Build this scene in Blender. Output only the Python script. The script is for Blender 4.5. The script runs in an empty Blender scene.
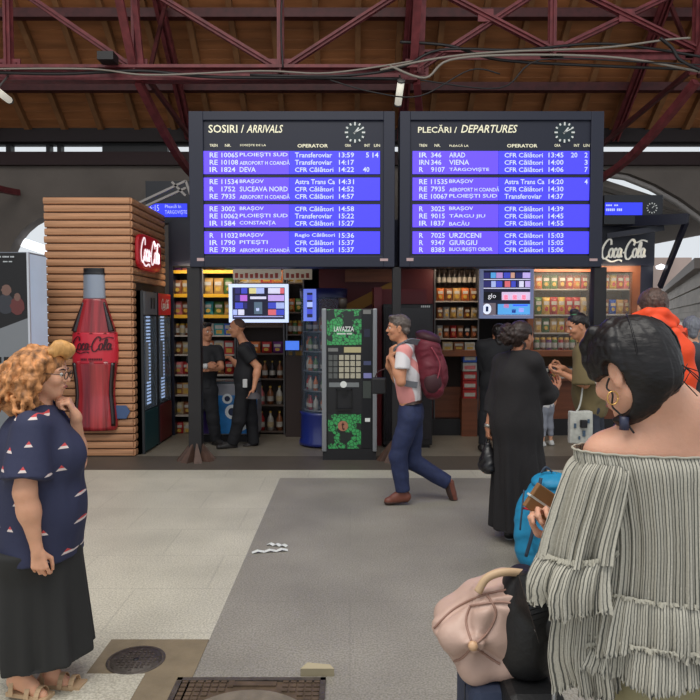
import bpy, math, random
import numpy as np
from mathutils import Vector, Matrix
rnd = random.Random(7)
SC = bpy.context.scene
COL = SC.collection
V = Vector
# ------------------------------------------------------------------ camera
CAMZ = 1.7; F = 680.0; TH = math.atan(32/680); CT = math.cos(TH); ST = math.sin(TH)
cam = bpy.data.cameras.new('camera'); camo = bpy.data.objects.new('camera', cam); COL.objects.link(camo)
camo.location = (0, 0, CAMZ); camo.rotation_euler = (math.pi/2-TH, 0, 0)
cam.sensor_width = 36; cam.lens = 36*F/700; cam.clip_end = 300; cam.clip_start = .05
SC.camera = camo
# ------------------------------------------------------------------ world
w = bpy.data.worlds.new('sky'); SC.world = w; w.use_nodes = True
wn = w.node_tree.nodes; bg = wn['Background']
bg.inputs[0].default_value = (0.90, 0.95, 1.0, 1); bg.inputs[1].default_value = .82
SC.view_settings.view_transform = 'Standard'; SC.view_settings.look = 'None'
SC.view_settings.exposure = 0.0; SC.view_settings.gamma = 1.0
try: SC.view_settings.use_curve_mapping = False
except Exception: pass
try:
    SC.cycles.max_bounces = 6; SC.cycles.diffuse_bounces = 4; SC.cycles.sample_clamp_indirect = 6
except Exception: pass
def area_light(name, loc, rot, sx, sy, power, col=(1, 1, 1)):
    l = bpy.data.lights.new(name, 'AREA'); l.shape = 'RECTANGLE'; l.size = sx; l.size_y = sy; l.energy = power; l.color = col
    o = bpy.data.objects.new(name, l); COL.objects.link(o); o.location = loc; o.rotation_euler = rot
    return o
# unseen fill light added high overhead, standing in for daylight in the hall
area_light('hall_fill_light', (-1.5, 0.5, 9.0), (math.radians(4), 0, 0), 8, 5, 640, (1.0, .95, .87))

# ------------------------------------------------------------------ pixel helpers
def pt(px, py, Y):
    u = (px-350)/F; v = (350-py)/F; t = Y/(CT+v*ST)
    return V((u*t, Y, CAMZ+t*(-ST+v*CT)))
def G(px, py):
    u = (px-350)/F; v = (350-py)/F; t = -CAMZ/(-ST+v*CT)
    return V((u*t, t*(CT+v*ST), 0))
def xz(px, py, Y):
    p = pt(px, py, Y); return p.x, p.z

# ------------------------------------------------------------------ materials
def lin(c):
    return tuple(((x/255)/12.92 if x/255 <= .04045 else ((x/255+.055)/1.055)**2.4) for x in c)+(1.0,)
MATS = {}
def M(key, col=None, rough=.6, metal=0.0, emis=0.0, noise=None, bump=None, stretch=(1, 1, 1), alpha=None, trans=0.0, coat=0.0, ecol=None, sss=0.0, spec=None):
    if key in MATS: return MATS[key]
    m = bpy.data.materials.new(key); m.use_nodes = True; MATS[key] = m
    nt = m.node_tree; b = nt.nodes['Principled BSDF']
    c = lin(col); b.inputs['Base Color'].default_value = c
    b.inputs['Roughness'].default_value = rough; b.inputs['Metallic'].default_value = metal
    if emis:
        b.inputs['Emission Color'].default_value = lin(ecol) if ecol else c
        b.inputs['Emission Strength'].default_value = emis
    if alpha is not None: b.inputs['Alpha'].default_value = alpha
    if trans: b.inputs['Transmission Weight'].default_value = trans
    if coat: b.inputs['Coat Weight'].default_value = coat
    if spec is not None: b.inputs['Specular IOR Level'].default_value = spec
    if sss:
        b.inputs['Subsurface Weight'].default_value = sss; b.inputs['Subsurface Scale'].default_value = .01
        b.inputs['Subsurface Radius'].default_value = (1, .4, .2)
    if noise or bump:
        tc = nt.nodes.new('ShaderNodeTexCoord'); mp = nt.nodes.new('ShaderNodeMapping'); mp.inputs['Scale'].default_value = stretch
        nt.links.new(tc.outputs['Object'], mp.inputs['Vector'])
    if noise:
        n = nt.nodes.new('ShaderNodeTexNoise'); n.inputs['Scale'].default_value = noise[0]; n.inputs['Detail'].default_value = 5
        nt.links.new(mp.outputs[0], n.inputs['Vector'])
        r = nt.nodes.new('ShaderNodeValToRGB'); r.color_ramp.elements[0].position = .3; r.color_ramp.elements[1].position = .7
        a = noise[1]
        r.color_ramp.elements[0].color = tuple(max(0, x*(1-a)) for x in c[:3])+(1,)
        r.color_ramp.elements[1].color = tuple(min(1, x*(1+a)) for x in c[:3])+(1,)
        nt.links.new(n.outputs['Fac'], r.inputs[0]); nt.links.new(r.outputs[0], b.inputs['Base Color'])
    if bump:
        n2 = nt.nodes.new('ShaderNodeTexNoise'); n2.inputs['Scale'].default_value = bump[0]; n2.inputs['Detail'].default_value = 4
        nt.links.new(mp.outputs[0], n2.inputs['Vector'])
        bp = nt.nodes.new('ShaderNodeBump'); bp.inputs['Strength'].default_value = bump[1]; bp.inputs['Distance'].default_value = .01
        nt.links.new(n2.outputs['Fac'], bp.inputs['Height']); nt.links.new(bp.outputs[0], b.inputs['Normal'])
    return m

# ------------------------------------------------------------------ mesh builder
class MB:
    def __init__(s): s.v = []; s.f = []; s.mi = []; s.sm = []; s.m = 0
    def add(s, vs, fs, smooth=False):
        o = len(s.v); s.v += [tuple(p) for p in vs]
        for f in fs: s.f.append([i+o for i in f]); s.mi.append(s.m); s.sm.append(smooth)
        return s
    def box(s, x0, x1, y0, y1, z0, z1):
        vs = [(x, y, z) for z in (z0, z1) for y in (y0, y1) for x in (x0, x1)]
        return s.add(vs, [(0, 2, 3, 1), (4, 5, 7, 6), (0, 1, 5, 4), (2, 6, 7, 3), (0, 4, 6, 2), (1, 3, 7, 5)])
    def quad(s, a, b, c, d): return s.add([a, b, c, d], [(0, 1, 2, 3)])
    def bar(s, a, b, w, h, up=(0, 0, 1)):
        a = V(a); b = V(b); d = (b-a).normalized(); u = V(up)
        if abs(d.dot(u)) > .98: u = V((0, 1, 0))
        r = d.cross(u).normalized(); u = r.cross(d).normalized()
        vs = [p+r*(w/2*i)+u*(h/2*j) for p in (a, b) for j in (-1, 1) for i in (-1, 1)]
        return s.add(vs, [(0, 1, 3, 2), (4, 6, 7, 5), (0, 4, 5, 1), (2, 3, 7, 6), (0, 2, 6, 4), (1, 5, 7, 3)])
    def tube(s, pts, r, n=8, closed=False):
        P = [V(p) for p in pts]; vs = []; fs = []; N = len(P); ref = None
        rr = r if isinstance(r, (list, tuple)) else [r]*N
        for i, p in enumerate(P):
            d = (P[min(i+1, N-1)]-P[max(i-1, 0)]).normalized()
            if ref is None:
                ref = V((0, 0, 1)) if abs(d.z) < .9 else V((1, 0, 0))
            a = d.cross(ref).normalized(); ref2 = a.cross(d).normalized(); ref = ref2
            for k in range(n):
                t = 2*math.pi*k/n; vs.append(p+(a*math.cos(t)+ref2*math.sin(t))*rr[i])
        for i in range(N-1):
            for k in range(n):
                k2 = (k+1) % n; fs.append((i*n+k, i*n+k2, (i+1)*n+k2, (i+1)*n+k))
        fs.append(tuple(range(n))[::-1]); fs.append(tuple((N-1)*n+k for k in range(n)))
        return s.add(vs, fs, True)
    def lathe(s, prof, c=(0, 0, 0), n=16, sy=1.0, sx=1.0, a0=0, a1=2*math.pi):
        vs = []; fs = []; N = len(prof); full = abs(a1-a0-2*math.pi) < 1e-6; nn = n if full else n+1
        for r, z in prof:
            for k in range(nn):
                t = a0+(a1-a0)*k/n; vs.append((c[0]+sx*r*math.cos(t), c[1]+sy*r*math.sin(t), c[2]+z))
        for i in range(N-1):
            for k in range(n):
                k2 = (k+1) % nn; fs.append((i*nn+k, i*nn+k2, (i+1)*nn+k2, (i+1)*nn+k))
        s.add(vs, fs, True)
        return s
    def prism(s, poly, y0, y1):   # poly in (x,z)
        n = len(poly); vs = [(x, y0, z) for x, z in poly]+[(x, y1, z) for x, z in poly]
        fs = [tuple(range(n)), tuple(range(2*n-1, n-1, -1))]+[(i, i+n, (i+1) % n+n, (i+1) % n) for i in range(n)]
        return s.add(vs, fs)
    def mesh(s, name, mats):
        me = bpy.data.meshes.new(name); me.from_pydata(s.v, [], s.f)
        for m in (mats if isinstance(mats, (list, tuple)) else [mats]): me.materials.append(m)
        me.polygons.foreach_set('material_index', s.mi); me.polygons.foreach_set('use_smooth', s.sm)
        me.update(); return me
def wloc(o):
    p = V((0, 0, 0))
    while o: p += o.location; o = o.parent
    return p
def tag(o, label, cat, group=None, kind=None):
    if label: o['label'] = label
    if cat: o['category'] = cat
    if group: o['group'] = group
    if kind: o['kind'] = kind
    return o
def thing(name, label, cat, loc=(0, 0, 0), group=None):
    o = bpy.data.objects.new(name, None); COL.objects.link(o); o.location = loc; o.empty_display_size = .1
    return tag(o, label, cat, group)
def obj(name, mb, mat, parent=None, label=None, bevel=0, local=False):
    me = mb.mesh(name, mat) if isinstance(mb, MB) else mb
    if not isinstance(mb, MB) and mat is not None and not me.materials:
        for m in (mat if isinstance(mat, (list, tuple)) else [mat]): me.materials.append(m)
    if parent and not local:
        me.transform(Matrix.Translation(-wloc(parent)))
    o = bpy.data.objects.new(name, me); COL.objects.link(o)
    if parent: o.parent = parent
    if label: o['label'] = label
    if bevel:
        b = o.modifiers.new('b', 'BEVEL'); b.width = bevel; b.segments = 2; b.limit_method = 'ANGLE'
    return o
def struct(name, mb, mat, parent=None):
    o = obj(name, mb, mat, parent)
    if not parent: o['kind'] = 'structure'
    return o
def single(name, mb, mat, label, cat, loc, group=None, bevel=0):   # one-mesh thing with its origin at loc
    me = mb.mesh(name, mat) if isinstance(mb, MB) else mb
    me.transform(Matrix.Translation(-V(loc)))
    o = bpy.data.objects.new(name, me); COL.objects.link(o); o.location = loc
    if not isinstance(mb, MB) and mat is not None and not me.materials: me.materials.append(mat)
    if bevel:
        b = o.modifiers.new('b', 'BEVEL'); b.width = bevel; b.segments = 2; b.limit_method = 'ANGLE'
    return tag(o, label, cat, group)
_txt = {}
def text_geo(s, shear=0.0, bold=0.0):
    k = (s, shear, bold)
    if k in _txt: return _txt[k]
    c = bpy.data.curves.new('t', 'FONT'); c.body = s; c.shear = shear; c.offset = bold; c.resolution_u = 2
    o = bpy.data.objects.new('t', c); COL.objects.link(o); bpy.context.view_layer.update()
    me = bpy.data.meshes.new_from_object(o)
    vs = [tuple(v.co) for v in me.vertices]; fs = [tuple(p.vertices) for p in me.polygons]
    bpy.data.objects.remove(o); bpy.data.curves.remove(c); bpy.data.meshes.remove(me)
    x0 = min(v[0] for v in vs); x1 = max(v[0] for v in vs); y0 = min(v[1] for v in vs); y1 = max(v[1] for v in vs)
    _txt[k] = ([((v[0]-x0)/(x1-x0), (v[1]-y0)/(y1-y0)) for v in vs], fs)
    return _txt[k]
def text(mb, s, x0, x1, z0, z1, y, shear=0.0, bold=0.0, fn=None):
    vs, fs = text_geo(s, shear, bold)
    P = [(x0+(x1-x0)*a, y, z0+(z1-z0)*b) for a, b in vs]
    if fn: P = [fn(a, b) for a, b in vs]
    mb.add(P, fs)
def ptext(mb, s, px0, px1, py0, py1, Y, **k):     # text fitted to a rectangle given in photo pixels on the plane at Y
    a = pt(px0, py1, Y); b = pt(px1, py0, Y); text(mb, s, a.x, b.x, a.z, b.z, Y, **k)
def crom(pts, n=8, closed=False):
    P = [V(p) for p in pts]; out = []; N = len(P)
    for i in range(N if closed else N-1):
        if closed: p0, p1, p2, p3 = P[i-1], P[i], P[(i+1) % N], P[(i+2) % N]
        else: p0, p1, p2, p3 = P[max(i-1, 0)], P[i], P[i+1], P[min(i+2, N-1)]
        for j in range(n):
            t = j/n
            out.append(.5*((2*p1)+(p2-p0)*t+(2*p0-5*p1+4*p2-p3)*t*t+(3*p1-p0-3*p2+p3)*t**3))
    out.append(P[0].copy() if closed else P[-1].copy())
    return out
SCRIPT = [
 [(.85, .72), (.8, .98), (.55, 1.0), (.25, .72), (.1, .35), (.2, .03), (.45, -.05), (.75, .18)],
 [(.85, .5), (.72, .3), (.78, .06), (.95, .05), (1.05, .3), (.98, .5), (.85, .5)],
 [(1.38, .4), (1.28, .52), (1.15, .35), (1.16, .08), (1.3, .03), (1.45, .18)],
 [(1.75, .45), (1.6, .52), (1.47, .3), (1.52, .06), (1.65, .08), (1.78, .48), (1.75, .08), (1.9, .1)],
 [(1.9, .27), (2.05, .3)],
 [(2.8, .68), (2.85, .92), (2.62, 1.02), (2.3, .75), (2.12, .35), (2.2, 0), (2.45, -.08), (2.75, .15)],
 [(.45, -.05), (1.0, -.22), (1.6, -.12), (1.9, -.2)],
 [(2.62, 1.02), (3.0, .85), (3.5, .98), (3.95, .9)],
 [(2.9, .5), (2.77, .3), (2.83, .06), (3.0, .05), (3.1, .3), (3.03, .5), (2.9, .5)],
 [(3.2, .2), (3.42, .62), (3.42, .86), (3.3, .75), (3.22, .3), (3.25, .04), (3.4, .1)],
 [(3.75, .45), (3.6, .52), (3.47, .3), (3.52, .06), (3.65, .08), (3.78, .48), (3.75, .08), (3.92, .12)]]
def script(mb, fn, wd=.075):
    """cursive lettering as flat ribbons; fn maps (u,v) in 0..1 to a point"""
    for st in SCRIPT:
        P = crom([(x, z, 0) for x, z in st], 6); n = len(P)
        L = []; R = []
        for i, p in enumerate(P):
            d = (P[min(i+1, n-1)]-P[max(i-1, 0)]); d.normalize(); q = V((-d.y, d.x, 0))
            wv = wd*(.45+.75*abs(d.y))
            for lst, sg in ((L, 1), (R, -1)):
                a = p+q*wv*sg*.6; lst.append(fn((a.x+.12*a.y)/4.1, (a.y+.25)/1.3))
        mb.add(L+R, [(i, i+1, n+i+1, n+i) for i in range(n-1)])
# ================================================================== STRUCTURE
mFloor = M('light_terrazzo', (208, 203, 186), .42, noise=(1.6, .12), bump=(60, .15))
def tile_joints(m, sx, sy, dark=.84, off=.5):
    nt = m.node_tree; b = nt.nodes['Principled BSDF']
    src = b.inputs['Base Color'].links[0].from_socket
    tc = nt.nodes.new('ShaderNodeTexCoord'); br = nt.nodes.new('ShaderNodeTexBrick')
    br.offset = off; br.inputs['Scale'].default_value = 1; br.inputs['Brick Width'].default_value = sx; br.inputs['Row Height'].default_value = sy
    br.inputs['Mortar Size'].default_value = .006; br.inputs['Color1'].default_value = (1, 1, 1, 1); br.inputs['Color2'].default_value = (.95, .95, .95, 1)
    br.inputs['Mortar'].default_value = (dark, dark, dark, 1)
    mx = nt.nodes.new('ShaderNodeMix'); mx.data_type = 'RGBA'; mx.blend_type = 'MULTIPLY'; mx.inputs[0].default_value = 1
    # fine speckle of the stone
    n = nt.nodes.new('ShaderNodeTexNoise'); n.inputs['Scale'].default_value = 95; n.inputs['Detail'].default_value = 3
    r = nt.nodes.new('ShaderNodeValToRGB'); r.color_ramp.elements[0].position = .38; r.color_ramp.elements[0].color = (.66, .65, .63, 1); r.color_ramp.elements[1].position = .6
    m2 = nt.nodes.new('ShaderNodeMix'); m2.data_type = 'RGBA'; m2.blend_type = 'MULTIPLY'; m2.inputs[0].default_value = 1
    nt.links.new(tc.outputs['Object'], br.inputs['Vector']); nt.links.new(tc.outputs['Object'], n.inputs['Vector'])
    nt.links.new(n.outputs['Fac'], r.inputs[0])
    nt.links.new(src, mx.inputs[6]); nt.links.new(br.outputs[0], mx.inputs[7])
    nt.links.new(mx.outputs[2], m2.inputs[6]); nt.links.new(r.outputs[0], m2.inputs[7]); nt.links.new(m2.outputs[2], b.inputs['Base Color'])
tile_joints(mFloor, .9, .6)
mGrey = M('grey_paving', (156, 151, 141), .5, noise=(1.4, .16), bump=(120, .35)); tile_joints(mGrey, 2.0, 1.0, .9)
mDark = M('dark_band', (92, 84, 76), .5, noise=(3, .1)); tile_joints(mDark, 1.2, .6, .85)
mMid = M('mid_band', (132, 124, 112), .4, noise=(3, .1)); tile_joints(mMid, .9, .6, .85)
mPatch = M('cement_patch', (128, 114, 92), .85, noise=(6, .18), bump=(50, .4))
def slab(name, x0, x1, y0, y1, mat, z=0.0): return struct(name, MB().box(x0, x1, y0, y1, z-.06, z), mat)
XG = -.745; Y1 = G(350, 478).y; Y2 = G(350, 470).y; Y3 = G(350, 456).y
slab('floor', -9, XG, -3, Y1, mFloor); slab('floor', XG, 9, -3, Y1, mGrey)
slab('floor', -9, 9, Y1, Y2, mFloor); slab('floor', -9, 9, Y2, Y3, mDark); slab('floor', -9, 12, Y3, 13, mMid)
slab('floor', -14, 30, 13, 60, M('platform_asphalt', (120, 118, 114), .8, noise=(2, .1)))
slab('floor', 9, 16, -3, 13, mFloor)
# hall walls / timber roof
mWall = M('plaster_dark', (112, 104, 98), .85, noise=(1.5, .12), bump=(20, .2))
mPlank = M('roof_planks', (162, 104, 62), .7, noise=(2.5, .28), bump=(12, .3), stretch=(.4, 3, 3))
mRaft = M('rafter_timber', (140, 96, 60), .7, noise=(4, .2))
mRed = M('oxide_red_steel', (112, 50, 54), .5, noise=(9, .3), bump=(30, .2), spec=.4)
mRedD = M('oxide_red_dark', (78, 32, 34), .55, noise=(9, .3))
mBlack = M('black_steel', (26, 25, 28), .5)
def roofz(Y): return 4.95+.78*(12-Y)
# one boarded ceiling: every board is a shallow box following the slope
mb = MB(); Yb = 12.05
while Yb > 6.6:
    y0 = Yb-.125; za = roofz(Yb); zb = roofz(y0)
    mb.add([(-9, Yb, za), (9, Yb, za), (9, y0+.012, zb-.01), (-9, y0+.012, zb-.01), (-9, Yb, za+.03), (9, Yb, za+.03), (9, y0, zb+.03), (-9, y0, zb+.03)],
           [(0, 1, 2, 3), (4, 7, 6, 5), (0, 4, 5, 1), (3, 2, 6, 7), (0, 3, 7, 4), (1, 5, 6, 2)])
    Yb -= .125
struct('ceiling', mb, mPlank)
struct('ceiling', MB().add([(-9, 12.1, roofz(12.1)+.06), (9, 12.1, roofz(12.1)+.06), (9, 6.5, roofz(6.5)+.06), (-9, 6.5, roofz(6.5)+.06)], [(0, 1, 2, 3)]), mPlank)
# the roof's other half above the viewer's side (keeps the sky out of the roof space)
x = -8.7
while x < 8.8:
    struct('ceiling_beam', MB().bar((x, 11.95, roofz(11.95)-.07), (x, 6.7, roofz(6.7)-.07), .085, .12), mRaft); x += .63
for yy in (11.90, 11.15, 10.2, 9.3):
    struct('ceiling_beam', MB().bar((-9, yy, roofz(yy)-.20), (9, yy, roofz(yy)-.20), .14, .13 if yy < 11.5 else .2), mRedD if yy < 11.5 else M('eave_shadow_tone', (34, 22, 24), .7))  # beam at the eave is darker: the shadow there is put into its colour
zs0 = pt(0, 153, 12).z
struct('ceiling_beam', MB().box(-9, 9, 11.9, 12.1, pt(0, 166, 12).z, zs0), M('eave_dark', (46, 26, 28), .7))
struct('ceiling_beam', MB().box(-9, 9, 11.95, 12.1, pt(0, 145.5, 12).z, roofz(12)+.05), mBlack)
for i, px in enumerate((9, 11, 49, 52, 58, 180, 215, 260, 640)):
    pass
# daylight slit: mullions and blanked stretch
for a, b in ((7, 12), (47, 51), (58, 62), (103, 168)):
    struct('window_frame' if 0 else 'trim_1', MB().box(pt(a, 150, 12).x, pt(b, 150, 12).x, 11.96, 12.1, zs0-.02, zs0+.2), mBlack)
# rear wall, left with an arch, right cut by the curved gable
def arch_wall(x0, x1, z1, cx, r, zs, y0, y1):
    mb = MB(); n = 16
    mb.box(x0, cx-r, y0, y1, 0, z1); mb.box(cx+r, x1, y0, y1, 0, z1)
    for i in range(n):
        a = math.pi-math.pi*i/n; b = math.pi-math.pi*(i+1)/n
        xa, xb = cx+r*math.cos(a), cx+r*math.cos(b); za, zb = zs+r*math.sin(a), zs+r*math.sin(b)
        mb.prism([(xa, za), (xb, zb), (xb, z1), (xa, z1)], y0, y1)
    return mb
struct('wall_back', arch_wall(-9, 4.42, zs0-.12, pt(62, 250, 12).x, .98, pt(0, 270, 12).z, 12.0, 12.3), mWall)
mb = MB(); pr = [(598, 172), (625, 176), (650, 186), (675, 200), (700, 218), (740, 256), (760, 330)]
for (a, b), (c, d) in zip(pr[:-1], pr[1:]):
    A = pt(a, b, 12.2); B = pt(c, d, 12.2); mb.prism([(A.x, A.z), (B.x, B.z), (B.x, zs0-.12), (A.x, zs0-.12)], 12.0, 12.3)
mb.box(pt(760, 0, 12.2).x, 9, 12.0, 12.3, 0, zs0-.12)
struct('wall_back', mb, mWall)
mb = MB(); mb.tube([pt(a, b, 11.95)+V((0, 0, -.03)) for a, b in pr[:-1]], .05, 6)
struct('trim_2', mb, M('pale_steel', (150, 145, 142), .5))
struct('wall_left', MB().box(-9.3, -9, 2, 12.3, 0, 5), mWall)
struct('wall_right', MB().box(9, 9.3, 7, 12.3, 3.2, 5), mWall)
# outside beyond the right arch
mb = MB(); P0, P1, Q0, Q1 = pt(560, 172, 12.4), pt(726, 226, 12.4), pt(560, 262, 30), pt(724, 231, 18)
n = 26
for i in range(n):
    for (t0, t1, dz) in ((i/n, (i+.78)/n, 0), ((i+.78)/n, (i+1)/n, .07)):
        a, b = P0.lerp(Q0, t0), P1.lerp(Q1, t0); c, d = P1.lerp(Q1, t1), P0.lerp(Q0, t1); u = V((0, 0, dz)); up = V((0, 0, .12))
        mb.add([a+u, b+u, c+u, d+u, a+up, b+up, c+up, d+up], [(0, 1, 2, 3), (4, 7, 6, 5), (0, 4, 5, 1), (1, 5, 6, 2), (2, 6, 7, 3), (3, 7, 4, 0)])
struct('ceiling', mb, M('canopy_slats', (140, 132, 126), .6))
# ribbed grey carriage standing outside
tr = thing('railway_carriage', 'grey ribbed railway carriage standing outside beyond the right archway', 'train', (9.5, 19, 0))
A = V((6.6, 12.6, 0)); B = V((14.2, 31, 0)); mb = MB(); zt = 2.75
for k in range(14):
    z0 = .35+k*.165; mb.bar(A+V((.05*(k % 2), 0, z0+.08)), B+V((.05*(k % 2), 0, z0+.08)), .1, .15)
mb.bar(A+V((1.2, 0, 1.5)), B+V((1.2, 0, 1.5)), 2.2, 2.3)
obj('ribbed_side', mb, M('train_grey', (184, 174, 164), .6, noise=(.8, .2)), tr)
obj('roof', MB().bar(A+V((1.2, 0, zt)), B+V((1.2, 0, zt)), 2.6, .2), M('train_roof', (166, 156, 150), .6), tr)
single('station_building', MB().box(20, 60, 62, 70, 0, 6.2).box(26, 30, 60, 62, 0, 7.0), M('far_building', (196, 172, 160), .8, noise=(.2, .2)), 'pale pink low building far off under the sky at right', 'building', (40, 66, 0))
# bright back yard beyond the left arch
struct('wall_left', MB().box(-14, -13.8, 12.3, 24, 0, 5), M('yard_wall', (170, 176, 186), .8))
t = thing('tube_light', 'white strip light glowing in the archway behind the poster stand', 'light', pt(40, 246, 13.1))
obj('tube', MB().bar(pt(19, 241, 12.35), pt(60, 255, 12.33), .12, .15), M('tube_white', (240, 245, 255), .4, emis=1.6), t); obj('wall_bracket', MB().bar(pt(12, 239, 12.33), pt(20, 242, 12.33), .05, .05), mBlack, t); obj('wall_bracket', MB().bar(pt(59, 255, 12.33), pt(110, 262, 12.33), .05, .05), mBlack, t)

# ------------------------------------------------------------------ steel trusses
YT = 9.0
def P9(x, y, Y=YT): return pt(x, y, Y)
tr = thing('roof_truss', 'dark red riveted steel truss running across the hall above both boards', 'roof truss', (0, YT, 0))
zc = pt(0, 74, YT).z; zr = pt(0, 56, YT).z; XM = .87
def chord(x0, x1, z): return MB().box(x0, x1, YT-.10, YT+.10, z+.05, z+.09).box(x0, x1, YT-.015, YT+.015, z-.09, z+.07).box(x0, x1, YT-.08, YT+.08, z-.10, z-.07)
obj('bottom_chord', chord(-9, XM, zc), mRed, tr)
obj('bottom_chord', MB().box(XM, 9, YT-.06, YT+.06, zr+.03, zr+.06).box(XM, 9, YT-.012, YT+.012, zr-.05, zr+.04), mRed, tr)
zt = pt(0, -18, YT).z
obj('top_chord', MB().box(-9, 9, YT-.1, YT+.1, zt, zt+.06).box(-9, 9, YT-.02, YT+.02, zt-.1, zt), mRed, tr)
def steel_pair(mb, a, b, w=.06, gap=.05):
    for s in (-1, 1): mb.bar(a+V((0, s*gap, 0)), b+V((0, s*gap, 0)), .012, w, up=(0, 1, 0)); mb.bar(a+V((0, s*gap, 0)), b+V((0, s*gap, 0)), w, .012, up=(0, 1, 0))
    return mb
nodes = [-8.05, -6.28, -4.43, -2.78, -.9, .87, 2.62, 4.5, 6.3, 8.05]
zn_ = lambda i: zc if nodes[i] < XM+.1 else zr
for i, xn in enumerate(nodes):
    z0 = zn_(i); obj('post', steel_pair(MB(), V((xn, YT, z0)), V((xn, YT, zt)), .085, .05), mRed, tr)
    g = MB().box(xn-.15, xn+.15, YT-.012, YT+.012, z0-.03, z0+.19)
    for r in range(5):
        for s_ in (-.1, 0, .1): g.lathe([(.014, -.02), (.01, -.03), (0, -.032)], (xn+s_, YT-.012, z0+.02+r*.035), 6)
    obj('gusset_plate', g, mRed, tr)
def brace(i, j, dy=0): obj('brace', steel_pair(MB(), V((nodes[i], YT+dy, zn_(i)+.05)), V((nodes[j], YT+dy, zt)), .075, .03), mRed, tr)
brace(4, 3); brace(4, 5); brace(3, 2); brace(1, 2); brace(1, 0)
for i in (5, 6, 7, 8): brace(i, i+1); brace(i+1, i, -.05)
for i in (5, 6, 7, 8): obj('centre_plate', MB().box((nodes[i]+nodes[i+1])/2-.1, (nodes[i]+nodes[i+1])/2+.1, YT-.07, YT-.06, (zr+zt)/2-.06, (zr+zt)/2+.1), mRed, tr)
def cross_truss(xn, label):
    t = thing('cross_truss', label, 'roof truss', (xn, YT, 0), 'steel trusses crossing the hall')
    far = V((xn, 11.7, 4.5)); near = V((xn, 6.4, 8.0)); nd = V((xn, YT, zc))
    obj('rafter', steel_pair(MB(), V((xn, 11.8, roofz(11.8)-.35)), V((xn, 6.6, roofz(6.6)-.35)), .13, .03).bar(V((xn+.07, 11.8, roofz(11.8)-.35)), V((xn+.07, 6.6, roofz(6.6)-.35)), .03, .13), mRed, t)
    obj('strut', MB().bar(nd+V((-.05, 0, 0)), V((xn-.05, 7.2, 7.1)), .1, .05), mRed, t)
    obj('strut', MB().bar(nd+V((.05, 0, 0)), V((xn+.05, 8.3, 6.9)), .07, .05), mRed, t)
    obj('strut', MB().bar(nd+V((.1, .1, 0)), V((xn+.1, 10.0, roofz(10)-.3)), .05, .05), mRedD, t)
    pts = []
    for k in range(9):
        a = k/8; pts.append(V((xn+(.55*a if xn < 4 else -.9*a), YT+2.9*a, zc-.1-.9*a-.35*math.sin(a*math.pi))))
    mbk = MB()
    for a, b in zip(pts[:-1], pts[1:]): mbk.bar(a, b, .09, .10)
    obj('bracket', mbk, mRed, t)
    obj('bracket_tie', MB().bar(pts[0]+V((0, 0, .2)), pts[5]+V((0, .3, .5)), .05, .07).bar(pts[5], pts[5]+V((0, .3, .5)), .05, .05), mRedD, t)
for xn, lb in ((-6.3, 'dark red cross truss at the far left, above the archway wall'), (-2.75, 'dark red cross truss above the wood-clad kiosk, left of the arrivals board'),
               (.87, 'dark red cross truss above the gap between the two departure boards'), (4.5, 'dark red cross truss at right, beyond the departures board')):
    cross_truss(xn, lb)
# cables
mCab = M('cable_black', (30, 27, 28), .5); mCabG = M('cable_grey', (140, 132, 122), .5)
def cable(pts, r, m, label, g='cables strung along the steel truss'):
    P = [pt(*p) for p in pts]; mb = MB().tube(crom(P, 6), r, 5)
    single('cable', mb, m, label, 'cable', P[0], g)
cable([(-20, 72, 8.85), (60, 74, 8.85), (140, 71, 8.85), (210, 77, 8.85), (300, 78, 8.85), (400, 79, 8.85)], .022, mCab, 'thick black cable lying along the truss left of the boards gap')
cable([(-20, 69, 8.8), (90, 69, 8.8), (150, 75, 8.8), (260, 71, 8.8), (330, 73, 8.8), (420, 60, 8.8)], .012, mCabG, 'thin grey cable along the truss chord above the arrivals board')
cable([(250, 75, 8.75), (340, 76, 8.75), (400, 68, 8.75), (440, 50, 8.75), (520, 50, 8.75), (610, 44, 8.75), (720, 60, 8.75)], .018, mCab, 'black cable rising over the departures board')
cable([(380, 70, 8.7), (440, 58, 8.7), (500, 52, 8.7), (600, 48, 8.7), (665, 40, 8.7), (690, 38, 8.7)], .014, mCabG, 'pale cable looping highest above the departures board')
cable([(390, 66, 8.7), (425, 78, 8.7), (450, 60, 8.7), (520, 55, 8.7), (620, 58, 8.7), (700, 72, 8.7)], .016, mCabG, 'pale sagging cable dipping beside the hanging lamp')
cable([(400, 42, 8.8), (450, 46, 8.8), (500, 60, 8.8), (600, 66, 8.8), (710, 70, 8.8)], .02, mCab, 'black cable crossing low to the upper right corner')
cable([(420, 80, 8.6), (500, 88, 8.6), (540, 60, 8.6), (640, 62, 8.6), (720, 66, 8.6)], .01, mCab, 'thin black cable hanging lowest above the departures board')
cable([(330, 80, 8.6), (372, 92, 8.6), (420, 96, 8.6), (470, 70, 8.6), (500, 74, 8.6)], .01, mCab, 'thin black cable sagging between the two boards')
cable([(660, 38, 8.6), (672, 48, 8.6), (680, 60, 8.6), (700, 70, 8.6)], .022, mCab, 'black cable bend dropping at the right cross truss')
cable([(282, 0, 8.9), (281, 30, 8.9), (283, 68, 8.9)], .012, mCab, 'black cable running down the truss post above the arrivals board')
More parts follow.
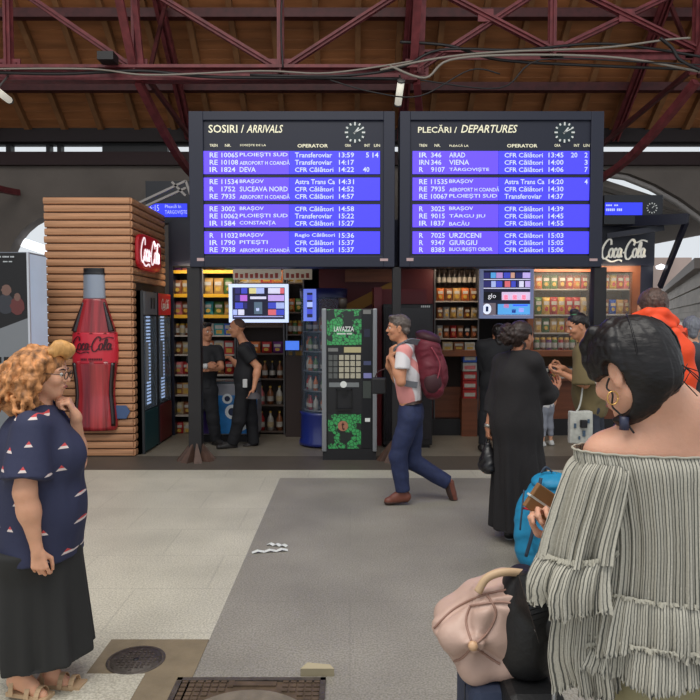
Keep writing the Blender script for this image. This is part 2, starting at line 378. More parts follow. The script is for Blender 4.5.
# bulbous junction box + hanging lamps
single('junction_box', MB().box(*[c for c in (pt(100, 68, 8.75).x, pt(116, 68, 8.75).x)], 8.65, 8.85, zc+.06, zc+.16), mCab, 'small dark junction box on the truss above the wood kiosk', 'junction box', pt(108, 70, 8.75))
def tubelamp(a, b, label):
    t = thing('tube_lamp', label, 'lamp', (a+b)/2)
    obj('lamp_tube', MB().tube([a, b], .045, 8), M('lamp_diffuser', (225, 220, 205), .4, emis=.55), t)
    obj('lamp_cap', MB().tube([a+(a-b)*.08, a], .05, 8), M('lamp_cap_grey', (90, 88, 86), .5), t)
    obj('lamp_cap', MB().tube([b, b+(b-a)*.08], .05, 8), M('lamp_cap_grey'), t)
    obj('hanger', MB().tube([a, V((a.x, YT-.08, zc-.05))], .012, 6), M('lamp_cap_grey'), t)
tubelamp(pt(401, 82, 8.7), pt(398, 104, 8.9), 'white tube lamp hanging in the gap between the two boards')
tubelamp(pt(-4, 90, 8.6), pt(9, 100, 9.2), 'white tube lamp under the truss at the left edge')
# ================================================================== BOARDS
YB = 8.0
mFrame = M('board_frame', (24, 28, 48), .5, bump=(80, .05)); mHead = M('board_header', (15, 20, 42), .5)
mScr = M('screen_blue', (62, 58, 235), .4, emis=.72, ecol=(66, 60, 238)); mScr2 = M('screen_violet', (96, 68, 238), .4, emis=.72, ecol=(88, 66, 238))
mTxt = M('screen_text', (190, 200, 250), .5, emis=.6); mWhite = M('print_white', (225, 228, 225), .5); mCream = M('print_cream', (235, 230, 200), .5, emis=.25)
ARR = [[('RE', '10065', 'PLOIEȘTI SUD', 'Transferoviar', '13:59', '5 14'), ('RE', '10108', 'AEROPORT H COANDĂ', 'Transferoviar', '14:17', ''), ('IR', '1824', 'DEVA', 'CFR Călători', '14:22', '40')],
 [('RE', '11534', 'BRAȘOV', 'Astra Trans Ca', '14:31', ''), ('R', '1752', 'SUCEAVA NORD', 'CFR Călători', '14:52', ''), ('RE', '7935', 'AEROPORT H COANDĂ', 'CFR Călători', '14:57', '')],
 [('RE', '3002', 'BRAȘOV', 'CFR Călători', '14:58', ''), ('RE', '10062', 'PLOIEȘTI SUD', 'Transferoviar', '15:22', ''), ('IR', '1584', 'CONSTANȚA', 'CFR Călători', '15:27', '')],
 [('R', '11032', 'BRAȘOV', 'Regio Călători', '15:36', ''), ('IR', '1790', 'PITEȘTI', 'CFR Călători', '15:37', ''), ('RE', '7938', 'AEROPORT H COANDĂ', 'CFR Călători', '15:37', '')]]
DEP = [[('IR', '346', 'ARAD', 'CFR Călători', '13:45', '20  2'), ('IRN', '346', 'VIENA', 'CFR Călători', '14:00', '3'), ('R', '9107', 'TÂRGOVIȘTE', 'CFR Călători', '14:06', '7')],
 [('RE', '11535', 'BRAȘOV', 'Astra Trans Ca', '14:20', '4'), ('RE', '7935', 'AEROPORT H COANDĂ', 'CFR Călători', '14:30', ''), ('RE', '10067', 'PLOIEȘTI SUD', 'Transferoviar', '14:37', '')],
 [('R', '3025', 'BRAȘOV', 'CFR Călători', '14:39', ''), ('RE', '9015', 'TÂRGU JIU', 'CFR Călători', '14:45', ''), ('IR', '1837', 'BACĂU', 'CFR Călători', '14:55', '')],
 [('R', '7025', 'URZICENI', 'CFR Călători', '15:03', ''), ('R', '9347', 'GIURGIU', 'CFR Călători', '15:05', ''), ('R', '8383', 'BUCUREȘTI OBOR', 'CFR Călători', '15:06', '')]]
ROWY = [[155, 162.3, 169.5], [181.7, 189, 196.3], [208.8, 216, 223.2], [235.4, 242.6, 249.7]]
PAN = [(151, 174), (177.6, 200.4), (204.4, 227.2), (231.4, 253.8)]
def rect(mb, x0, x1, y0, y1, Y, dep):   # box whose front face covers the pixel rectangle at distance Y
    a = pt(x0, y1, Y); b = pt(x1, y0, Y); mb.box(a.x, b.x, Y, Y+dep, a.z, b.z); return mb
def board(dx, label, t1, t2, data, colhead):
    base = pt(292+dx, 267, YB); t = thing('departure_board', label, 'information board', base)
    a = pt(190+dx, 267, YB); b = pt(395+dx, 111, YB)
    fr = MB(); ix0 = pt(201.5+dx, 0, YB).x; ix1 = pt(384+dx, 0, YB).x; iz0 = pt(0, 256, YB).z; iz1 = pt(0, 120, YB).z
    fr.box(a.x, ix0, YB, YB+.34, a.z, b.z).box(ix1, b.x, YB, YB+.34, a.z, b.z).box(ix0, ix1, YB, YB+.34, a.z, iz0).box(ix0, ix1, YB, YB+.34, iz1, b.z).box(ix0, ix1, YB+.1, YB+.34, iz0, iz1)
    obj('frame', fr, mFrame, t, bevel=.006)
    obj('header_panel', MB().box(ix0, ix1, YB+.03, YB+.09, iz0, iz1), mHead, t)
    Yt = YB+.026
    tm = MB(); ptext(tm, t1+' /', 208.5+dx, (208.5+35.5 if t1[0] == 'S' else 208.5+39)+dx, 124.8, 132.8, Yt, bold=.012)
    ptext(tm, t2, (208.5+38 if t1[0] == 'S' else 251.5)+dx, (283 if t1[0] == 'S' else 308)+dx, 124.8, 132.8, Yt, bold=.012, shear=.25)
    obj('title_lettering', tm, mCream, t)
    hm = MB()
    for s, x0, x1 in (('TREN', 209.5, 217.5), ('NR.', 225, 231), (colhead, 240, 266 if len(colhead) > 11 else 259), ('ORA', 345, 351), ('INT', 364.5, 370), ('LIN', 374, 380)):
        ptext(hm, s, x0+dx, x1+dx, 144, 146.8, Yt, bold=.01)
    ptext(hm, 'OPERATOR', 297.5+dx, 328+dx, 144, 147.5, Yt, bold=.02)
    obj('column_headings', hm, mCream, t)
    # clock
    cc = pt(355+dx, 132.5, Yt); R = .118; cm = MB()
    ck = obj('clock', MB().lathe([(0, 0), (R, 0)], (0, 0, 0), 24).mesh('clock', M('clock_face', (18, 40, 48), .4)), None, t, local=True)
    ck.data.transform(Matrix.Translation(cc-base)@Matrix.Rotation(math.pi/2, 4, 'X'))
    for k in range(12):
        an = math.pi*k/6; d = V((math.sin(an), 0, math.cos(an))); p = cc+V((0, -.004, 0))
        cm.bar(p+d*R*(.78 if k % 3 else .68), p+d*R, .018, .004, up=(0, 1, 0))
    obj('hour_marks', cm, mWhite, ck)
    h = MB(); p = cc+V((0, -.006, 0))
    for an, l, ww in ((math.radians(38), .6, .016), (math.radians(62), .78, .011)):
        d = V((math.sin(an), 0, math.cos(an))); h.bar(p-d*.02, p+d*R*l, ww, .004, up=(0, 1, 0))
    obj('hands', h, mWhite, ck)
    for (y0, y1), rows, cy in zip(PAN, data, ROWY):
        pn = obj('screen', MB(), mScr, t) if 0 else None
        m = MB(); xs = [203, 289.3, 380] ; a1 = pt(xs[0]+dx, y1, YB+.02); b1 = pt(xs[1]+dx, y0, YB+.02); c1 = pt(xs[2]+dx, y0, YB+.02)
        m.m = 1; m.box(a1.x, b1.x-.004, YB+.02, YB+.05, a1.z, b1.z); m.m = 0; m.box(b1.x, c1.x, YB+.02, YB+.05, a1.z, c1.z)
        m.m = 2; m.box(b1.x-.004, b1.x, YB+.022, YB+.05, a1.z, b1.z)
        pn = obj('screen', m, [mScr, mScr2, mHead], t)
        lt = MB()
        for (ty, nr, de, op, tm_, lt_), y in zip(rows, cy):
            Y = YB+.016; h0, h1 = y-2.5, y+2.5
            def col(s, x, cw, mx=999): ptext(lt, s, x+dx, x+dx+min(cw*len(s), mx), h0, h1, Y, bold=.012)
            col(ty, 209.7, 4.0 if len(ty) < 3 else 3.3); col(nr, 221.5, 3.45, 16.5); col(de, 239.7, 4.0 if len(de) < 13 else 3.1, 50); col(op, 295, 2.85 if len(op) > 12 else 3.2); col(tm_, 339, 3.0)
            if lt_:
                if lt_ == '5 14': col('5', 366, 3); col('14', 372.5, 3)
                elif lt_ == '40': col('40', 363, 3.2)
                elif lt_.startswith('20'): col('20', 361.5, 3.2); col('2', 375, 3.2)
                else: col(lt_, 375, 3.2)
        obj('lettering', lt, mTxt, pn)
    lb = MB(); rect(lb, 197+dx, 204+dx, 258, 261, YB-.002, .003); rect(lb, 380+dx, 388+dx, 258.5, 261, YB-.002, .003)
    obj('label_plate', lb, M('plate_pink', (190, 160, 160), .5), t)
    return t
board(0, 'dark blue arrivals board headed SOSIRI / ARRIVALS with four blue screens', 'SOSIRI', 'ARRIVALS', ARR, 'SOSEȘTE DE LA')
board(209.5, 'dark blue departures board headed PLECĂRI / DEPARTURES with four blue screens', 'PLECĂRI', 'DEPARTURES', DEP, 'PLEACĂ LA')
mPost = M('post_dark', (26, 23, 25), .5, noise=(8, .2))
for x0, x1, lb in ((187, 200, 'dark steel post left of the arrivals board with a flared foot'), (392.5, 401, 'dark steel post in the gap between the two boards'), (594, 606.5, 'dark steel post right of the departures board')):
    cx = pt((x0+x1)/2, 300, 8.03).x; wd = (x1-x0)/680*8.03
    t = thing('board_post', lb, 'post', (cx, 8.1, 0), 'posts carrying the two boards')
    obj('shaft', MB().box(cx-wd/2, cx+wd/2, 8.03, 8.16, .0, pt(0, 267, YB).z), mPost, t, bevel=.006)
    f = MB()
    for k in range(8):
        an = k*math.pi/4+.3; d = V((math.cos(an), math.sin(an), 0)); c = V((cx, 8.10, 0))
        f.add([c+d*.04+V((0, 0, .25)), c+d*.23+V((-d.y*.05, d.x*.05, 0)), c+d*.23-V((-d.y*.05, d.x*.05, 0)), c+V((-d.y*.05, d.x*.05, 0)), c-V((-d.y*.05, d.x*.05, 0))], [(0, 1, 2), (0, 3, 1), (0, 2, 4), (1, 3, 4, 2), (0, 4, 3)])
    obj('flared_foot', f, M('foot_rust', (78, 56, 46), .6, noise=(10, .3)), t)

# ================================================================== WOOD KIOSK
mWood = M('kiosk_wood', (184, 134, 98), .6, noise=(3, .22), bump=(8, .15), stretch=(.5, 3, 12))
XS = -2.66; YF = 8.3; XL = pt(46.5, 300, YF).x; ZT = pt(0, 197, YF).z
k1 = thing('wooden_kiosk', 'kiosk clad in horizontal brown wooden slats with a giant cola bottle', 'kiosk', ((XL+XS)/2, 9, 0))
mb = MB(); n = 34; ph = ZT/n
for i in range(n):
    z0 = i*ph; pr_ = [(0, .005), (-.020, .014), (-.026, ph*.5), (-.022, ph-.012), (0, ph-.005)]
    j = rnd.uniform(-.01, .01)
    vs = []; 
    for x in (XL+j, XS+.0): vs += [(x, YF+a, z0+b) for a, b in pr_]
    mb.add(vs, [(q, q+1, q+6, q+5) for q in range(4)]+[(4, 3, 2, 1, 0), (5, 6, 7, 8, 9)])
obj('front_cladding', mb, mWood, k1)
mb = MB()
for i in range(n):
    z0 = i*ph
    if z0 < 2.1: y0, y1 = YF, YF+.1
    else: y0, y1 = YF, 9.75
    pr_ = [(0, .005), (.020, .014), (.026, ph*.5), (.022, ph-.012), (0, ph-.005)]
    vs = []
    for y in (y0, y1): vs += [(XS+a, y, z0+b) for a, b in pr_]
    mb.add(vs, [(q+5, q+6, q+1, q) for q in range(4)]+[(0, 1, 2, 3, 4), (9, 8, 7, 6, 5)])
obj('side_cladding', mb, mWood, k1)
obj('body', MB().box(XL+.02, XS, YF, 9.8, 0, ZT-.02).box(XL+.0, XS, YF, 9.8, ZT-.03, ZT), M('kiosk_core', (52, 36, 26), .7), k1)
# bottle
cx = pt(90, 0, YF).x; zb = pt(0, 430, YF-.05).z; zt_ = pt(0, 268, YF-.05).z; Hh = zt_-zb
bt = thing('cola_bottle_sign', 'giant contour cola bottle relief with red label mounted on the wooden kiosk', 'bottle sign', (cx, YF, zb))
def bprof(u0, u1, k=1.0, n=20):
    # half-width of the contour bottle as a fraction of its height
    U = [0, .02, .06, .14, .22, .30, .36, .41, .50, .605, .66, .72, .77, .81, .812, .90, .965, .97, 1.0]
    W = [.122, .132, .133, .126, .118, .122, .130, .136, .141, .134, .117, .097, .081, .070, .066, .064, .062, .058, .058]
    return [(Hh*float(np.interp(u0+(u1-u0)*i/n, U, W))*k, Hh*(u0+(u1-u0)*i/n)) for i in range(n+1)]
def bpart(nm, u0, u1, mat, k=1.0, sy=.5, n=20, ridges=0):
    m = MB(); pf = bprof(u0, u1, k, n); N = 40
    vs = []; fs = []
    for r, z in pf:
        for q in range(N+1):
            a = math.pi+math.pi*q/N; rr = r*(1+ridges*abs(math.sin(a*5))*1.0)
            vs.append((cx+rr*math.cos(a), YF-.02+sy*rr*math.sin(a), zb+z))
    for i in range(len(pf)-1):
        for q in range(N): fs.append((i*(N+1)+q, i*(N+1)+q+1, (i+1)*(N+1)+q+1, (i+1)*(N+1)+q))
    nn = (len(pf)-1)*(N+1); fs.append(tuple(range(nn, nn+N+1))); fs.append(tuple(range(N, -1, -1)))
    m.add(vs, fs, True); return obj(nm, m, mat, bt)
mCola = M('cola_glass', (92, 22, 26), .12, coat=.6, noise=(2.5, .7), stretch=(6, 1, .4)); mColaR = M('cola_red_glass', (150, 40, 46), .18, coat=.5, noise=(2.2, .6), stretch=(7, 1, .35))
bpart('glass_lower', 0, .43, mColaR, ridges=.035); bpart('glass_upper', .595, .815, mColaR, n=16, ridges=.035)
bpart('label_band', .414, .605, M('label_red', (205, 40, 58), .35, coat=.3), 1.03, .5)
bpart('neck', .812, .968, M('neck_silver', (150, 158, 172), .3, metal=.3), 1.05, .5); bpart('cap', .96, 1.0, M('cap_black', (22, 22, 26), .4), 1.12, .5, 6)
# dark sides of glass
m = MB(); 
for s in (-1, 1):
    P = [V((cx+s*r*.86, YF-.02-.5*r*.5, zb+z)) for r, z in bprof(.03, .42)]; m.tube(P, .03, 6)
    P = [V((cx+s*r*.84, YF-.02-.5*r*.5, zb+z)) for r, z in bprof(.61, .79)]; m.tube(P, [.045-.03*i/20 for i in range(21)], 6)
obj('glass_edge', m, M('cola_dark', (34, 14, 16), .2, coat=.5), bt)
m = MB(); R0 = Hh*.142*1.03
def bl(u, v):
    xx = (u-.5)*2*.9; a = math.asin(max(-1, min(1, xx))); return V((cx+R0*xx, YF-.027-.5*R0*math.cos(a)-.004, zb+Hh*(.477+.105*v)))
script(m, bl, .10); obj('lettering', m, M('script_dark', (60, 10, 22), .5), bt)
def label_small(u, v):
    xx = (u-.5)*.9; a = math.asin(xx); return V((cx+R0*xx, YF-.027-.5*R0*math.cos(a)-.004, zb+Hh*(.435+.013*v)))
m = MB(); text(m, '---- --------', 0, 1, 0, 1, 0, fn=label_small); obj('small_print', m, M('script_dark'), bt)
single('paper_sign', MB().prism([(pt(108, 0, YF).x, pt(0, 418, YF).z), (pt(121, 0, YF).x, pt(0, 418, YF).z), (pt(125, 0, YF).x, pt(0, 411, YF).z), (pt(121, 0, YF).x, pt(0, 405, YF).z), (pt(108, 0, YF).x, pt(0, 405, YF).z)], YF-.05, YF-.035), M('paper_blue', (66, 88, 128), .6), 'small blue arrow sign on the slats beside the giant bottle', 'sign', pt(115, 411, YF-.04))
# illuminated side sign
ya, yb = pt(0, 0, 1).y*8.42, 9.42; za0, za1 = 2.33, 2.95
t = thing('cola_side_sign', 'red illuminated cola sign projecting from the kiosk side above the coolers', 'sign', (XS+.1, 8.9, za0))
mb = MB(); N = 24; pf = []
for q in range(N):
    a = 2*math.pi*q/N; e = .45
    pf.append((8.86+.50*math.copysign(abs(math.cos(a))**e, math.cos(a)), 2.53+.225*math.copysign(abs(math.sin(a))**e, math.sin(a))))
mb.add([(XS+.03, y, z) for y, z in pf]+[(XS+.075, y, z) for y, z in pf], [tuple(range(N)), tuple(range(2*N-1, N-1, -1))]+[(i, i+N, (i+1) % N+N, (i+1) % N) for i in range(N)])
obj('sign_body', mb, M('sign_red', (150, 20, 30), .35, emis=.35), t, bevel=.01)
m = MB(); script(m, lambda u, v: V((XS+.08, 8.42+.88*u, 2.35+.36*v)), .13); obj('lettering', m, M('sign_white', (250, 235, 240), .4, emis=.9), t)
# two upright coolers in the kiosk side
def cooler(y0, y1, hd, bs, label, hl):
    t = thing('drinks_cooler', label, 'drinks cooler', (XS+.02, (y0+y1)/2, 0), 'upright coolers in the kiosk side')
    X0, X1 = XS+.005, XS+.10; zt = 2.04
    obj('cabinet', MB().box(X0, X1-.03, y0, y1, .0, zt).box(X0, X1, y0, y0+.03, 0, zt).box(X0, X1, y1-.03, y1, 0, zt), M('cooler_black', (36, 38, 42), .4), t)
    hp = obj('header', MB().box(X1-.03, X1+.01, y0+.03, y1-.03, zt-.3, zt-.01), hd, t, bevel=.005)
    m = MB(); 
    if hl: script(m, lambda u, v: V((X1+.012, y0+.12+(y1-y0-.24)*u, zt-.24+.16*v)), .13)
    else: m.box(X1+.01, X1+.014, y0+.3, y0+.36, zt-.22, zt-.08).box(X1+.01, X1+.014, y0+.42, y0+.48, zt-.22, zt-.08)
    obj('header_lettering', m, mWhite if hl else mBlack, hp)
    obj('base_panel', MB().box(X1-.03, X1+.005, y0+.03, y1-.03, .03, .52), bs, t)
    gl = obj('glass_door', MB().box(X1-.012, X1, y0+.05, y1-.05, .55, zt-.32), M('cooler_glass', (150, 165, 180), .05, alpha=.28), t)
    obj('door_handle', MB().box(X1, X1+.03, y0+.08, y0+.11, .9, 1.4), M('handle_grey', (120, 122, 126), .4, metal=.6), gl)
    m = MB()
    for k in range(26): m.box(X1-.026, X1-.018, y0+.2, y0+.36, .6+k*.044, .6+k*.044+.022)
    obj('lit_bottles', m, M('cooler_light', (190, 215, 255), .4, emis=.9), t)
cooler(8.42, 9.04, M('cooler_head_grey', (110, 112, 118), .5), M('cooler_base_teal', (24, 62, 66), .5), 'nearer upright cooler with grey header and dark teal base panel', False)
cooler(9.08, 9.72, M('cooler_head_red', (170, 24, 34), .5, emis=.15), M('cooler_base_red', (96, 26, 28), .5), 'farther upright cooler with red header and dark red base panel', True)
# ================================================================== MAIN KIOSK
YK = 9.8
def K(x, y, Y=YK): return pt(x, y, Y)
mNavy = M('fascia_navy', (24, 26, 44), .4); mBrown = M('kiosk_brown', (112, 62, 38), .45, noise=(3, .25), stretch=(.6, 1, 6))
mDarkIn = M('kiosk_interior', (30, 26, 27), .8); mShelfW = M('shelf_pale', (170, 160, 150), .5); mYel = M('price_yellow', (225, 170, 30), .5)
mOak = M('frame_wood', (136, 78, 46), .45, noise=(4, .2))
KX0 = XS+.12; KX1 = K(658, 0).x
kk = thing('snack_kiosk', 'long dark snack kiosk with navy fascia and wooden shop windows behind the boards', 'kiosk', ((KX0+KX1)/2, 10.5, 0))
zf0 = K(0, 266).z; zf1 = K(0, 222).z
obj('fascia', MB().box(KX0, KX1, YK-.06, YK+.1, zf0, zf1), mNavy, kk)
obj('roof', MB().box(KX0, KX1, YK-.04, 11.7, zf1-.04, zf1+.03), mNavy, kk)
obj('back_wall', MB().box(KX0, KX1, 10.62, 11.6, 0, zf1-.04), mDarkIn, kk)
obj('side_wall', MB().box(KX0-.06, KX0, YK, 11.6, 0, zf1), mNavy, kk); obj('side_wall', MB().box(K(645, 0).x, KX1, YK, 11.6, 0, zf1-.05), mNavy, kk)
obj('interior_ceiling', MB().box(KX0, KX1, YK, 11.0, zf0-.02, zf0+.02), mDarkIn, kk)
def column(x0, x1, m, nm='column'): obj(nm, MB().box(K(x0, 0).x, K(x1, 0).x, YK-.03, YK+.06, 0, zf0), m, kk)
column(645, 658, mNavy); column(637, 645, mOak, 'window_frame'); column(531, 537, mOak, 'window_frame'); column(594, 606, mNavy)
obj('window_head', MB().box(K(531, 0).x, K(645, 0).x, YK-.035, YK+.06, K(0, 272).z, zf0), mOak, kk)
zl0 = K(0, 356).z; zl1 = K(0, 350).z; zp = K(0, 419).z
obj('counter_ledge', MB().box(K(436, 0).x, K(645, 0).x, YK-.14, YK+.1, zl0, zl1), mOak, kk, bevel=.01)
obj('lower_panel', MB().box(K(436, 0).x, K(500, 0).x, YK+.16, YK+.2, zp, K(0, 388).z).box(K(500, 0).x, K(645, 0).x, YK+.02, YK+.06, zp, K(0, 380).z), mBrown, kk)
obj('plinth', MB().box(K(433, 0).x, K(658, 0).x, YK+.0, YK+.2, 0, zp), mBlack, kk)
m = MB(); script(m, lambda u, v: V((K(603+48*u, 0).x, YK-.066, K(0, 262.5-23*v).z)), .13); obj('cola_lettering', m, M('letters_white', (232, 228, 218), .5, emis=.25), kk)
obj('diagonal_banner', MB().prism([(K(318, 0).x, K(0, 318).z), (K(395, 0).x, K(0, 280).z), (K(395, 0).x, K(0, 292).z), (K(318, 0).x, K(0, 332).z)], YK+.05, YK+.07), M('banner_yellow', (150, 105, 30), .5), kk)
obj('red_partition', MB().box(K(318, 0).x, K(436, 0).x, YK+.08, YK+.16, 0, zf0), M('partition_red', (84, 18, 24), .5), kk)
obj('slatted_panel', MB().box(K(345, 0).x, K(395, 0).x, YK+.02, YK+.06, K(0, 282).z, K(0, 268).z), mBrown, kk)
# added fill lights under the fascia, brightening the goods; no fixtures modelled
warm = (1.0, .78, .55)
area_light('goods_fill_light', ((K(565, 0).x), YK-.22, zf0-.02), (math.radians(38), 0, 0), .8, .08, 6, warm)
area_light('goods_fill_light', ((K(623, 0).x), YK-.22, zf0-.02), (math.radians(38), 0, 0), .5, .08, 2.4, warm)
area_light('goods_fill_light', ((K(458, 0).x), YK-.22, zf0-.02), (math.radians(38), 0, 0), .5, .08, 3.5, warm)
area_light('goods_fill_light', ((K(205, 0).x), YK-.22, zf0-.02), (math.radians(38), 0, 0), .8, .08, 4, (1, .85, .65))
area_light('goods_fill_light', ((K(265, 0).x), YK-.22, zf0-.02), (math.radians(38), 0, 0), .6, .08, 2.0, warm)

# ---- goods: each kind has one mesh per colour, copied into place
def g_bag(w, h, d=.07):
    mb = MB(); nx, nz = 8, 9; vs = []; fs = []
    for s in (-1, 1):
        for j in range(nz+1):
            for i in range(nx+1):
                u = i/nx*2-1; v = j/nz*2-1
                puff = (max(0, 1-abs(u)**3)*max(0, 1-abs(v)**4))**.6
                vs.append((u*w/2*(1-.06*(1-v*v)), s*d/2*puff, (v+1)/2*h))
    k = (nx+1)*(nz+1)
    for j in range(nz):
        for i in range(nx):
            a = j*(nx+1)+i
            fs.append((a, a+1, a+nx+2, a+nx+1)); fs.append((k+a+1, k+a, k+a+nx+1, k+a+nx+2))
    mb.add(vs, fs, True)
    mb.m = 1; mb.add([(-w*.33, -d*.54, h*.55), (w*.33, -d*.54, h*.55), (w*.33, -d*.50, h*.76), (-w*.33, -d*.50, h*.76)], [(0, 1, 2, 3)])
    n = 10; c = [(w*.24*math.cos(2*math.pi*q/n), -d*.56, h*.32+h*.14*math.sin(2*math.pi*q/n)) for q in range(n)]
    mb.m = 2; mb.add(c, [tuple(range(n))]); return mb
def g_bottle(w, h, d=0):
    mb = MB(); r = w/2; mb.lathe([(0, 0), (r, 0), (r, h*.55), (r*.85, h*.66), (r*.36, h*.8), (r*.34, h*.93)], n=10)
    mb.m = 1; mb.lathe([(r*1.03, h*.18), (r*1.03, h*.45)], n=10); mb.m = 2; mb.lathe([(r*.42, h*.91), (r*.42, h), (0, h)], n=8); return mb
def g_jar(w, h, d=0):
    mb = MB(); r = w/2; mb.lathe([(0, 0), (r, 0), (r, h*.78), (r*.8, h*.86)], n=10)
    mb.m = 1; mb.lathe([(r*1.03, h*.2), (r*1.03, h*.6)], n=10); mb.m = 2; mb.lathe([(r*.86, h*.84), (r*.86, h), (0, h)], n=10); return mb
def g_box(w, h, d=.06):
    mb = MB().box(-w/2, w/2, -d/2, d/2, 0, h); mb.m = 1
    mb.quad((-w*.4, -d/2-.001, h*.55), (w*.4, -d/2-.001, h*.55), (w*.4, -d/2-.001, h*.85), (-w*.4, -d/2-.001, h*.85))
    mb.m = 2; mb.quad((-w*.3, -d/2-.001, h*.12), (w*.3, -d/2-.001, h*.12), (w*.3, -d/2-.001, h*.42), (-w*.3, -d/2-.001, h*.42)); return mb
CLR = dict(red=(164, 38, 36), orange=(190, 100, 42), yellow=(190, 152, 56), green=(74, 108, 52), brown=(128, 76, 44), purple=(104, 44, 110), blue=(46, 84, 170), white=(176, 170, 160), pink=(206, 110, 110), black=(34, 26, 26), gold=(180, 140, 80), teal=(50, 130, 130), cream=(180, 160, 124))
def cm(c): return M('goods_'+c, CLR[c], .4, noise=(24, .18))
GM = {}; KINDN = {'bag': ('snack_bag', 'snack bag', g_bag), 'bottle': ('drink_bottle', 'bottle', g_bottle), 'jar': ('food_jar', 'jar', g_jar), 'box': ('snack_box', 'box', g_box)}
ORD = ['first', 'second', 'third', 'fourth', 'fifth', 'sixth', 'seventh', 'eighth', 'ninth', 'tenth', 'eleventh', 'twelfth', 'thirteenth']
def goods(kind, xs, py, hpx, wpx, cols, where, Y=9.98, sec='white', ter='yellow'):
    """one row of goods standing on the shelf whose top edge shows at photo row py"""
    nm, word, fn = KINDN[kind]; z = pt(0, py, Y).z; w = wpx/680*Y; h = hpx/680*Y
    for i, x in enumerate(xs):
        c = cols[i % len(cols)]; key = (kind, c, round(w, 3), round(h, 3))
        if key not in GM:
            s2 = 'cream' if c in ('white',) else sec
            GM[key] = fn(w*.94, h*.96).mesh(nm, [cm(c), cm(s2), cm(ter if ter != c else 'red')])
        o = bpy.data.objects.new(nm, GM[key]); COL.objects.link(o)
        o.location = (pt(x, 0, Y).x, Y+rnd.uniform(-.01, .01), z); o.rotation_euler = (0, 0, rnd.uniform(-.12, .12))
        tag(o, f'{c} {word}, {ORD[i]} from left on {where}', word, 'goods on '+where)
def lin_(a, b, n): return [a+(b-a)*(i+.5)/n for i in range(n)]
def rack(name, label, x0, x1, shelves, strip=None, y0=9.84, y1=10.18, backm=None, side=True, pal=None):
    X0, X1 = pt(x0, 0, y0).x, pt(x1, 0, y0).x
    t = thing(name, label, 'shelves', ((X0+X1)/2, (y0+y1)/2, 0))
    zt = zf0-.03
    obj('back_panel', MB().box(X0, X1, y1, y1+.03, .02, zt), backm or M('rack_back', (70, 56, 50), .7), t)
    if side:
        for X in (X0, X1-.02): obj('upright', MB().box(X, X+.02, y0, y1, .0, zt), M('rack_steel', (90, 88, 90), .5, metal=.4), t)
    for i, sy in enumerate(shelves):
        z = pt(0, sy, 9.98).z
        s = obj('shelf', MB().box(X0+.02, X1-.02, y0+.01, y1, z-.02, z), pal or mShelfW, t)
        if strip and i < strip: obj('price_strip', MB().box(X0+.02, X1-.02, y0-.005, y0+.01, z-.045, z+.004), mYel, s)
    return t
# left racks
SL = [271, 294.5, 315, 335, 354, 374, 394, 414, 434]
rack('shelf_rack', 'narrow snack rack between the coolers and the left board post', 168.5, 188, SL, 3)
rack('shelf_rack', 'snack rack right of the left board post behind the two guards', 199, 233, SL, 3)
W1 = 'shelf %s of the narrow rack'
rows = [('bag', 15, 8, ['purple', 'pink'], 2), ('bag', 15, 9, ['brown', 'gold'], 2), ('bag', 14, 9, ['pink', 'brown'], 2), ('jar', 12, 6.2, ['brown', 'white', 'brown'], 3), ('bag', 13, 9, ['brown', 'cream'], 2), ('bag', 13, 9, ['pink', 'red'], 2), ('box', 12, 9, ['brown', 'gold'], 2), ('bag', 13, 9, ['cream', 'brown'], 2), ('bag', 13, 9, ['red', 'cream'], 2)]
NW = ['the top', 'the second', 'the third', 'the fourth', 'the fifth', 'the sixth', 'the seventh', 'the eighth', 'the ninth']
for i, (k, h, w_, cs, n) in enumerate(rows): goods(k, lin_(170.5, 187, n), SL[i], h, w_, cs, NW[i]+' shelf of the narrow left rack')
rows = [('bag', 17, 10, ['brown', 'brown', 'green'], 3), ('bag', 17, 10.5, ['gold', 'gold', 'green'], 3), ('bag', 14, 10.5, ['teal', 'green', 'gold'], 3), ('box', 12, 10, ['white', 'teal', 'blue'], 3), ('box', 14, 10, ['orange', 'white', 'red'], 3), ('bag', 14, 10, ['red', 'brown', 'red'], 3), ('bag', 13, 10, ['pink', 'brown', 'cream'], 3)]
for i, (k, h, w_, cs, n) in enumerate(rows): goods(k, lin_(200.5, 232, n), SL[i], h, w_, cs, NW[i]+' shelf of rack behind guards')
SM = [283, 326, 353, 378, 404, 430]
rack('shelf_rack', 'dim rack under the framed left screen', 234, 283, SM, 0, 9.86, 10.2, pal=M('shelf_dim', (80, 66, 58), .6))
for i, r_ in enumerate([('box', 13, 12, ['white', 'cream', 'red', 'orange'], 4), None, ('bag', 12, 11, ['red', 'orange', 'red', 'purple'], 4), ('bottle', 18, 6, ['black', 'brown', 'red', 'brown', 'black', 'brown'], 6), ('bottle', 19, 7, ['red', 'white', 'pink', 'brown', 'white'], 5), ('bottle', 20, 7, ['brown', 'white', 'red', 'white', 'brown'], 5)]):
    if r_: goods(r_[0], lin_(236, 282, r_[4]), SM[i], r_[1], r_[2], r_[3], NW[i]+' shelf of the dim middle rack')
SR = [283, 312, 334, 356, 386, 408, 430]
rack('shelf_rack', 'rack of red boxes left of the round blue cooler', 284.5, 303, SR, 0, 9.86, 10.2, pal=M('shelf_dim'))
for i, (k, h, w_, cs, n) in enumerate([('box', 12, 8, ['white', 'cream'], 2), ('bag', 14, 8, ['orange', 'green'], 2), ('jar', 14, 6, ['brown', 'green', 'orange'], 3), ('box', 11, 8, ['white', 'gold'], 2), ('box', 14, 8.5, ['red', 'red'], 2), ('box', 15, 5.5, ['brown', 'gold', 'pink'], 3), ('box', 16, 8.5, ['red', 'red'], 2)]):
    goods(k, lin_(286, 302, n), SR[i], h, w_, cs, NW[i]+' shelf of rack beside blue cooler')
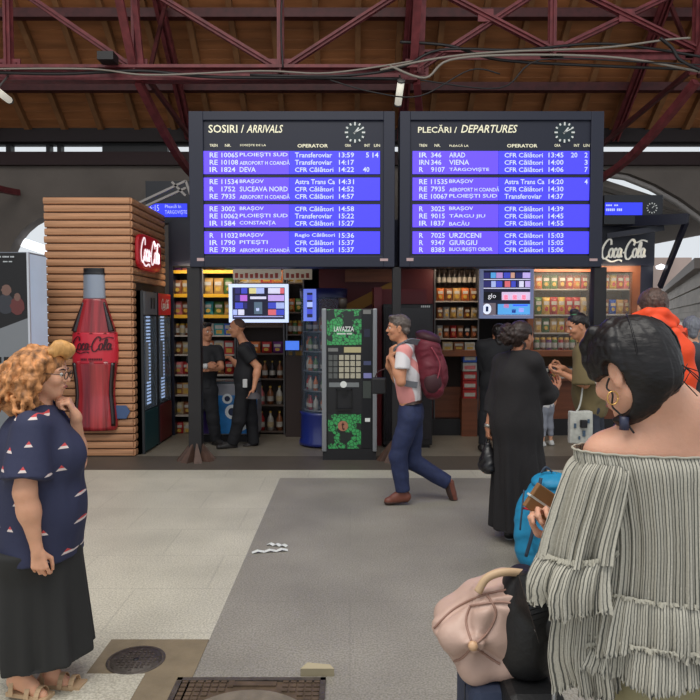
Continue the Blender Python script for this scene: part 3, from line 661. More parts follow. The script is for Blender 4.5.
# bottle rack
SB = [301, 318.5, 338]
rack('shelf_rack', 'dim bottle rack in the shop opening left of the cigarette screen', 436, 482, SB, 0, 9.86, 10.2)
goods('bottle', lin_(438, 480, 8), 286, 20, 4.8, ['black'], 'the upper bottle row, dim rack', 10.1)
struct_sh = None
goods('bag', lin_(438, 480, 5), SB[0], 13.5, 8.2, ['orange', 'brown', 'gold', 'orange', 'brown'], 'the top shelf left of cigarette screen', 9.95)
goods('bag', lin_(438, 480, 6), SB[1], 12, 6.9, ['brown', 'white', 'gold', 'white', 'brown', 'cream'], 'the second shelf left of cigarette screen', 9.95)
goods('bag', lin_(438, 480, 6), SB[2], 13, 6.9, ['white', 'brown', 'red', 'brown', 'black', 'brown'], 'the third shelf left of cigarette screen', 9.95, ter='orange')
goods('box', lin_(444, 478, 3), 350, 8, 10.5, ['cream', 'brown', 'white'], 'the wooden counter ledge left of cigarette screen', 9.75)
# counter-front stacks of boxes
for k, (y, c) in enumerate(((362, 'blue'), (371, 'white'), (380, 'red'), (389, 'red'), (398, 'red'))):
    z1 = pt(0, y-8.4, 9.76).z; z0 = pt(0, y, 9.76).z; x0, x1 = pt(466, 0, 9.7).x, pt(480, 0, 9.7).x
    mb = MB().box(x0, x1, 9.7, 9.9, z0, z1); mb.m = 1; mb.box(x0+.02, x1-.02, 9.695, 9.7, z0+.03, z1-.04)
    tag(obj('snack_box', mb, [cm(c), cm('white' if c != 'white' else 'pink')]), f'{c} carton, {ORD[k]} from the top of the pile at the counter front', 'box', 'cartons piled at the counter front')
single('carton_stand', MB().box(pt(465, 0, 9.7).x, pt(481, 0, 9.7).x, 9.7, 9.92, 0, pt(0, 398.2, 9.76).z), mBrown, 'brown stand under the pile of red cartons at the counter', 'stand', (pt(473, 0, 9.7).x, 9.8, 0))
# lit windows
SW = [289, 314.5, 332.5]
rack('shelf_rack', 'snack shelves in the lit shop window left of the right board post', 537, 594, SW, 0, 9.9, 10.2, backm=M('rack_back_warm', (120, 92, 66), .7))
wl = 'in window left of post'
goods('bag', lin_(538, 593, 7), SW[0], 15, 8.2, ['orange', 'green', 'green', 'brown', 'red', 'orange', 'red'], 'the top shelf '+wl)
goods('bag', lin_(538, 593, 7), SW[1], 18, 8.4, ['green', 'yellow', 'red', 'yellow', 'red', 'red', 'cream'], 'the second shelf '+wl)
goods('bag', lin_(538, 593, 7), SW[2], 15, 8.0, ['gold', 'green', 'gold', 'yellow', 'orange', 'brown', 'gold'], 'the third shelf '+wl)
goods('jar', lin_(538, 593, 9), 350, 13, 5.6, ['green', 'brown', 'purple', 'green', 'red', 'brown', 'green', 'gold', 'brown'], 'the counter ledge '+wl, 9.88)
SW2 = [289, 314, 334]
rack('shelf_rack', 'snack shelves in the lit shop window right of the right board post', 606, 637, SW2, 0, 9.9, 10.2, backm=M('rack_back_warm'))
wr = 'in window right of post'
goods('bag', lin_(607, 636, 4), SW2[0], 15, 7.6, ['orange', 'yellow', 'red', 'pink'], 'the top shelf '+wr)
goods('bag', lin_(607, 636, 4), SW2[1], 15, 7.6, ['brown', 'blue', 'gold', 'brown'], 'the second shelf '+wr, sec='cream')
goods('bag', lin_(607, 636, 4), SW2[2], 13, 7.6, ['gold', 'brown', 'orange', 'gold'], 'the third shelf '+wr)
goods('bag', lin_(607, 636, 4), 350, 12, 7.6, ['cream', 'red', 'gold', 'brown'], 'the counter ledge '+wr, 9.88)
for wn_, (a, b) in enumerate(((537, 594), (606, 637))):
    obj('window_pane', MB().box(pt(a, 0, 9.8).x, pt(b, 0, 9.8).x, 9.79, 9.796, zl1, K(0, 272).z), M('shop_glass', (230, 235, 235), .03, alpha=.05), kk)
# things below the ledge, right
goods('box', lin_(537, 580, 5), 378, 12, 7.5, ['blue', 'black', 'red', 'white', 'black'], 'the rack under the wooden ledge', 9.78)
obj('lower_shelf', MB().box(K(533, 0).x, K(596, 0).x, 9.70, 9.82, pt(0, 380.5, 9.78).z, pt(0, 378, 9.78).z), mBrown, kk)

# ---- screens
def framed_screen(x0, x1, y0, y1, Y, label, fr, cells, back=(40, 40, 70)):
    a, b = pt(x0, y1, Y), pt(x1, y0, Y); t = thing('advert_screen', label, 'screen', ((a.x+b.x)/2, Y, a.z))
    e = .045
    f = MB().box(a.x, b.x, Y, Y+.09, a.z, a.z+e).box(a.x, b.x, Y, Y+.09, b.z-e, b.z).box(a.x, a.x+e, Y, Y+.09, a.z+e, b.z-e).box(b.x-e, b.x, Y, Y+.09, a.z+e, b.z-e)
    obj('lit_frame', f, fr, t); p = obj('screen', MB().box(a.x+e, b.x-e, Y+.02, Y+.07, a.z+e, b.z-e), M('screen_back', back, .4, emis=.25), t)
    obj('bracket', MB().box((a.x+b.x)/2-.05, (a.x+b.x)/2+.05, Y+.07, YK+.02, (a.z+b.z)/2-.05, (a.z+b.z)/2+.05), mBlack, t)
    by = {}
    for (cx0, cx1, cy0, cy1, c) in cells:
        mm = by.setdefault(c, MB()); q, r = pt(cx0, cy1, Y), pt(cx1, cy0, Y); mm.box(q.x, r.x, Y+.012, Y+.02, q.z, r.z)
    for c, mm in by.items(): obj('screen_image', mm, M('pix_%d_%d_%d' % c, c, .5, emis=.75), p)
    return t, p
W_, B_, D_, P_, L_, Y_, R_, T_ = (225, 225, 250), (70, 80, 200), (50, 50, 110), (190, 110, 220), (175, 190, 245), (225, 215, 150), (225, 110, 120), (90, 170, 235)
cells = []
pal = [[(235, 240, D_), (241, 247, B_), (249, 256, Y_), (256, 264, L_), (268, 280, W_), (280, 284, R_)], [(235, 240, D_), (240, 247, P_), (268, 284, (200, 170, 240))], [(235, 243, B_), (244, 247, D_), (268, 276, B_), (276, 284, L_)], [(233, 237, L_), (238, 244, W_), (268, 276, R_), (276, 284, B_)]]
for (y0, y1), row in zip(((288, 293.5), (295, 301), (302.5, 308.5), (309.5, 315)), pal):
    for (a, b, c) in row: cells.append((a, b, y0, y1, c))
cells += [(250, 266, 296.5, 299, W_), (254, 262, 302, 314, (90, 110, 130)), (256, 259, 308, 311, W_), (233.5, 283, 316, 317, (170, 175, 230))]
t1_, p1_ = framed_screen(229, 288, 284, 322.5, 9.35, 'white-framed lit screen above the right-hand guard', M('lit_white', (205, 220, 250), .4, emis=.95), cells)
cells = []
for (y0, y1), row in zip(((272.5, 278), (281, 287)), (((484, 490, D_), (491, 496, T_), (496.5, 503, (190, 150, 215)), (504, 510.5, B_), (511, 515, (210, 160, 140)), (516, 522.5, D_), (523, 530.5, (200, 180, 245))),
                                      ((483.5, 491, D_), (491.5, 496, L_), (496.5, 502.5, B_), (505, 510.5, R_), (511.5, 516, B_), (517, 519, D_), (519.5, 524, W_), (525.5, 530.5, (200, 180, 240))))):
    for (a, b, c) in row: cells.append((a, b, y0, y1, c))
cells += [(483.5, 531, 279, 279.8, W_), (483.5, 531, 287.8, 288.6, W_), (502, 531, 292, 300, (225, 200, 235)), (504, 508, 295, 299.5, R_), (513, 517, 295, 299.5, R_), (522, 526, 295, 299.5, R_), (483.5, 501, 292, 300, (14, 14, 20)),
          (483.5, 496, 303, 316, (110, 100, 110)), (498, 531, 304, 314.5, T_), (504, 509, 304, 308, R_), (513, 528, 304.5, 306, B_), (512, 516, 309, 313, D_), (519, 524, 308, 312, (190, 150, 190)), (492, 531, 315, 316.5, W_)]
t2_, p2_ = framed_screen(480, 534, 267, 318.5, 9.3, 'large lit cigarette advert screen hanging above the woman in black', M('frame_steelblue', (130, 140, 180), .4, emis=.35), cells)
m = MB(); ptext(m, 'glo', 488, 496, 293.5, 299.5, 9.309); obj('screen_lettering', m, M('glo_white', (230, 230, 235), .4, emis=.8), p2_)
c = pt(487, 309, 9.308); m = MB(); n = 20; m.add([c+V((.058*math.cos(2*math.pi*q/n), 0, .072*math.sin(2*math.pi*q/n))) for q in range(n)], [tuple(range(n))]); m2 = MB().box(c.x-.018, c.x+.018, 9.3, 9.306, c.z-.035, c.z+.035)
obj('screen_badge', m, M('badge_white', (225, 232, 250), .4, emis=.9), p2_); obj('screen_badge_mark', m2, M('badge_blue', (20, 50, 110), .4, emis=.2), p2_)
# strips over left screen
for (x0, x1, lb, tx) in ((233, 281, 'white lit price card over the left screen', 'SANDWICH  CAFEA'), (284, 312, 'cream menu card right of the price card', 'COVRIGI')):
    Y = 9.5; t = thing('menu_card', lb, 'sign', (pt((x0+x1)/2, 0, Y).x, Y, pt(0, 279, Y).z))
    m = MB(); rect(m, x0, x1, 268.5, 279.5, Y, .02); obj('card', m, M('card_cream', (190, 178, 158), .6, emis=.1), t)
    m = MB()
    for q in range(int((x1-x0)/5)): rect(m, x0+2+q*5, x0+5+q*5, 273+(q % 2), 278, Y-.004, .004)
    obj('print', m, M('card_print', (150, 60, 50), .6), t); obj('bracket', MB().box(pt(x0+3, 0, Y).x, pt(x0+6, 0, Y).x, Y+.02, YK-.05, pt(0, 272, Y).z, pt(0, 270, Y).z), mBlack, t)
# small monitor glowing inside
t = thing('small_monitor', 'small blue glowing monitor on the shop counter left of the round cooler', 'monitor', pt(292, 352, 9.7))
m = MB(); rect(m, 284.5, 300, 340, 351, 9.7, .03); obj('casing', m, mBlack, t); m = MB(); rect(m, 285.5, 299, 341, 350, 9.69, .01); obj('screen', m, M('monitor_blue', (70, 120, 230), .4, emis=.9), t)
obj('stand', MB().box(pt(291, 0, 9.7).x, pt(294, 0, 9.7).x, 9.7, 9.74, pt(0, 356, 9.7).z, pt(0, 351, 9.7).z), mBlack, t)
single('shop_counter', MB().box(pt(284, 0, 9.7).x, pt(304, 0, 9.7).x, 9.66, 9.84, 0, pt(0, 356, 9.7).z), M('counter_dark', (50, 34, 30), .6), 'narrow dark counter under the small blue monitor', 'counter', (pt(294, 0, 9.7).x, 9.75, 0))
# round glass cooler
cx = pt(323, 0, 9.1).x; Yc = 9.1; r = .31
t = thing('round_cooler', 'round glass display cooler with blue base left of the coffee machine', 'cooler', (cx, Yc, 0)); zt = pt(0, 289, Yc).z; zg = pt(0, 414, Yc-.3).z
obj('base', MB().lathe([(0, .02), (r+.02, .02), (r+.02, .06), (r, .1), (r, zg-.03), (r+.015, zg), (0, zg)], (cx, Yc, 0), 32), M('cooler_blue', (30, 44, 120), .35, coat=.4), t)
obj('glass', MB().lathe([(r-.01, zg), (r-.01, zt-.12)], (cx, Yc, 0), 32), M('glass_tint', (110, 130, 150), .05, alpha=.22), t)
obj('top', MB().lathe([(r, zt-.12), (r+.01, zt), (0, zt)], (cx, Yc, 0), 32), M('cooler_navy', (24, 30, 80), .4), t)
for k in range(5):
    z = zg+.02+k*.26; obj('shelf', MB().lathe([(0, z), (r-.04, z), (r-.04, z+.012), (0, z+.012)], (cx, Yc, 0), 24), M('shelf_wire', (120, 120, 126), .4, metal=.5), t)
k_ = 0
for k in range(5):
    for q in range(6):
        an = math.pi*(1.02+q*.16); z = zg+.033+k*.26; c = ['brown', 'red', 'white', 'orange', 'green', 'black'][(q+k) % 6]
        key = ('bottle', c, 'rc')
        if key not in GM: GM[key] = g_bottle(.065, .19).mesh('drink_bottle', [cm(c), cm('white'), cm('red')])
        o = bpy.data.objects.new('drink_bottle', GM[key]); COL.objects.link(o); o.location = (cx+.2*math.cos(an), Yc+.2*math.sin(an), z)
        tag(o, f'{c} bottle, {ORD[q]} from the left on shelf {["one", "two", "three", "four", "five"][k]} up in the round cooler', 'bottle', 'bottles in the round glass cooler')
a, b = pt(304, 321, 9.4), pt(315.5, 290, 9.4)
# small screen next to the cooler
framed_screen(303.5, 316, 289, 321, 8.74, 'small upright blue screen on the round cooler glass', M('lit_blue', (110, 130, 235), .4, emis=.6), [(306, 313, 295, 300, B_), (306, 313, 302, 307, L_), (306, 313, 309, 314, B_)])

# ---- coffee vending machine
YV = 8.1
x0, x1 = pt(322, 0, YV).x, pt(377, 0, YV).x; zt = pt(0, 308, YV).z
vm = thing('coffee_machine', 'tall coffee vending machine with green leafy panels and silver side rails', 'vending machine', ((x0+x1)/2, YV+.3, 0))
def vr(px0, px1, py0, py1, dep=.012, out=0.0, mb=None):
    mb = mb or MB(); a, b = pt(px0, py1, YV), pt(px1, py0, YV); return mb.box(a.x, b.x, YV-out-dep, YV-out, a.z, b.z)
obj('cabinet', MB().box(x0+.01, x1-.01, YV+.0, YV+.62, .1, zt-.01), M('vend_black', (30, 30, 33), .35), vm, bevel=.008)
obj('plinth', MB().box(x0, x1, YV-.02, YV+.6, 0, .13), mBlack, vm)
mAl = M('rail_silver', (140, 142, 146), .35, metal=.5)
obj('side_rail', vr(322, 326.5, 308.5, 451, .05), mAl, vm, bevel=.01); obj('side_rail', vr(372.5, 377, 308.5, 451, .05), mAl, vm, bevel=.01)
mLeaf = M('vend_leaf', (22, 26, 24), .3, coat=.3)
nt = mLeaf.node_tree; b_ = nt.nodes['Principled BSDF']; tc = nt.nodes.new('ShaderNodeTexCoord'); vo = nt.nodes.new('ShaderNodeTexVoronoi'); vo.feature = 'DISTANCE_TO_EDGE'; vo.inputs['Scale'].default_value = 24
no = nt.nodes.new('ShaderNodeTexNoise'); no.inputs['Scale'].default_value = 8
r1 = nt.nodes.new('ShaderNodeValToRGB'); r1.color_ramp.elements[0].position = .04; r1.color_ramp.elements[0].color = (.01, .03, .02, 1); r1.color_ramp.elements[1].position = .09; r1.color_ramp.elements[1].color = lin((60, 165, 90))
r2 = nt.nodes.new('ShaderNodeValToRGB'); r2.color_ramp.elements[0].position = .47; r2.color_ramp.elements[1].position = .5
mx = nt.nodes.new('ShaderNodeMix'); mx.data_type = 'RGBA'; mx.inputs[6].default_value = lin((24, 34, 30))
for a_, b2 in ((tc.outputs['Object'], vo.inputs['Vector']), (tc.outputs['Object'], no.inputs['Vector']), (vo.outputs['Distance'], r1.inputs[0]), (no.outputs['Fac'], r2.inputs[0]), (r2.outputs[0], mx.inputs[0]), (r1.outputs[0], mx.inputs[7]), (mx.outputs[2], b_.inputs['Base Color'])): nt.links.new(a_, b2)
up = obj('picture_panel', vr(327, 361.5, 309.5, 345), mLeaf, vm, 'black panel with green leaves and white lettering')
m = MB(); ptext(m, 'LAVAZZA', 334, 354, 326.5, 331.5, YV-.014, bold=.02); ptext(m, '-------- -----', 337, 352, 333, 334.5, YV-.014); obj('lettering', m, mWhite, up)
obj('picture_panel', vr(328, 361, 414, 448.5), mLeaf, vm, 'lower green leafy panel with a round cup picture')
m = MB(); c = pt(343, 426, YV-.016); m.lathe([(0, 0), (.062, 0)], (0, 0, 0), 20); me = m.mesh('cup_picture', M('cup_tan', (170, 116, 90), .4)); me.transform(Matrix.Translation(c)@Matrix.Rotation(math.pi/2, 4, 'X')); obj('cup_picture', me, None, vm)
m = MB(); ptext(m, 't', 341.5, 344.5, 422, 430, YV-.02, bold=.02); obj('cup_mark', m, M('cup_dark', (70, 30, 24), .5), vm)
obj('display', vr(344, 361, 347, 352.5, .014), M('disp_cream', (170, 160, 120), .4, emis=.15), vm); m = vr(328, 338, 348, 351.5, .006); obj('label_strip', m, M('lbl_grey', (120, 120, 118), .5), vm)
for iy in range(4):
    for ix in range(2): obj('button', vr(328.5+ix*5, 332.5+ix*5, 355+iy*6.1, 360+iy*6.1, .012), M('button_grey', (92, 94, 92), .5), vm)
    for ix in range(4): obj('button', vr(339+ix*5.7, 343.6+ix*5.7, 355+iy*6.1, 360+iy*6.1, .014), M('button_cream', (176, 170, 150), .5), vm, bevel=.003)
obj('logo_bar', vr(329, 359, 382.5, 387, .012), M('bar_grey', (120, 124, 126), .4), vm)
m = MB().lathe([(0, 0), (.04, 0)], (0, 0, 0), 18); me = m.mesh('round_badge', mWhite); me.transform(Matrix.Translation(pt(343.5, 384.5, YV-.014))@Matrix.Rotation(math.pi/2, 4, 'X')); obj('round_badge', me, None, vm)
ni = MB(); a, b = pt(336, 410, YV), pt(352, 389, YV)
ni.box(a.x, a.x+.012, YV-.03, YV, a.z, b.z).box(b.x-.012, b.x, YV-.03, YV, a.z, b.z).box(a.x, b.x, YV-.03, YV, b.z-.012, b.z).box(a.x, b.x, YV-.06, YV, a.z, a.z+.02).box(a.x+.06, b.x-.06, YV-.05, YV, b.z-.07, b.z-.012)
obj('cup_niche', ni, M('niche_black', (12, 12, 14), .3), vm)
cp = obj('control_column', vr(362, 372, 309.5, 448, .01), M('vend_dark', (20, 21, 26), .3), vm)
obj('coin_panel', vr(363, 371, 381, 398, .008, .01), M('coin_steel', (74, 80, 76), .4, metal=.4), cp); obj('note_slot', vr(363.5, 371.5, 373, 378, .01, .01), M('slot_lilac', (120, 120, 170), .4, emis=.15), cp)
obj('keypad', vr(363.5, 371, 361, 365, .01, .01), M('keypad_dark', (70, 76, 110), .4), cp); obj('coin_return', vr(365, 370, 418, 421.5, .01, .01), mWhite, cp); obj('reader', vr(364, 370, 329, 337, .01, .01), M('reader_blue', (36, 40, 60), .4), cp)
obj('top_display', vr(363, 371, 310, 314, .01, .01), M('lbl_grey'), cp)
m = MB(); c = pt(344, 308, YV+.2); m.lathe([(0, 0), (.05, 0), (.06, .1), (.05, .14), (0, .14)], (c.x-.02, YV+.3, zt-.01), 12); single('coin_jar', m, M('jar_dark', (60, 50, 44), .4), 'small dark jar on top of the coffee machine', 'jar', (c.x-.02, YV+.3, zt-.01))
# ---- black snack machine behind the walking man
x0, x1 = pt(384, 0, 8.8).x, pt(435, 0, 8.8).x; zt = pt(0, 304, 8.8).z
t = thing('snack_machine', 'tall black vending machine with a red side behind the walking man', 'vending machine', ((x0+x1)/2, 9.1, 0))
obj('cabinet', MB().box(x0, x1, 8.82, 9.55, .04, zt), M('snack_black', (22, 20, 23), .4), t, bevel=.01); obj('foot_rail', MB().box(x0+.03, x1-.03, 8.86, 9.5, 0, .04), mBlack, t)
obj('door', MB().box(x0+.03, x1-.03, 8.8, 8.82, .12, zt-.05), M('snack_door', (30, 27, 31), .25), t); m = MB(); ptext(m, '-----', 421, 430, 305.5, 307.5, 8.798); obj('lettering', m, mWhite, t)
single('red_side_cabinet', MB().box(pt(374, 0, 9.2).x, x0-.01, 9.0, 9.6, 0, pt(0, 288, 9.2).z).box(pt(374, 0, 9.2).x, x1, 9.56, 9.7, pt(0, 304, 9.2).z, pt(0, 288, 9.2).z), M('cab_red', (120, 20, 30), .4), 'dark red tall cabinet between coffee machine and black machine', 'cabinet', (pt(379, 0, 9.2).x, 9.3, 0))
# ---- ice cream chest with the blue advert
x0, x1 = pt(182, 0, 9.0).x, pt(252, 0, 9.0).x; zt = pt(0, 384, 9.2).z
t = thing('ice_cream_chest', 'low ice cream chest with blue and purple advert behind the guards', 'freezer', ((x0+x1)/2, 9.3, 0))
obj('body', MB().box(x0, x1, 9.25, 9.72, .1, zt), M('chest_white', (150, 150, 160), .4), t, bevel=.02)
obj('advert', MB().box(x0+.33, x1, 9.235, 9.25, .12, zt-.16), M('advert_blue', (40, 120, 190), .4, noise=(3, .4)), t)
obj('advert', MB().box(x0, x0+.12, 9.235, 9.25, .12, zt-.16), M('advert_sky', (84, 130, 170), .4), t, 'pale blue strip'); ob = obj('advert', MB().box(x0+.12, x0+.33, 9.235, 9.25, .12, zt-.16), M('advert_purple', (86, 62, 140), .4), t, 'purple strip')
obj('lid', MB().box(x0, x1, 9.25, 9.72, zt, zt+.03), M('lid_glass', (90, 100, 110), .1), t); obj('plinth', MB().box(x0+.02, x1-.02, 9.27, 9.7, 0, .1), mBlack, t)
m = MB()
for (cx_, cz_, r_) in ((pt(224, 0, 9.24).x, .60, .07), (pt(229, 0, 9.24).x, .42, .10), (pt(238, 0, 9.24).x, .25, .09), (pt(247, 0, 9.24).x, .33, .08)):
    for rr, y_ in ((r_, 9.232), (r_*.55, 9.229)):
        n = 16; m.m = 0 if rr == r_ else 1; m.add([(cx_+rr*math.cos(2*math.pi*q/n), y_, cz_+rr*math.sin(2*math.pi*q/n)) for q in range(n)], [tuple(range(n))])
obj('advert_picture', m, [M('ad_white', (215, 220, 225), .5), M('ad_navy', (20, 34, 70), .5)], t)
# ---- small info displays over kiosk
def infodisp(x0, x1, y0, y1, Y, sx0, sx1, sy0, sy1, label, lines, clock=None):
    a, b = pt(x0, y1, Y), pt(x1, y0, Y); t = thing('platform_display', label, 'information display', ((a.x+b.x)/2, Y, a.z))
    obj('housing', MB().box(a.x, b.x, Y, Y+.2, a.z, b.z), M('housing_black', (18, 20, 30), .4), t)
    m = MB(); rect(m, sx0, sx1, sy0, sy1, Y-.01, .012); s = obj('screen', m, M('scr_blue2', (44, 56, 230), .4, emis=.8), t)
    m = MB()
    for (tx, c0, c1, r0, r1) in lines: ptext(m, tx, c0, c1, r0, r1, Y-.014)
    obj('lettering', m, mTxt, s)
    if clock:
        c = pt(clock[0], clock[1], Y-.012); m = MB()
        for k in range(12):
            d = V((math.sin(k*math.pi/6), 0, math.cos(k*math.pi/6))); m.bar(c+d*.055, c+d*.075, .012, .004, up=(0, 1, 0))
        m.bar(c, c+V((.03, 0, .03)), .008, .004, up=(0, 1, 0)); obj('clock', m, mWhite, t)
    return t
infodisp(146, 192, 181, 223, 10.1, 148, 187, 203.5, 217, 'small blue platform display above the kiosk, left of the arrivals board', [('15:15', 148, 159, 205, 211), ('Pleacă în', 165, 181, 204.5, 208), ('TARGOVIȘTE', 165, 187, 210, 215)])
infodisp(604, 663, 195, 224, 9.4, 605, 642.5, 202.5, 215, 'small blue platform display above the kiosk, right of the departures board', [('----- ---', 606, 622, 208.5, 211), ('--- --', 606, 618, 204.5, 206)], (652, 208))
# steel awning arm at the right corner
t = thing('awning_arm', 'dark steel awning arm jutting from the kiosk corner at right', 'steel arm', (K(662, 0).x, 9.7, 2))
obj('beam', MB().bar(pt(618, 222, 9.6), pt(688, 219, 9.0), .10, .14), mNavy, t); obj('diagonal', MB().bar(pt(686, 222, 9.0), pt(660, 287, 9.7), .05, .08), mNavy, t)
obj('cross_beam', MB().bar(pt(607, 236, 9.5), pt(664, 228, 9.3), .06, .07), mNavy, t)
single('round_lamp', MB().lathe([(0, -.05), (.06, -.04), (.07, 0), (0, .03)], tuple(pt(661, 266, 9.62)), 12), M('lamp_round', (240, 245, 255), .4, emis=2), 'small round white lamp at the right kiosk corner', 'lamp', pt(661, 266, 9.62))
# steel arm top left
t = thing('steel_bracket', 'pale steel angle bracket above the wooden kiosk roof', 'bracket', pt(150, 190, 9.6))
for a, b in (((122, 211, 9.4), (186, 181, 9.4)), ((186, 181, 9.4), (191, 196, 9.4)), ((140, 209, 9.4), (186, 188, 9.4)), ((172, 182, 9.4), (186, 196, 9.4))): obj('bar', MB().bar(pt(*a), pt(*b), .04, .03), M('pale_steel', (150, 145, 142), .5), t)

# ================================================================== POSTER STAND
x1 = pt(22.5, 0, 7.5).x; x0 = x1-1.5; zt = pt(0, 252, 7.5).z; y2 = 7.93
t = thing('poster_stand', 'tall poster stand with dark portrait poster at the left edge', 'poster', ((x0+x1)/2, 7.7, 0))
obj('body', MB().box(x0-.02, x1, 7.5, y2, 0, zt), M('stand_grey', (120, 125, 135), .5), t)
pf = obj('front_poster', MB().box(x0, x1-.01, 7.49, 7.5, .9, zt-.01), M('poster_dark', (24, 24, 28), .7), t)
obj('poster_lower', MB().prism([(x0, .2), (x1-.01, .2), (x1-.01, pt(0, 318, 7.5).z), (x0+.9, pt(0, 338, 7.5).z), (x0, pt(0, 345, 7.5).z)], 7.484, 7.489), M('poster_grey', (120, 124, 130), .4), pf)
m = MB(); ptext(m, '- ----- ---', 0, 14, 256, 257.5, 7.48); ptext(m, '---- ---', 3, 12, 261, 262.2, 7.48); obj('poster_lettering', m, M('poster_txt', (190, 195, 200), .5), pf)
m = MB(); ptext(m, '-- ---', -4, 12, 357, 363, 7.48, bold=.03); ptext(m, '---', -2, 6, 366, 371, 7.48, bold=.03); obj('poster_title', m, M('poster_black', (10, 10, 12), .5), pf)
def blob(cx, cy, rx, ry, mat, nm, yy):
    n = 18; c = pt(cx, cy, 7.48); m = MB().add([(c.x+rx/90.6*math.cos(2*math.pi*q/n)*(1+.12*math.sin(3*q)), yy, c.z+ry/90.6*math.sin(2*math.pi*q/n)) for q in range(n)], [tuple(range(n))]); obj(nm, m, mat, pf)
blob(6, 290, 5, 5.5, M('poster_skin', (112, 84, 76), .5), 'printed_head', 7.487); blob(5, 304, 9, 10, M('poster_suit', (50, 52, 60), .5), 'printed_suit', 7.4875); blob(17, 306, 7, 9, M('poster_redfig', (96, 46, 46), .5), 'printed_figure', 7.4865); blob(17, 297, 3.2, 4, M('poster_skin'), 'printed_head', 7.486)
mSide = M('poster_side_blue_glow', (176, 192, 212), .35, noise=(1.5, .12), emis=.32)  # emission added so the panel glows as if daylight came through it
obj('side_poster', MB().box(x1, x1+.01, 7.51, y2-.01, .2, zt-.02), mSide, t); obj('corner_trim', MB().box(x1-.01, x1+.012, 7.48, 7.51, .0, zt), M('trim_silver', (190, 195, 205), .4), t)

# ================================================================== FLOOR DETAILS
def gquad(mb, a, b, c, d, z): mb.add([G(*p)+V((0, 0, z)) for p in (a, b, c, d)], [(0, 1, 2, 3)])
gy = G(0, 640).y; xp0 = G(118, 640).x
mb = MB().box(-1.23, XG, 2.95, gy, -.01, .004).box(-1.95, XG-.26, 2.2, 2.95, -.01, .004) if 0 else MB().box(-1.26, XG+.0, 2.6, gy, -.01, .004)
struct('floor', mb, mPatch)
struct('floor', MB().box(-1.26, G(140, 684).x, 2.6, G(0, 675).y, -.01, .007), mFloor)
c = G(136, 661); t = thing('manhole_cover', 'round dark cast iron cover in the brown cement patch', 'manhole cover', (c.x, c.y, .004))
mIron = M('cast_iron', (84, 76, 70), .55, metal=.3, noise=(20, .3), bump=(60, .6))
obj('ring', MB().lathe([(.128, .0), (.142, .0), (.142, .008), (.128, .008)], (c.x, c.y, 0), 36), mIron, t)
m = MB().lathe([(0, .007), (.126, .007), (.126, .0)], (c.x, c.y, .0), 36)
for i in range(-4, 5):
    for j in range(-4, 5):
        if i*i+j*j < 17 and (i or j): m.box(c.x+i*.025-.007, c.x+i*.025+.007, c.y+j*.025-.007, c.y+j*.025+.007, .006, .011)
obj('lid', m, mIron, t); obj('lift_hole', MB().lathe([(.0, .0125), (.012, .0125), (.014, .0095)], (c.x, c.y, 0), 12), mBlack, t)
a = G(178, 680); b = G(326, 680); t = thing('drain_cover', 'rectangular ribbed iron cover with a round lid at the bottom edge', 'drain cover', ((a.x+b.x)/2, a.y-.35, 0))
yA = a.y; yB = a.y-.72; X0, X1 = a.x, b.x; cx_, cy_ = (X0+X1)/2+.02, a.y-.40
m = MB(); 
for (p0, p1, q0, q1) in ((X0, X1, yA-.025, yA), (X0, X1, yB, yB+.025), (X0, X0+.025, yB, yA), (X1-.025, X1, yB, yA)): m.box(p0, p1, q0, q1, 0, .014)
obj('frame', m, mIron, t); m = MB().box(X0+.02, X1-.02, yB+.02, yA-.02, .0, .004)
i = X0+.03
while i < X1-.04:
    j = yB+.03
    while j < yA-.04:
        if math.hypot(i+.012-cx_, j+.012-cy_) > .32 and not (abs(i-cx_) < .12 and j > yA-.085): m.box(i, i+.026, j, j+.026, .003, .012)
        j += .036
    i += .036
m.box(cx_-.12, cx_+.10, yA-.07, yA-.035, .003, .013)
obj('ribbed_plate', m, M('iron_brown', (92, 76, 60), .6, metal=.2, noise=(16, .3)), t); obj('round_lid', MB().lathe([(0, .015), (.29, .015), (.30, .008), (.30, 0)], (cx_, cy_, 0), 48), M('lid_stone', (122, 112, 98), .7, noise=(14, .2), bump=(60, .4)), t)
m = MB().add([G(300, 672)+V((0, 0, .012)), G(326, 678)+V((0, 0, .012)), G(330, 673)+V((0, 0, .003)), G(303, 680)+V((0, 0, .003)), G(301, 671)], [(0, 4, 2, 1), (0, 1, 3)])
m = MB().prism([(0, 0), (.16, .0), (.14, .03), (.03, .045)], -.03, .02)
me = m.mesh('broken_tile', M('chip_pale', (170, 158, 130), .8)); me.transform(Matrix.Rotation(math.radians(-80), 4, 'X')); o = bpy.data.objects.new('broken_tile', me); COL.objects.link(o); o.location = G(300, 680)+V((0, .03, .012)); tag(o, 'pale broken tile chip at the corner of the drain cover', 'broken tile')
for nm, (px, py), lb, ang in (('paper_scrap', (270, 552), 'white crumpled paper scrap on the grey paving', .2), ('paper_scrap', (277, 546), 'thin white paper strip beside the larger scrap', -.3)):
    c = G(px, py); m = MB(); L = .13 if ang > 0 else .08
    for k in range(6):
        a0 = -L+L*2*k/6; a1 = -L+L*2*(k+1)/6; z0 = .004+.012*(k % 2); z1 = .004+.012*((k+1) % 2); m.add([(a0, -.02, z0), (a1, -.02, z1), (a1, .022, z1+.003), (a0, .022, z0)], [(0, 1, 2, 3)])
    me = m.mesh(nm, mWhite); o = bpy.data.objects.new(nm, me); COL.objects.link(o); o.location = c; o.rotation_euler = (0, 0, ang); tag(o, lb, 'paper')
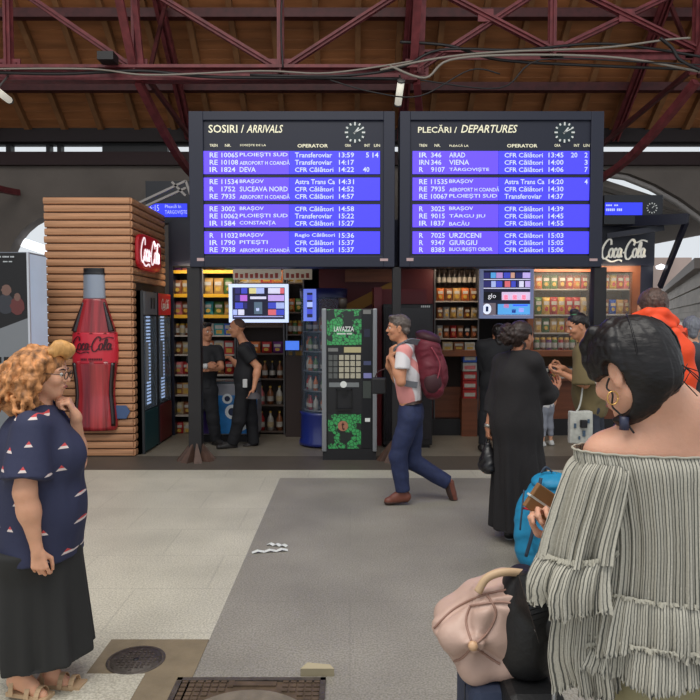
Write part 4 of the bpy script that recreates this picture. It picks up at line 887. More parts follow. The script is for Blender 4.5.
# ================================================================== PEOPLE : distance-field bodies
NX = np.newaxis
def nv(v): return np.array(v, dtype=np.float64)
def unit(v): v = nv(v); return v/np.linalg.norm(v)
class Vox:
    def __init__(s, lo, hi, h):
        s.lo = nv(lo)-2*h; s.h = h; s.n = (np.ceil((nv(hi)+2*h-s.lo)/h)).astype(int)+1
        s.d = np.full(tuple(s.n), .5, np.float32)
    def sub(s, lo, hi):
        a = np.maximum(np.floor((nv(lo)-s.lo)/s.h).astype(int), 0); b = np.minimum(np.ceil((nv(hi)-s.lo)/s.h).astype(int)+1, s.n)
        if np.any(b <= a): return None
        sl = tuple(slice(int(a[i]), int(b[i])) for i in range(3))
        g = [(s.lo[i]+s.h*np.arange(a[i], b[i])).astype(np.float32) for i in range(3)]
        return sl, g[0][:, NX, NX], g[1][NX, :, NX], g[2][NX, NX, :]
    def put(s, sl, d, k, op):
        o = s.d[sl]
        if op == 'u':
            if k > 0:
                hh = np.maximum(k-np.abs(o-d), 0)/k; s.d[sl] = np.minimum(o, d)-hh*hh*k*.25
            else: s.d[sl] = np.minimum(o, d)
        else:
            d = -d
            if k > 0: hh = np.maximum(k-np.abs(o-d), 0)/k; s.d[sl] = np.maximum(o, d)+hh*hh*k*.25
            else: s.d[sl] = np.maximum(o, d)
    def cap(s, a, b, ra, rb=None, k=.02, op='u', flat=(0, 0), sq=None):
        rb = ra if rb is None else rb; a = nv(a); b = nv(b); m = max(ra, rb)*(1.0)+k+3*s.h
        q = s.sub(np.minimum(a, b)-m, np.maximum(a, b)+m)
        if q is None: return
        sl, X, Y, Z = q; ab = b-a; L2 = max(float(ab@ab), 1e-12)
        px, py, pz = X-a[0], Y-a[1], Z-a[2]
        tt = (px*ab[0]+py*ab[1]+pz*ab[2])/L2; t = np.clip(tt, 0, 1)
        qx, qy, qz = px-t*ab[0], py-t*ab[1], pz-t*ab[2]
        if sq is not None:   # flatten: (axis, factor): distances along axis are divided by factor
            ax, f = unit(sq[0]), sq[1]; al = qx*ax[0]+qy*ax[1]+qz*ax[2]; e = (1/f-1)
            dist = np.sqrt(np.maximum(qx*qx+qy*qy+qz*qz+al*al*(1/(f*f)-1), 0)); r = ra+(rb-ra)*t; d = (dist-r)*min(1, f)
        else: d = np.sqrt(qx*qx+qy*qy+qz*qz)-(ra+(rb-ra)*t)
        L = math.sqrt(L2)
        if flat[0]: d = np.maximum(d, -tt*L)
        if flat[1]: d = np.maximum(d, (tt-1)*L)
        s.put(sl, d.astype(np.float32), k, op)
    def ell(s, c, r, ax=None, k=.02, op='u'):
        c = nv(c); r = nv(r); m = float(max(r))+k+3*s.h; q = s.sub(c-m, c+m)
        if q is None: return
        sl, X, Y, Z = q; p = (X-c[0], Y-c[1], Z-c[2])
        if ax is not None: p = [p[0]*a[0]+p[1]*a[1]+p[2]*a[2] for a in [unit(a) for a in ax]]
        k0 = np.sqrt((p[0]/r[0])**2+(p[1]/r[1])**2+(p[2]/r[2])**2); k1 = np.sqrt((p[0]/r[0]**2)**2+(p[1]/r[1]**2)**2+(p[2]/r[2]**2)**2)
        s.put(sl, (k0*(k0-1)/np.maximum(k1, 1e-9)).astype(np.float32), k, op)
    def chain(s, P, R, k=.02, op='u'):
        for i in range(len(P)-1): s.cap(P[i], P[i+1], R[i], R[i+1], k, op)
    def plane(s, p, n, k=0):
        q = s.sub(s.lo-1, s.lo+s.n*s.h+1); sl, X, Y, Z = q; n = unit(n)
        d = ((X-p[0])*n[0]+(Y-p[1])*n[1]+(Z-p[2])*n[2]).astype(np.float32)
        s.d = np.maximum(s.d, d)
    def mesh(s, name, mat, fn=None, smooth=1):
        d = s.d; d[0] = d[-1] = .5; d[:, 0] = d[:, -1] = .5; d[:, :, 0] = d[:, :, -1] = .5
        ins = d < 0
        c = ins[:-1, :-1, :-1].astype(np.int8)
        for i, j, k in ((1, 0, 0), (0, 1, 0), (0, 0, 1), (1, 1, 0), (1, 0, 1), (0, 1, 1), (1, 1, 1)):
            c = c+ins[i:ins.shape[0]-1+i, j:ins.shape[1]-1+j, k:ins.shape[2]-1+k]
        I, J, K_ = np.nonzero((c > 0) & (c < 8)); idx = np.full(c.shape, -1, np.int32); idx[I, J, K_] = np.arange(len(I))
        acc = np.zeros((len(I), 3)); cnt = np.zeros(len(I))
        cor = [(i, j, k) for i in (0, 1) for j in (0, 1) for k in (0, 1)]; val = {q: d[I+q[0], J+q[1], K_+q[2]].astype(np.float64) for q in cor}
        for a in cor:
            for axn in range(3):
                if a[axn] == 0:
                    b = list(a); b[axn] = 1; b = tuple(b); va, vb = val[a], val[b]; m = (va < 0) != (vb < 0)
                    t = np.where(m, va/np.where(m, va-vb, 1), 0); P = np.tile(np.array(a, float), (len(I), 1)); P[:, axn] = t
                    acc[m] += P[m]; cnt[m] += 1
        pos = s.lo+(np.stack([I, J, K_], 1)+acc/cnt[:, NX])*s.h
        quads = []
        for axn in range(3):
            o1, o2 = (axn+1) % 3, (axn+2) % 3
            sl0 = [slice(None)]*3; sl1 = [slice(None)]*3; sl0[axn] = slice(0, -1); sl1[axn] = slice(1, None)
            A = ins[tuple(sl0)]; B = ins[tuple(sl1)]; E = np.nonzero(A != B)
            E = np.stack(E, 1); ok = (E[:, o1] > 0) & (E[:, o2] > 0) & (E[:, o1] < c.shape[o1]) & (E[:, o2] < c.shape[o2]); E = E[ok]
            dirn = A[tuple(E.T)]
            def cell(d1, d2):
                Q = E.copy(); Q[:, o1] += d1; Q[:, o2] += d2; return idx[tuple(Q.T)]
            q = np.stack([cell(-1, -1), cell(0, -1), cell(0, 0), cell(-1, 0)], 1); q[~dirn] = q[~dirn][:, ::-1]; quads.append(q)
        Q = np.concatenate(quads); Q = Q[(Q >= 0).all(1)]
        for _ in range(smooth):   # light relaxation
            a = np.zeros_like(pos); n_ = np.zeros(len(pos))
            for i in range(4):
                np.add.at(a, Q[:, i], pos[Q[:, (i+1) % 4]]); np.add.at(a, Q[:, i], pos[Q[:, (i+3) % 4]]); np.add.at(n_, Q[:, i], 2)
            pos = pos*.5+.5*a/np.maximum(n_, 1)[:, NX]
        if fn is not None:
            n1 = np.cross(pos[Q[:, 2]]-pos[Q[:, 0]], pos[Q[:, 3]]-pos[Q[:, 1]]); N = np.zeros_like(pos)
            for i in range(4): np.add.at(N, Q[:, i], n1)
            N /= np.maximum(np.linalg.norm(N, axis=1), 1e-12)[:, NX]; pos = fn(pos, N)
        me = bpy.data.meshes.new(name); me.vertices.add(len(pos)); me.vertices.foreach_set('co', pos.astype(np.float32).ravel())
        me.loops.add(len(Q)*4); me.loops.foreach_set('vertex_index', Q.astype(np.int32).ravel()); me.polygons.add(len(Q))
        me.polygons.foreach_set('loop_start', np.arange(0, len(Q)*4, 4, dtype=np.int32)); me.polygons.foreach_set('loop_total', np.full(len(Q), 4, np.int32)) if False else None
        me.update(calc_edges=True); me.validate(); me.polygons.foreach_set('use_smooth', [True]*len(me.polygons)); me.materials.append(mat); return me

def folds(amp, fr, seed=0, vert=1.0):
    r = np.random.RandomState(seed); W = r.normal(size=(5, 3)); W /= np.linalg.norm(W, axis=1)[:, NX]; W[:, 2] *= vert; ph = r.uniform(0, 6, 5)
    def fn(P, N):
        q = P*fr; s = np.zeros(len(P)); wv = np.zeros(len(P))
        for i in range(5):
            f = 1+.7*i; s += np.sin(q@W[i]*f+ph[i]+1.3*wv)/(1+.6*i); wv = s
        return P+N*(amp*s/2)[:, NX]
    return fn
def perp(F_, up):
    F_ = unit(F_); up = nv(up); L_ = np.cross(up, F_); L_ = unit(L_); U = np.cross(F_, L_); return F_, L_, U

class Person:
    """J: joints in world space. F: body forward, head: (centre, forward, up)"""
    def __init__(s, name, label, J, F_, HC, HF, HU=(0, 0, 1), sc=1.0, group=None, base=None, build=1.0):
        s.J = {k: nv(v) for k, v in J.items()}; s.F, s.L, s.U = perp(F_, (0, 0, 1)); s.sc = sc; s.bu = build
        s.HC = nv(HC); s.hf, s.hl, s.hu = perp(HF, HU)
        b = base if base is not None else (s.J['ankL']+s.J['ankR'])/2
        s.t = thing(name, label, 'person', (float(b[0]), float(b[1]), 0), group)
        allp = np.stack(list(s.J.values())+[s.HC]); s.lo = allp.min(0)-.22*sc*build; s.hi = allp.max(0)+.22*sc*build; s.lo[2] = max(s.lo[2], -.02); s.hands = []
    def hp(s, a, b, c): return s.HC+(s.hf*a+s.hl*b+s.hu*c)*s.sc
    def torso(s, v, g=0, hips=True, belly=0, bust=0):
        J, c, b = s.J, s.sc, s.bu; pel, ch, nk = J['pel'], J['chest'], J['neck']; up = unit(nk-pel); l = unit(J['shL']-J['shR']); f = unit(np.cross(l, up))
        l2 = unit(J['hipL']-J['hipR']); f2 = unit(np.cross(l2, up))
        if hips: v.ell(pel, (nv((.112, .165, .13))*c*b+g), (f2, l2, up), .05)
        v.ell((pel+ch)/2, (nv((.10, .135, .18))*c*b+g), (f, l, up), .06)
        v.ell(ch, (nv((.118, .158, .19))*c*b+g), (f, l, up), .05)
        v.cap(J['shL']-l*.025*c, J['shR']+l*.025*c, .056*c+g, k=.05)
        v.cap(nk-up*.01, J['shL']*.55+nk*.45-up*.02*c, .046*c+g, .045*c+g, .05); v.cap(nk-up*.01, J['shR']*.55+nk*.45-up*.02*c, .046*c+g, .045*c+g, .05)
        if belly: v.ell((pel*.6+ch*.4)+f*belly*.75, (nv((.13, .17, .17))*c*b+g), (f, l, up), .06)
        if bust:
            for q in (-1, 1): v.ell(ch+f*(.085*c*b+bust*.3)+l*q*.075*c-up*.02*c, nv((.07, .07, .075))*c+g+bust*.2, (f, l, up), .05)
    def arm(s, v, side, g=0, t=1.0, fore=True, w=1.0, flat=1, loose=0):
        J, c = s.J, s.sc; a, e, w_ = J['sh'+side], J['el'+side], J['wr'+side]
        if t < 1 or not fore:
            e2 = a+(e-a)*t; v.cap(a, e2, .052*c*w+g, (.042*c*w+g+loose), .04, flat=(0, flat))
        else:
            v.cap(a, e, .05*c*w+g, .038*c*w+g, .035); v.cap(e, e+(w_-e)*.35, .038*c*w+g, .039*c*w+g, .03); v.cap(e+(w_-e)*.3, w_, .039*c*w+g, .024*c+g*.8, .03)
    def leg(s, v, side, g=0, t=1.0, w=1.0, loose=0, low=True):
        J, c = s.J, s.sc; h, k, a = J['hip'+side], J['kn'+side], J['ank'+side]
        v.cap(h, k, .083*c*w+g, .056*c*w+g+loose, .05)
        if low: 
            e = k+(a-k)*t
            v.cap(k, e, .054*c*w+g+loose, .038*c*w+g+loose, .03, flat=(0, 1 if t < 1 or g else 0))
            bk = -s.F*1.0; ax_ = unit(a-k); bk = unit(bk-ax_*float(bk@ax_)); v.cap(k+(a-k)*.18+bk*.012*c, k+(a-k)*.5+bk*.012*c, .050*c*w+g, .042*c*w+g, .04)
    def foot(s, v, side, g=0, k=.02):
        a, t = s.J['ank'+side], s.J['toe'+side]; c = s.sc; d = unit(t-a); heel = a-d*.04*c; heel = a+nv((0, 0, -.045*c))*1.0-unit(nv((d[0], d[1], 0))+1e-6)*.03*c if abs(d[2]) < .8 else a-d*.0
        v.cap(a, heel, .032*c+g, .032*c+g, k); v.cap(heel, t, .032*c+g, .026*c+g, k); v.cap(a, a+(t-a)*.6, .03*c+g, .028*c+g, k)
    def neck(s, v, g=0):
        v.cap(s.J['neck']-s.U*.03*s.sc, s.hp(-.015, 0, -.05), .056*s.sc+g, .052*s.sc+g, .03)
    def head(s, v, k=.015):
        c = s.sc; ax = (s.hf, s.hl, s.hu); H = s.hp
        v.ell(H(-.012, 0, .03), nv((.098, .076, .086))*c, ax, .02); v.ell(H(.02, 0, -.03), nv((.068, .062, .08))*c, ax, .03)
        v.cap(H(.045, 0, -.088), H(.06, 0, -.09), .024*c, .02*c, .03); v.cap(H(.0, .045, -.055), H(.05, .015, -.09), .022*c, .02*c, .025); v.cap(H(.0, -.045, -.055), H(.05, -.015, -.09), .022*c, .02*c, .025)
        for q in (-1, 1):
            v.ell(H(.098, q*.031, .004), nv((.024, .019, .014))*c, ax, .012, 's'); v.ell(H(.062, q*.042, -.025), nv((.026, .022, .022))*c, ax, .02)
            v.cap(H(.078, q*.018, .026), H(.068, q*.048, .024), .010*c, .009*c, .014)
            v.ell(H(-.005, q*.078, -.008), nv((.019, .009, .032))*c, ax, .006); v.ell(H(-.001, q*.086, -.006), nv((.010, .006, .02))*c, ax, .004, 's')
            v.ell(H(-.002, q*.078, -.034), nv((.010, .008, .011))*c, ax, .005)
        v.cap(H(.084, 0, .012), H(.106, 0, -.022), .008*c, .012*c, .014); v.ell(H(.094, .011, -.028), nv((.010, .008, .007))*c, ax, .006); v.ell(H(.094, -.011, -.028), nv((.010, .008, .007))*c, ax, .006)
        v.cap(H(.084, .018, -.056), H(.084, -.018, -.056), .008*c, .008*c, .010); v.cap(H(.092, .008, -.052), H(.092, -.008, -.052), .006*c, .006*c, .006); v.cap(H(.088, .010, -.064), H(.088, -.010, -.064), .008*c, .008*c, .006)
    def hand(s, v, side, d, n, curl=(.5, .5, .5, .5), th=.6, sz=1.0):
        """d: along the hand, n: where the palm faces; curl per finger in radians"""
        c = s.sc*sz; w = s.J['wr'+side]; d = unit(d); n = unit(nv(n)-d*float(nv(n)@d)); t = np.cross(d, n)*(1 if side == 'R' else -1)
        # t points to the thumb side
        v.cap(w-d*.01, w+d*.02, .023*c, .022*c, .015)
        offs = (.030, .010, -.010, -.028); kl = (.086, .090, .084, .075); fl = (.043, .048, .044, .034)
        for i in range(4):
            kn = w+(d*kl[i]+t*offs[i])*c; v.cap(w+(d*.02+t*offs[i]*.6)*c, kn, .0125*c, .0105*c, .010)
            p = kn; an = 0
            for j, (sl_, ca) in enumerate(((1, .9), (.62, 1.1), (.5, .8))):
                an += curl[i]*ca; dr = d*math.cos(an)+n*math.sin(an); dr = unit(dr+t*(offs[i]*1.6)*(1 if an < 1 else 0)); q = p+dr*fl[i]*sl_*c
                v.cap(p, q, (.0092-.0009*j)*c, (.0086-.0009*j)*c, .003); p = q
        b = w+(d*.022+t*.02+n*.006)*c; m = b+(d*.034+t*.026+n*.018*(1+th))*c; e = m+(d*.030+t*(.006-.012*th)+n*.012*th)*c; f = e+(d*.024-t*.006*th+n*.010*th)*c
        v.cap(b, m, .0145*c, .0115*c, .012); v.cap(m, e, .0108*c, .0095*c, .004); v.cap(e, f, .0095*c, .008*c, .003)
    def body(s, h, skin, hands=(), arms='LR', legs=True, wa=1.0, wl=1.0, hands_scale=1.0, feet=True, **kw):
        v = Vox(s.lo, s.hi, h); s.torso(v, 0, **kw); s.neck(v)
        for a in arms: s.arm(v, a, w=wa)
        if legs:
            for a in 'LR':
                s.leg(v, a, w=wl); 
                if feet: s.foot(v, a)
        s.head(v)
        for hd in hands: s.hand(v, *hd[:1], **hd[1])
        v.plane((0, 0, .004), (0, 0, -1))
        return s.add('body', v, skin)
    def add(s, nm, v, mat, fn=None, smooth=1, label=None, parent=None): return obj(nm, v.mesh(nm, mat, fn, smooth), None, parent or s.t, label)
    def eyes(s, iris=(60, 40, 28)):
        mw = M('eye_white', (222, 216, 208), .25); mi = M('iris_%d' % iris[0], iris, .2)
        for q in (-1, 1):
            m = MB(); c = V(s.hp(.076, q*.031, .004)); r = .0125*s.sc
            m.lathe([(r*math.sin(a*math.pi/8), -r*math.cos(a*math.pi/8)) for a in range(9)], tuple(c), 10)
            e = obj('eye', m, mw, s.t); m = MB(); c2 = V(s.hp(.0855, q*.031, .003)); r2 = .0052*s.sc
            m.lathe([(r2*math.sin(a*math.pi/6), -r2*math.cos(a*math.pi/6)) for a in range(7)], tuple(c2), 8); obj('iris', m, mi, e)
    def brows(s, mat):
        for q in (-1, 1): obj('eyebrow', MB().tube([V(s.hp(.091, q*.014, .026)), V(s.hp(.088, q*.032, .032)), V(s.hp(.074, q*.052, .026))], [.003*s.sc, .004*s.sc, .002*s.sc], 5), mat, s.t)
    def lips(s, mat):
        obj('lips', MB().tube([V(s.hp(.092, -.020, -.058)), V(s.hp(.0985, -.007, -.056)), V(s.hp(.0985, .007, -.056)), V(s.hp(.092, .020, -.058))], [.002, .0055*s.sc, .0055*s.sc, .002], 6), mat, s.t)
    def shirt(s, h, mat, g=.012, sl=.55, hem=None, neckcut=.062, nm='shirt', fold=(.008, 22, 3), hips=True, loose=.012, w=1.0, long=False, arms='LR', extra=None, **kw):
        v = Vox(s.lo, s.hi, h); s.torso(v, g, hips=hips, **kw)
        if hem is not None and not hips: pass
        for a in arms:
            if long: s.arm(v, a, g, w=w)
            else: s.arm(v, a, g+.004, t=sl, fore=False, w=w, loose=loose)
        if extra: extra(v)
        if hem is not None: v.plane(hem, (0, 0, -1) if len(hem) == 3 and True else hem)
        up = unit(s.J['neck']-s.J['chest']); nb = s.J['neck']+up*.03*s.sc
        v.cap(nb-up*.03*s.sc, s.hp(0, 0, .0), neckcut*s.sc, neckcut*s.sc*1.25, .008, 's')
        return s.add(nm, v, mat, folds(fold[0], fold[1], fold[2], .5))
    def trousers(s, h, mat, top, g=.012, t=.97, w=1.0, loose=.012, nm='trousers', fold=(.007, 24, 5), **kw):
        v = Vox(s.lo, s.hi, h); J, c = s.J, s.sc; up = unit(J['chest']-J['pel']); l2 = unit(J['hipL']-J['hipR']); f2 = unit(np.cross(l2, up))
        v.ell(J['pel'], nv((.112, .165, .14))*c*s.bu+g, (f2, l2, up), .05)
        for a in 'LR': s.leg(v, a, g, t=t, w=w, loose=loose)
        v.plane(top, up); return s.add(nm, v, mat, folds(fold[0], fold[1], fold[2], .6))
    def shoe(s, side, h, mat, sole=None, g=.010):
        a, t = s.J['ank'+side], s.J['toe'+side]; v = Vox(np.minimum(a, t)-.12, np.maximum(a, t)+.12, h); s.foot(v, side, g); v.plane(a+s.U*.03, s.U)
        v.plane((0, 0, .006), (0, 0, -1)); o = s.add('shoe', v, mat)
        if sole:
            v = Vox(np.minimum(a, t)-.12, np.maximum(a, t)+.12, h); s.foot(v, side, g+.005)
            d = unit(t-a) if abs((t-a)[2]) > .14 else unit(nv((t-a)*nv((1, 1, 0)))); nn = unit(np.cross(d, s.L)); nn = -nn if nn[2] < 0 else nn
            p = t-nn*.004; v.plane(p, nn); v.plane((0, 0, .003), (0, 0, -1)); s.add('sole', v, sole, parent=o)
        return o
    def hairmass(s, h, mat, prims, fn=None, face=True, nm='hair', lo=None, hi=None, cut=.0, ear=True, smooth=1, label=None):
        v = Vox((s.HC-.2) if lo is None else lo, (s.HC+.2) if hi is None else hi, h); prims(v)
        if face:   # clear the face
            v.ell(s.hp(.085, 0, -.03+cut), nv((.075, .060, .078))*s.sc, (s.hf, s.hl, s.hu), .01, 's')
            v.ell(s.hp(.05, 0, -.09+cut), nv((.10, .09, .05))*s.sc, (s.hf, s.hl, s.hu), .01, 's')
            if ear:
                for q in (-1, 1): v.ell(s.hp(.0, q*.085, -.015), nv((.022, .02, .035))*s.sc, (s.hf, s.hl, s.hu), .006, 's')
        return s.add(nm, v, mat, fn, smooth, label)
def skin(nm, c): return M(nm, c, .5, noise=(14, .08), bump=(90, .12), sss=.12, spec=.35)
def joints_standing(x, y, yaw, H=1.72, spread=.1, arms=((.05, .02), (.05, .02)), z0=0.0):
    """a relaxed standing frame; yaw in degrees, 0 faces +X"""
    a = math.radians(yaw); f = nv((math.cos(a), math.sin(a), 0)); l = nv((-math.sin(a), math.cos(a), 0)); u = nv((0, 0, 1)); b = nv((x, y, z0)); k = H/1.72
    P = lambda F_, L_, Z_: b+(f*F_+l*L_+u*Z_)*k
    J = dict(pel=P(0, 0, .93), chest=P(-.01, 0, 1.25), neck=P(-.02, 0, 1.44), shL=P(-.02, .175, 1.39), shR=P(-.02, -.175, 1.39),
             hipL=P(0, .085, .90), hipR=P(0, -.085, .90), knL=P(.01, .095+spread*.2, .48), knR=P(.01, -.095-spread*.2, .48), ankL=P(-.03, .09+spread*.5, .085), ankR=P(-.03, -.09-spread*.5, .085),
             toeL=P(.13, .11+spread*.6, .03), toeR=P(.13, -.11-spread*.6, .03), elL=P(-.04, .225, 1.10), elR=P(-.04, -.225, 1.10), wrL=P(.03, .235, .86), wrR=P(.03, -.235, .86))
    return J, f, P(.0, 0, 1.60), P
S_LIGHT = skin('skin_light', (214, 160, 130)); S_TAN = skin('skin_tan', (196, 138, 106)); S_OLIVE = skin('skin_olive', (180, 124, 96))
def hairmat(nm, c, n=.35, sc=60, st=(1, 1, .15), rough=.4): return M(nm, c, rough, noise=(sc, n), bump=(sc*1.5, .6), stretch=st, spec=.4)
H_BLACK = hairmat('hair_black', (26, 20, 20), .5, rough=.34); H_BROWN = hairmat('hair_dark_brown', (48, 34, 30), .45); H_GREY = hairmat('hair_greying', (92, 82, 76), .4)
def px(x, y, Y): return nv(pt(x, y, Y))
# ------------------------------------------------------------------ walking man (faces left)
def walking_man():
    Y = 6.2; J = dict(pel=px(411, 412, Y), chest=px(407, 372, Y), neck=px(405, 345, Y), shR=px(409, 350, Y+.17), shL=px(404, 351, Y-.17), hipL=px(409, 418, Y-.09), hipR=px(413, 418, Y+.09),
             knL=px(398, 456, Y-.08), ankL=px(403, 492, Y-.08), toeL=px(388, 501, Y-.08), knR=px(412, 461, Y+.08), ankR=px(449, 483, Y+.08), toeR=px(454, 500, Y+.08),
             elL=px(401, 382, Y-.23), wrL=px(391, 357, Y-.16), elR=px(400, 384, Y+.24), wrR=px(388, 366, Y+.18))
    p = Person('person', 'man in white and pink polo and jeans striding left with a maroon backpack', J, (-1, 0, 0), px(398, 328, Y), (-1, -.05, -.05), sc=.97, base=px(405, 505, Y)*nv((1, 1, 0)))
    p.body(.007, S_TAN, hands=(('L', dict(d=(.05, 0, 1), n=(.9, .3, 0), curl=(1.1, 1.15, 1.2, 1.2), th=.8)), ('R', dict(d=(-.1, -.1, 1), n=(.9, -.2, 0), curl=(1.1, 1.1, 1.1, 1.1)))))
    p.eyes(); p.brows(H_GREY); p.lips(M('lips_rose', (160, 90, 84), .5))
    def hr(v):
        ax = (p.hf, p.hl, p.hu); v.ell(p.hp(-.022, 0, .04), nv((.098, .083, .088)), ax, .01); v.cap(p.hp(.055, -.03, .095), p.hp(.05, .04, .098), .028, .026, .02); v.cap(p.hp(-.07, -.04, -.03), p.hp(-.07, .04, -.03), .035, .035, .02)
    p.hairmass(.006, H_GREY, hr, folds(.004, 120, 2))
    mp = M('polo_white_pink', (226, 220, 220), .8, bump=(40, .2))
    nt = mp.node_tree; b = nt.nodes['Principled BSDF']; tc = nt.nodes.new('ShaderNodeTexCoord'); w_ = nt.nodes.new('ShaderNodeTexWave'); w_.bands_direction = 'DIAGONAL'; w_.inputs['Scale'].default_value = 1.3; w_.inputs['Distortion'].default_value = 5; w_.inputs['Detail'].default_value = 1
    r = nt.nodes.new('ShaderNodeValToRGB'); r.color_ramp.elements[0].position = .62; r.color_ramp.elements[0].color = lin((222, 218, 220)); r.color_ramp.elements[1].position = .74; r.color_ramp.elements[1].color = lin((226, 150, 146))
    nt.links.new(tc.outputs['Object'], w_.inputs['Vector']); nt.links.new(w_.outputs['Fac'], r.inputs[0]); nt.links.new(r.outputs[0], b.inputs['Base Color'])
    p.shirt(.008, mp, g=.012, sl=.6, hem=None, hips=False, loose=.014, fold=(.007, 24, 3), extra=None, nm='polo_shirt')
    # collar
    mJ = M('denim_blue', (34, 44, 80), .75, noise=(30, .15), bump=(120, .3)); p.trousers(.008, mJ, J['pel']+nv((0, 0, .10)), g=.012, loose=.016, nm='jeans', w=1.0)
    v = Vox(p.lo, p.hi, .006); up = unit(p.J['chest']-p.J['pel']); v.ell(J['pel'], nv((.112, .165, .14))*.97+.018, (p.F, p.L, up), .01); v.plane(J['pel']+up*.115, up); v.plane(J['pel']+up*.08, -up); p.add('belt', v, M('belt_brown', (50, 34, 28), .5))
    ms = M('shoe_brown', (112, 62, 48), .5); so = M('sole_dark', (60, 40, 34), .7)
    p.shoe('L', .006, ms, so); p.shoe('R', .006, ms, so)
    # backpack
    bp = px(429, 364, Y)
    t = thing('backpack', 'bulging maroon hiking backpack on the back of the man striding left', 'backpack', bp-nv((0, 0, .34)))
    mm = M('pack_maroon', (104, 28, 44), .6, bump=(60, .25), noise=(8, .15)); mdk = M('pack_dark', (58, 22, 30), .6); mg = M('pack_grey', (110, 112, 118), .6)
    def add(nm, fnc, m, fold=None, h=.008):
        v = Vox(bp-.42, bp+.42, h); fnc(v); return obj(nm, v.mesh(nm, m, fold), None, t)
    ax = (nv((1, 0, .12)), nv((0, 1, 0)), nv((-.12, 0, 1)))
    def main(v):
        v.ell(bp+nv((.0, 0, -.02)), (.135, .165, .30), ax, .02); v.ell(bp+nv((-.02, 0, .16)), (.10, .15, .13), ax, .06); v.cap(bp+nv((.05, -.08, -.22)), bp+nv((.05, .08, -.22)), .08, .08, .06)
    add('main_sack', main, mm, folds(.008, 26, 9))
    add('front_pocket', lambda v: v.ell(bp+nv((.10, 0, -.06)), (.07, .12, .18), ax, .02), mm, folds(.005, 30, 4))
    add('lid', lambda v: (v.ell(bp+nv((-.01, 0, .24)), (.12, .15, .06), (nv((1, 0, -.35)), nv((0, 1, 0)), nv((.35, 0, 1))), .02)), mdk, folds(.004, 30, 4))
    add('side_mesh_pocket', lambda v: v.ell(bp+nv((.02, -.13, -.16)), (.08, .05, .10), ax, .02), mdk)
    for q in (-1, 1):
        P = crom([bp+nv((-.10, q*.09, .20)), nv(J['shL'] if q < 0 else J['shR'])+nv((.02, 0, .085)), nv(J['shL'] if q < 0 else J['shR'])+nv((-.085, 0, .02)), px(394, 360, Y+q*.13), px(398, 380, Y+q*.17), bp+nv((-.12, q*.13, -.18))], 6)
        m = MB()
        for a, b_ in zip(P[:-1], P[1:]): m.bar(a, b_, .055, .014, up=(0, 1, 0) if 0 else tuple(nv((-1, 0, .4))))
        obj('shoulder_strap', m, mg if q < 0 else mdk, t)
    m = MB(); m.tube(crom([bp+nv((.0, -.165, .16)), bp+nv((.08, -.16, .0)), bp+nv((.03, -.165, -.2))], 6), .006, 6); obj('zip', m, M('pack_zip', (150, 60, 74), .5), t)
    cl = MB(); c = px(404, 343, Y); ring = [V((c[0]+.062*math.cos(a*math.pi/8), c[1]+.066*math.sin(a*math.pi/8), c[2]-.006+.03*math.cos(a*math.pi/8))) for a in range(17)]; cl.tube(ring, .014, 6); obj('collar', cl, M('collar_pink', (214, 170, 168), .8), p.t)
    bx = thing('belt_bag', 'small black box bag held in front of the striding man', 'bag', px(378, 396, Y+.15))
    obj('bag_body', MB().box(px(373, 0, Y)[0], px(388, 0, Y)[0], Y+.14, Y+.24, px(0, 394, Y+.15)[2], px(0, 378, Y+.15)[2]), M('bag_black', (22, 22, 26), .5), bx, bevel=.012); obj('bag_handle', MB().tube(crom([px(375, 379, Y+.19), px(378, 372, Y+.19), px(388, 368, Y+.19)], 5), .006, 6), mdk, bx)
walking_man()
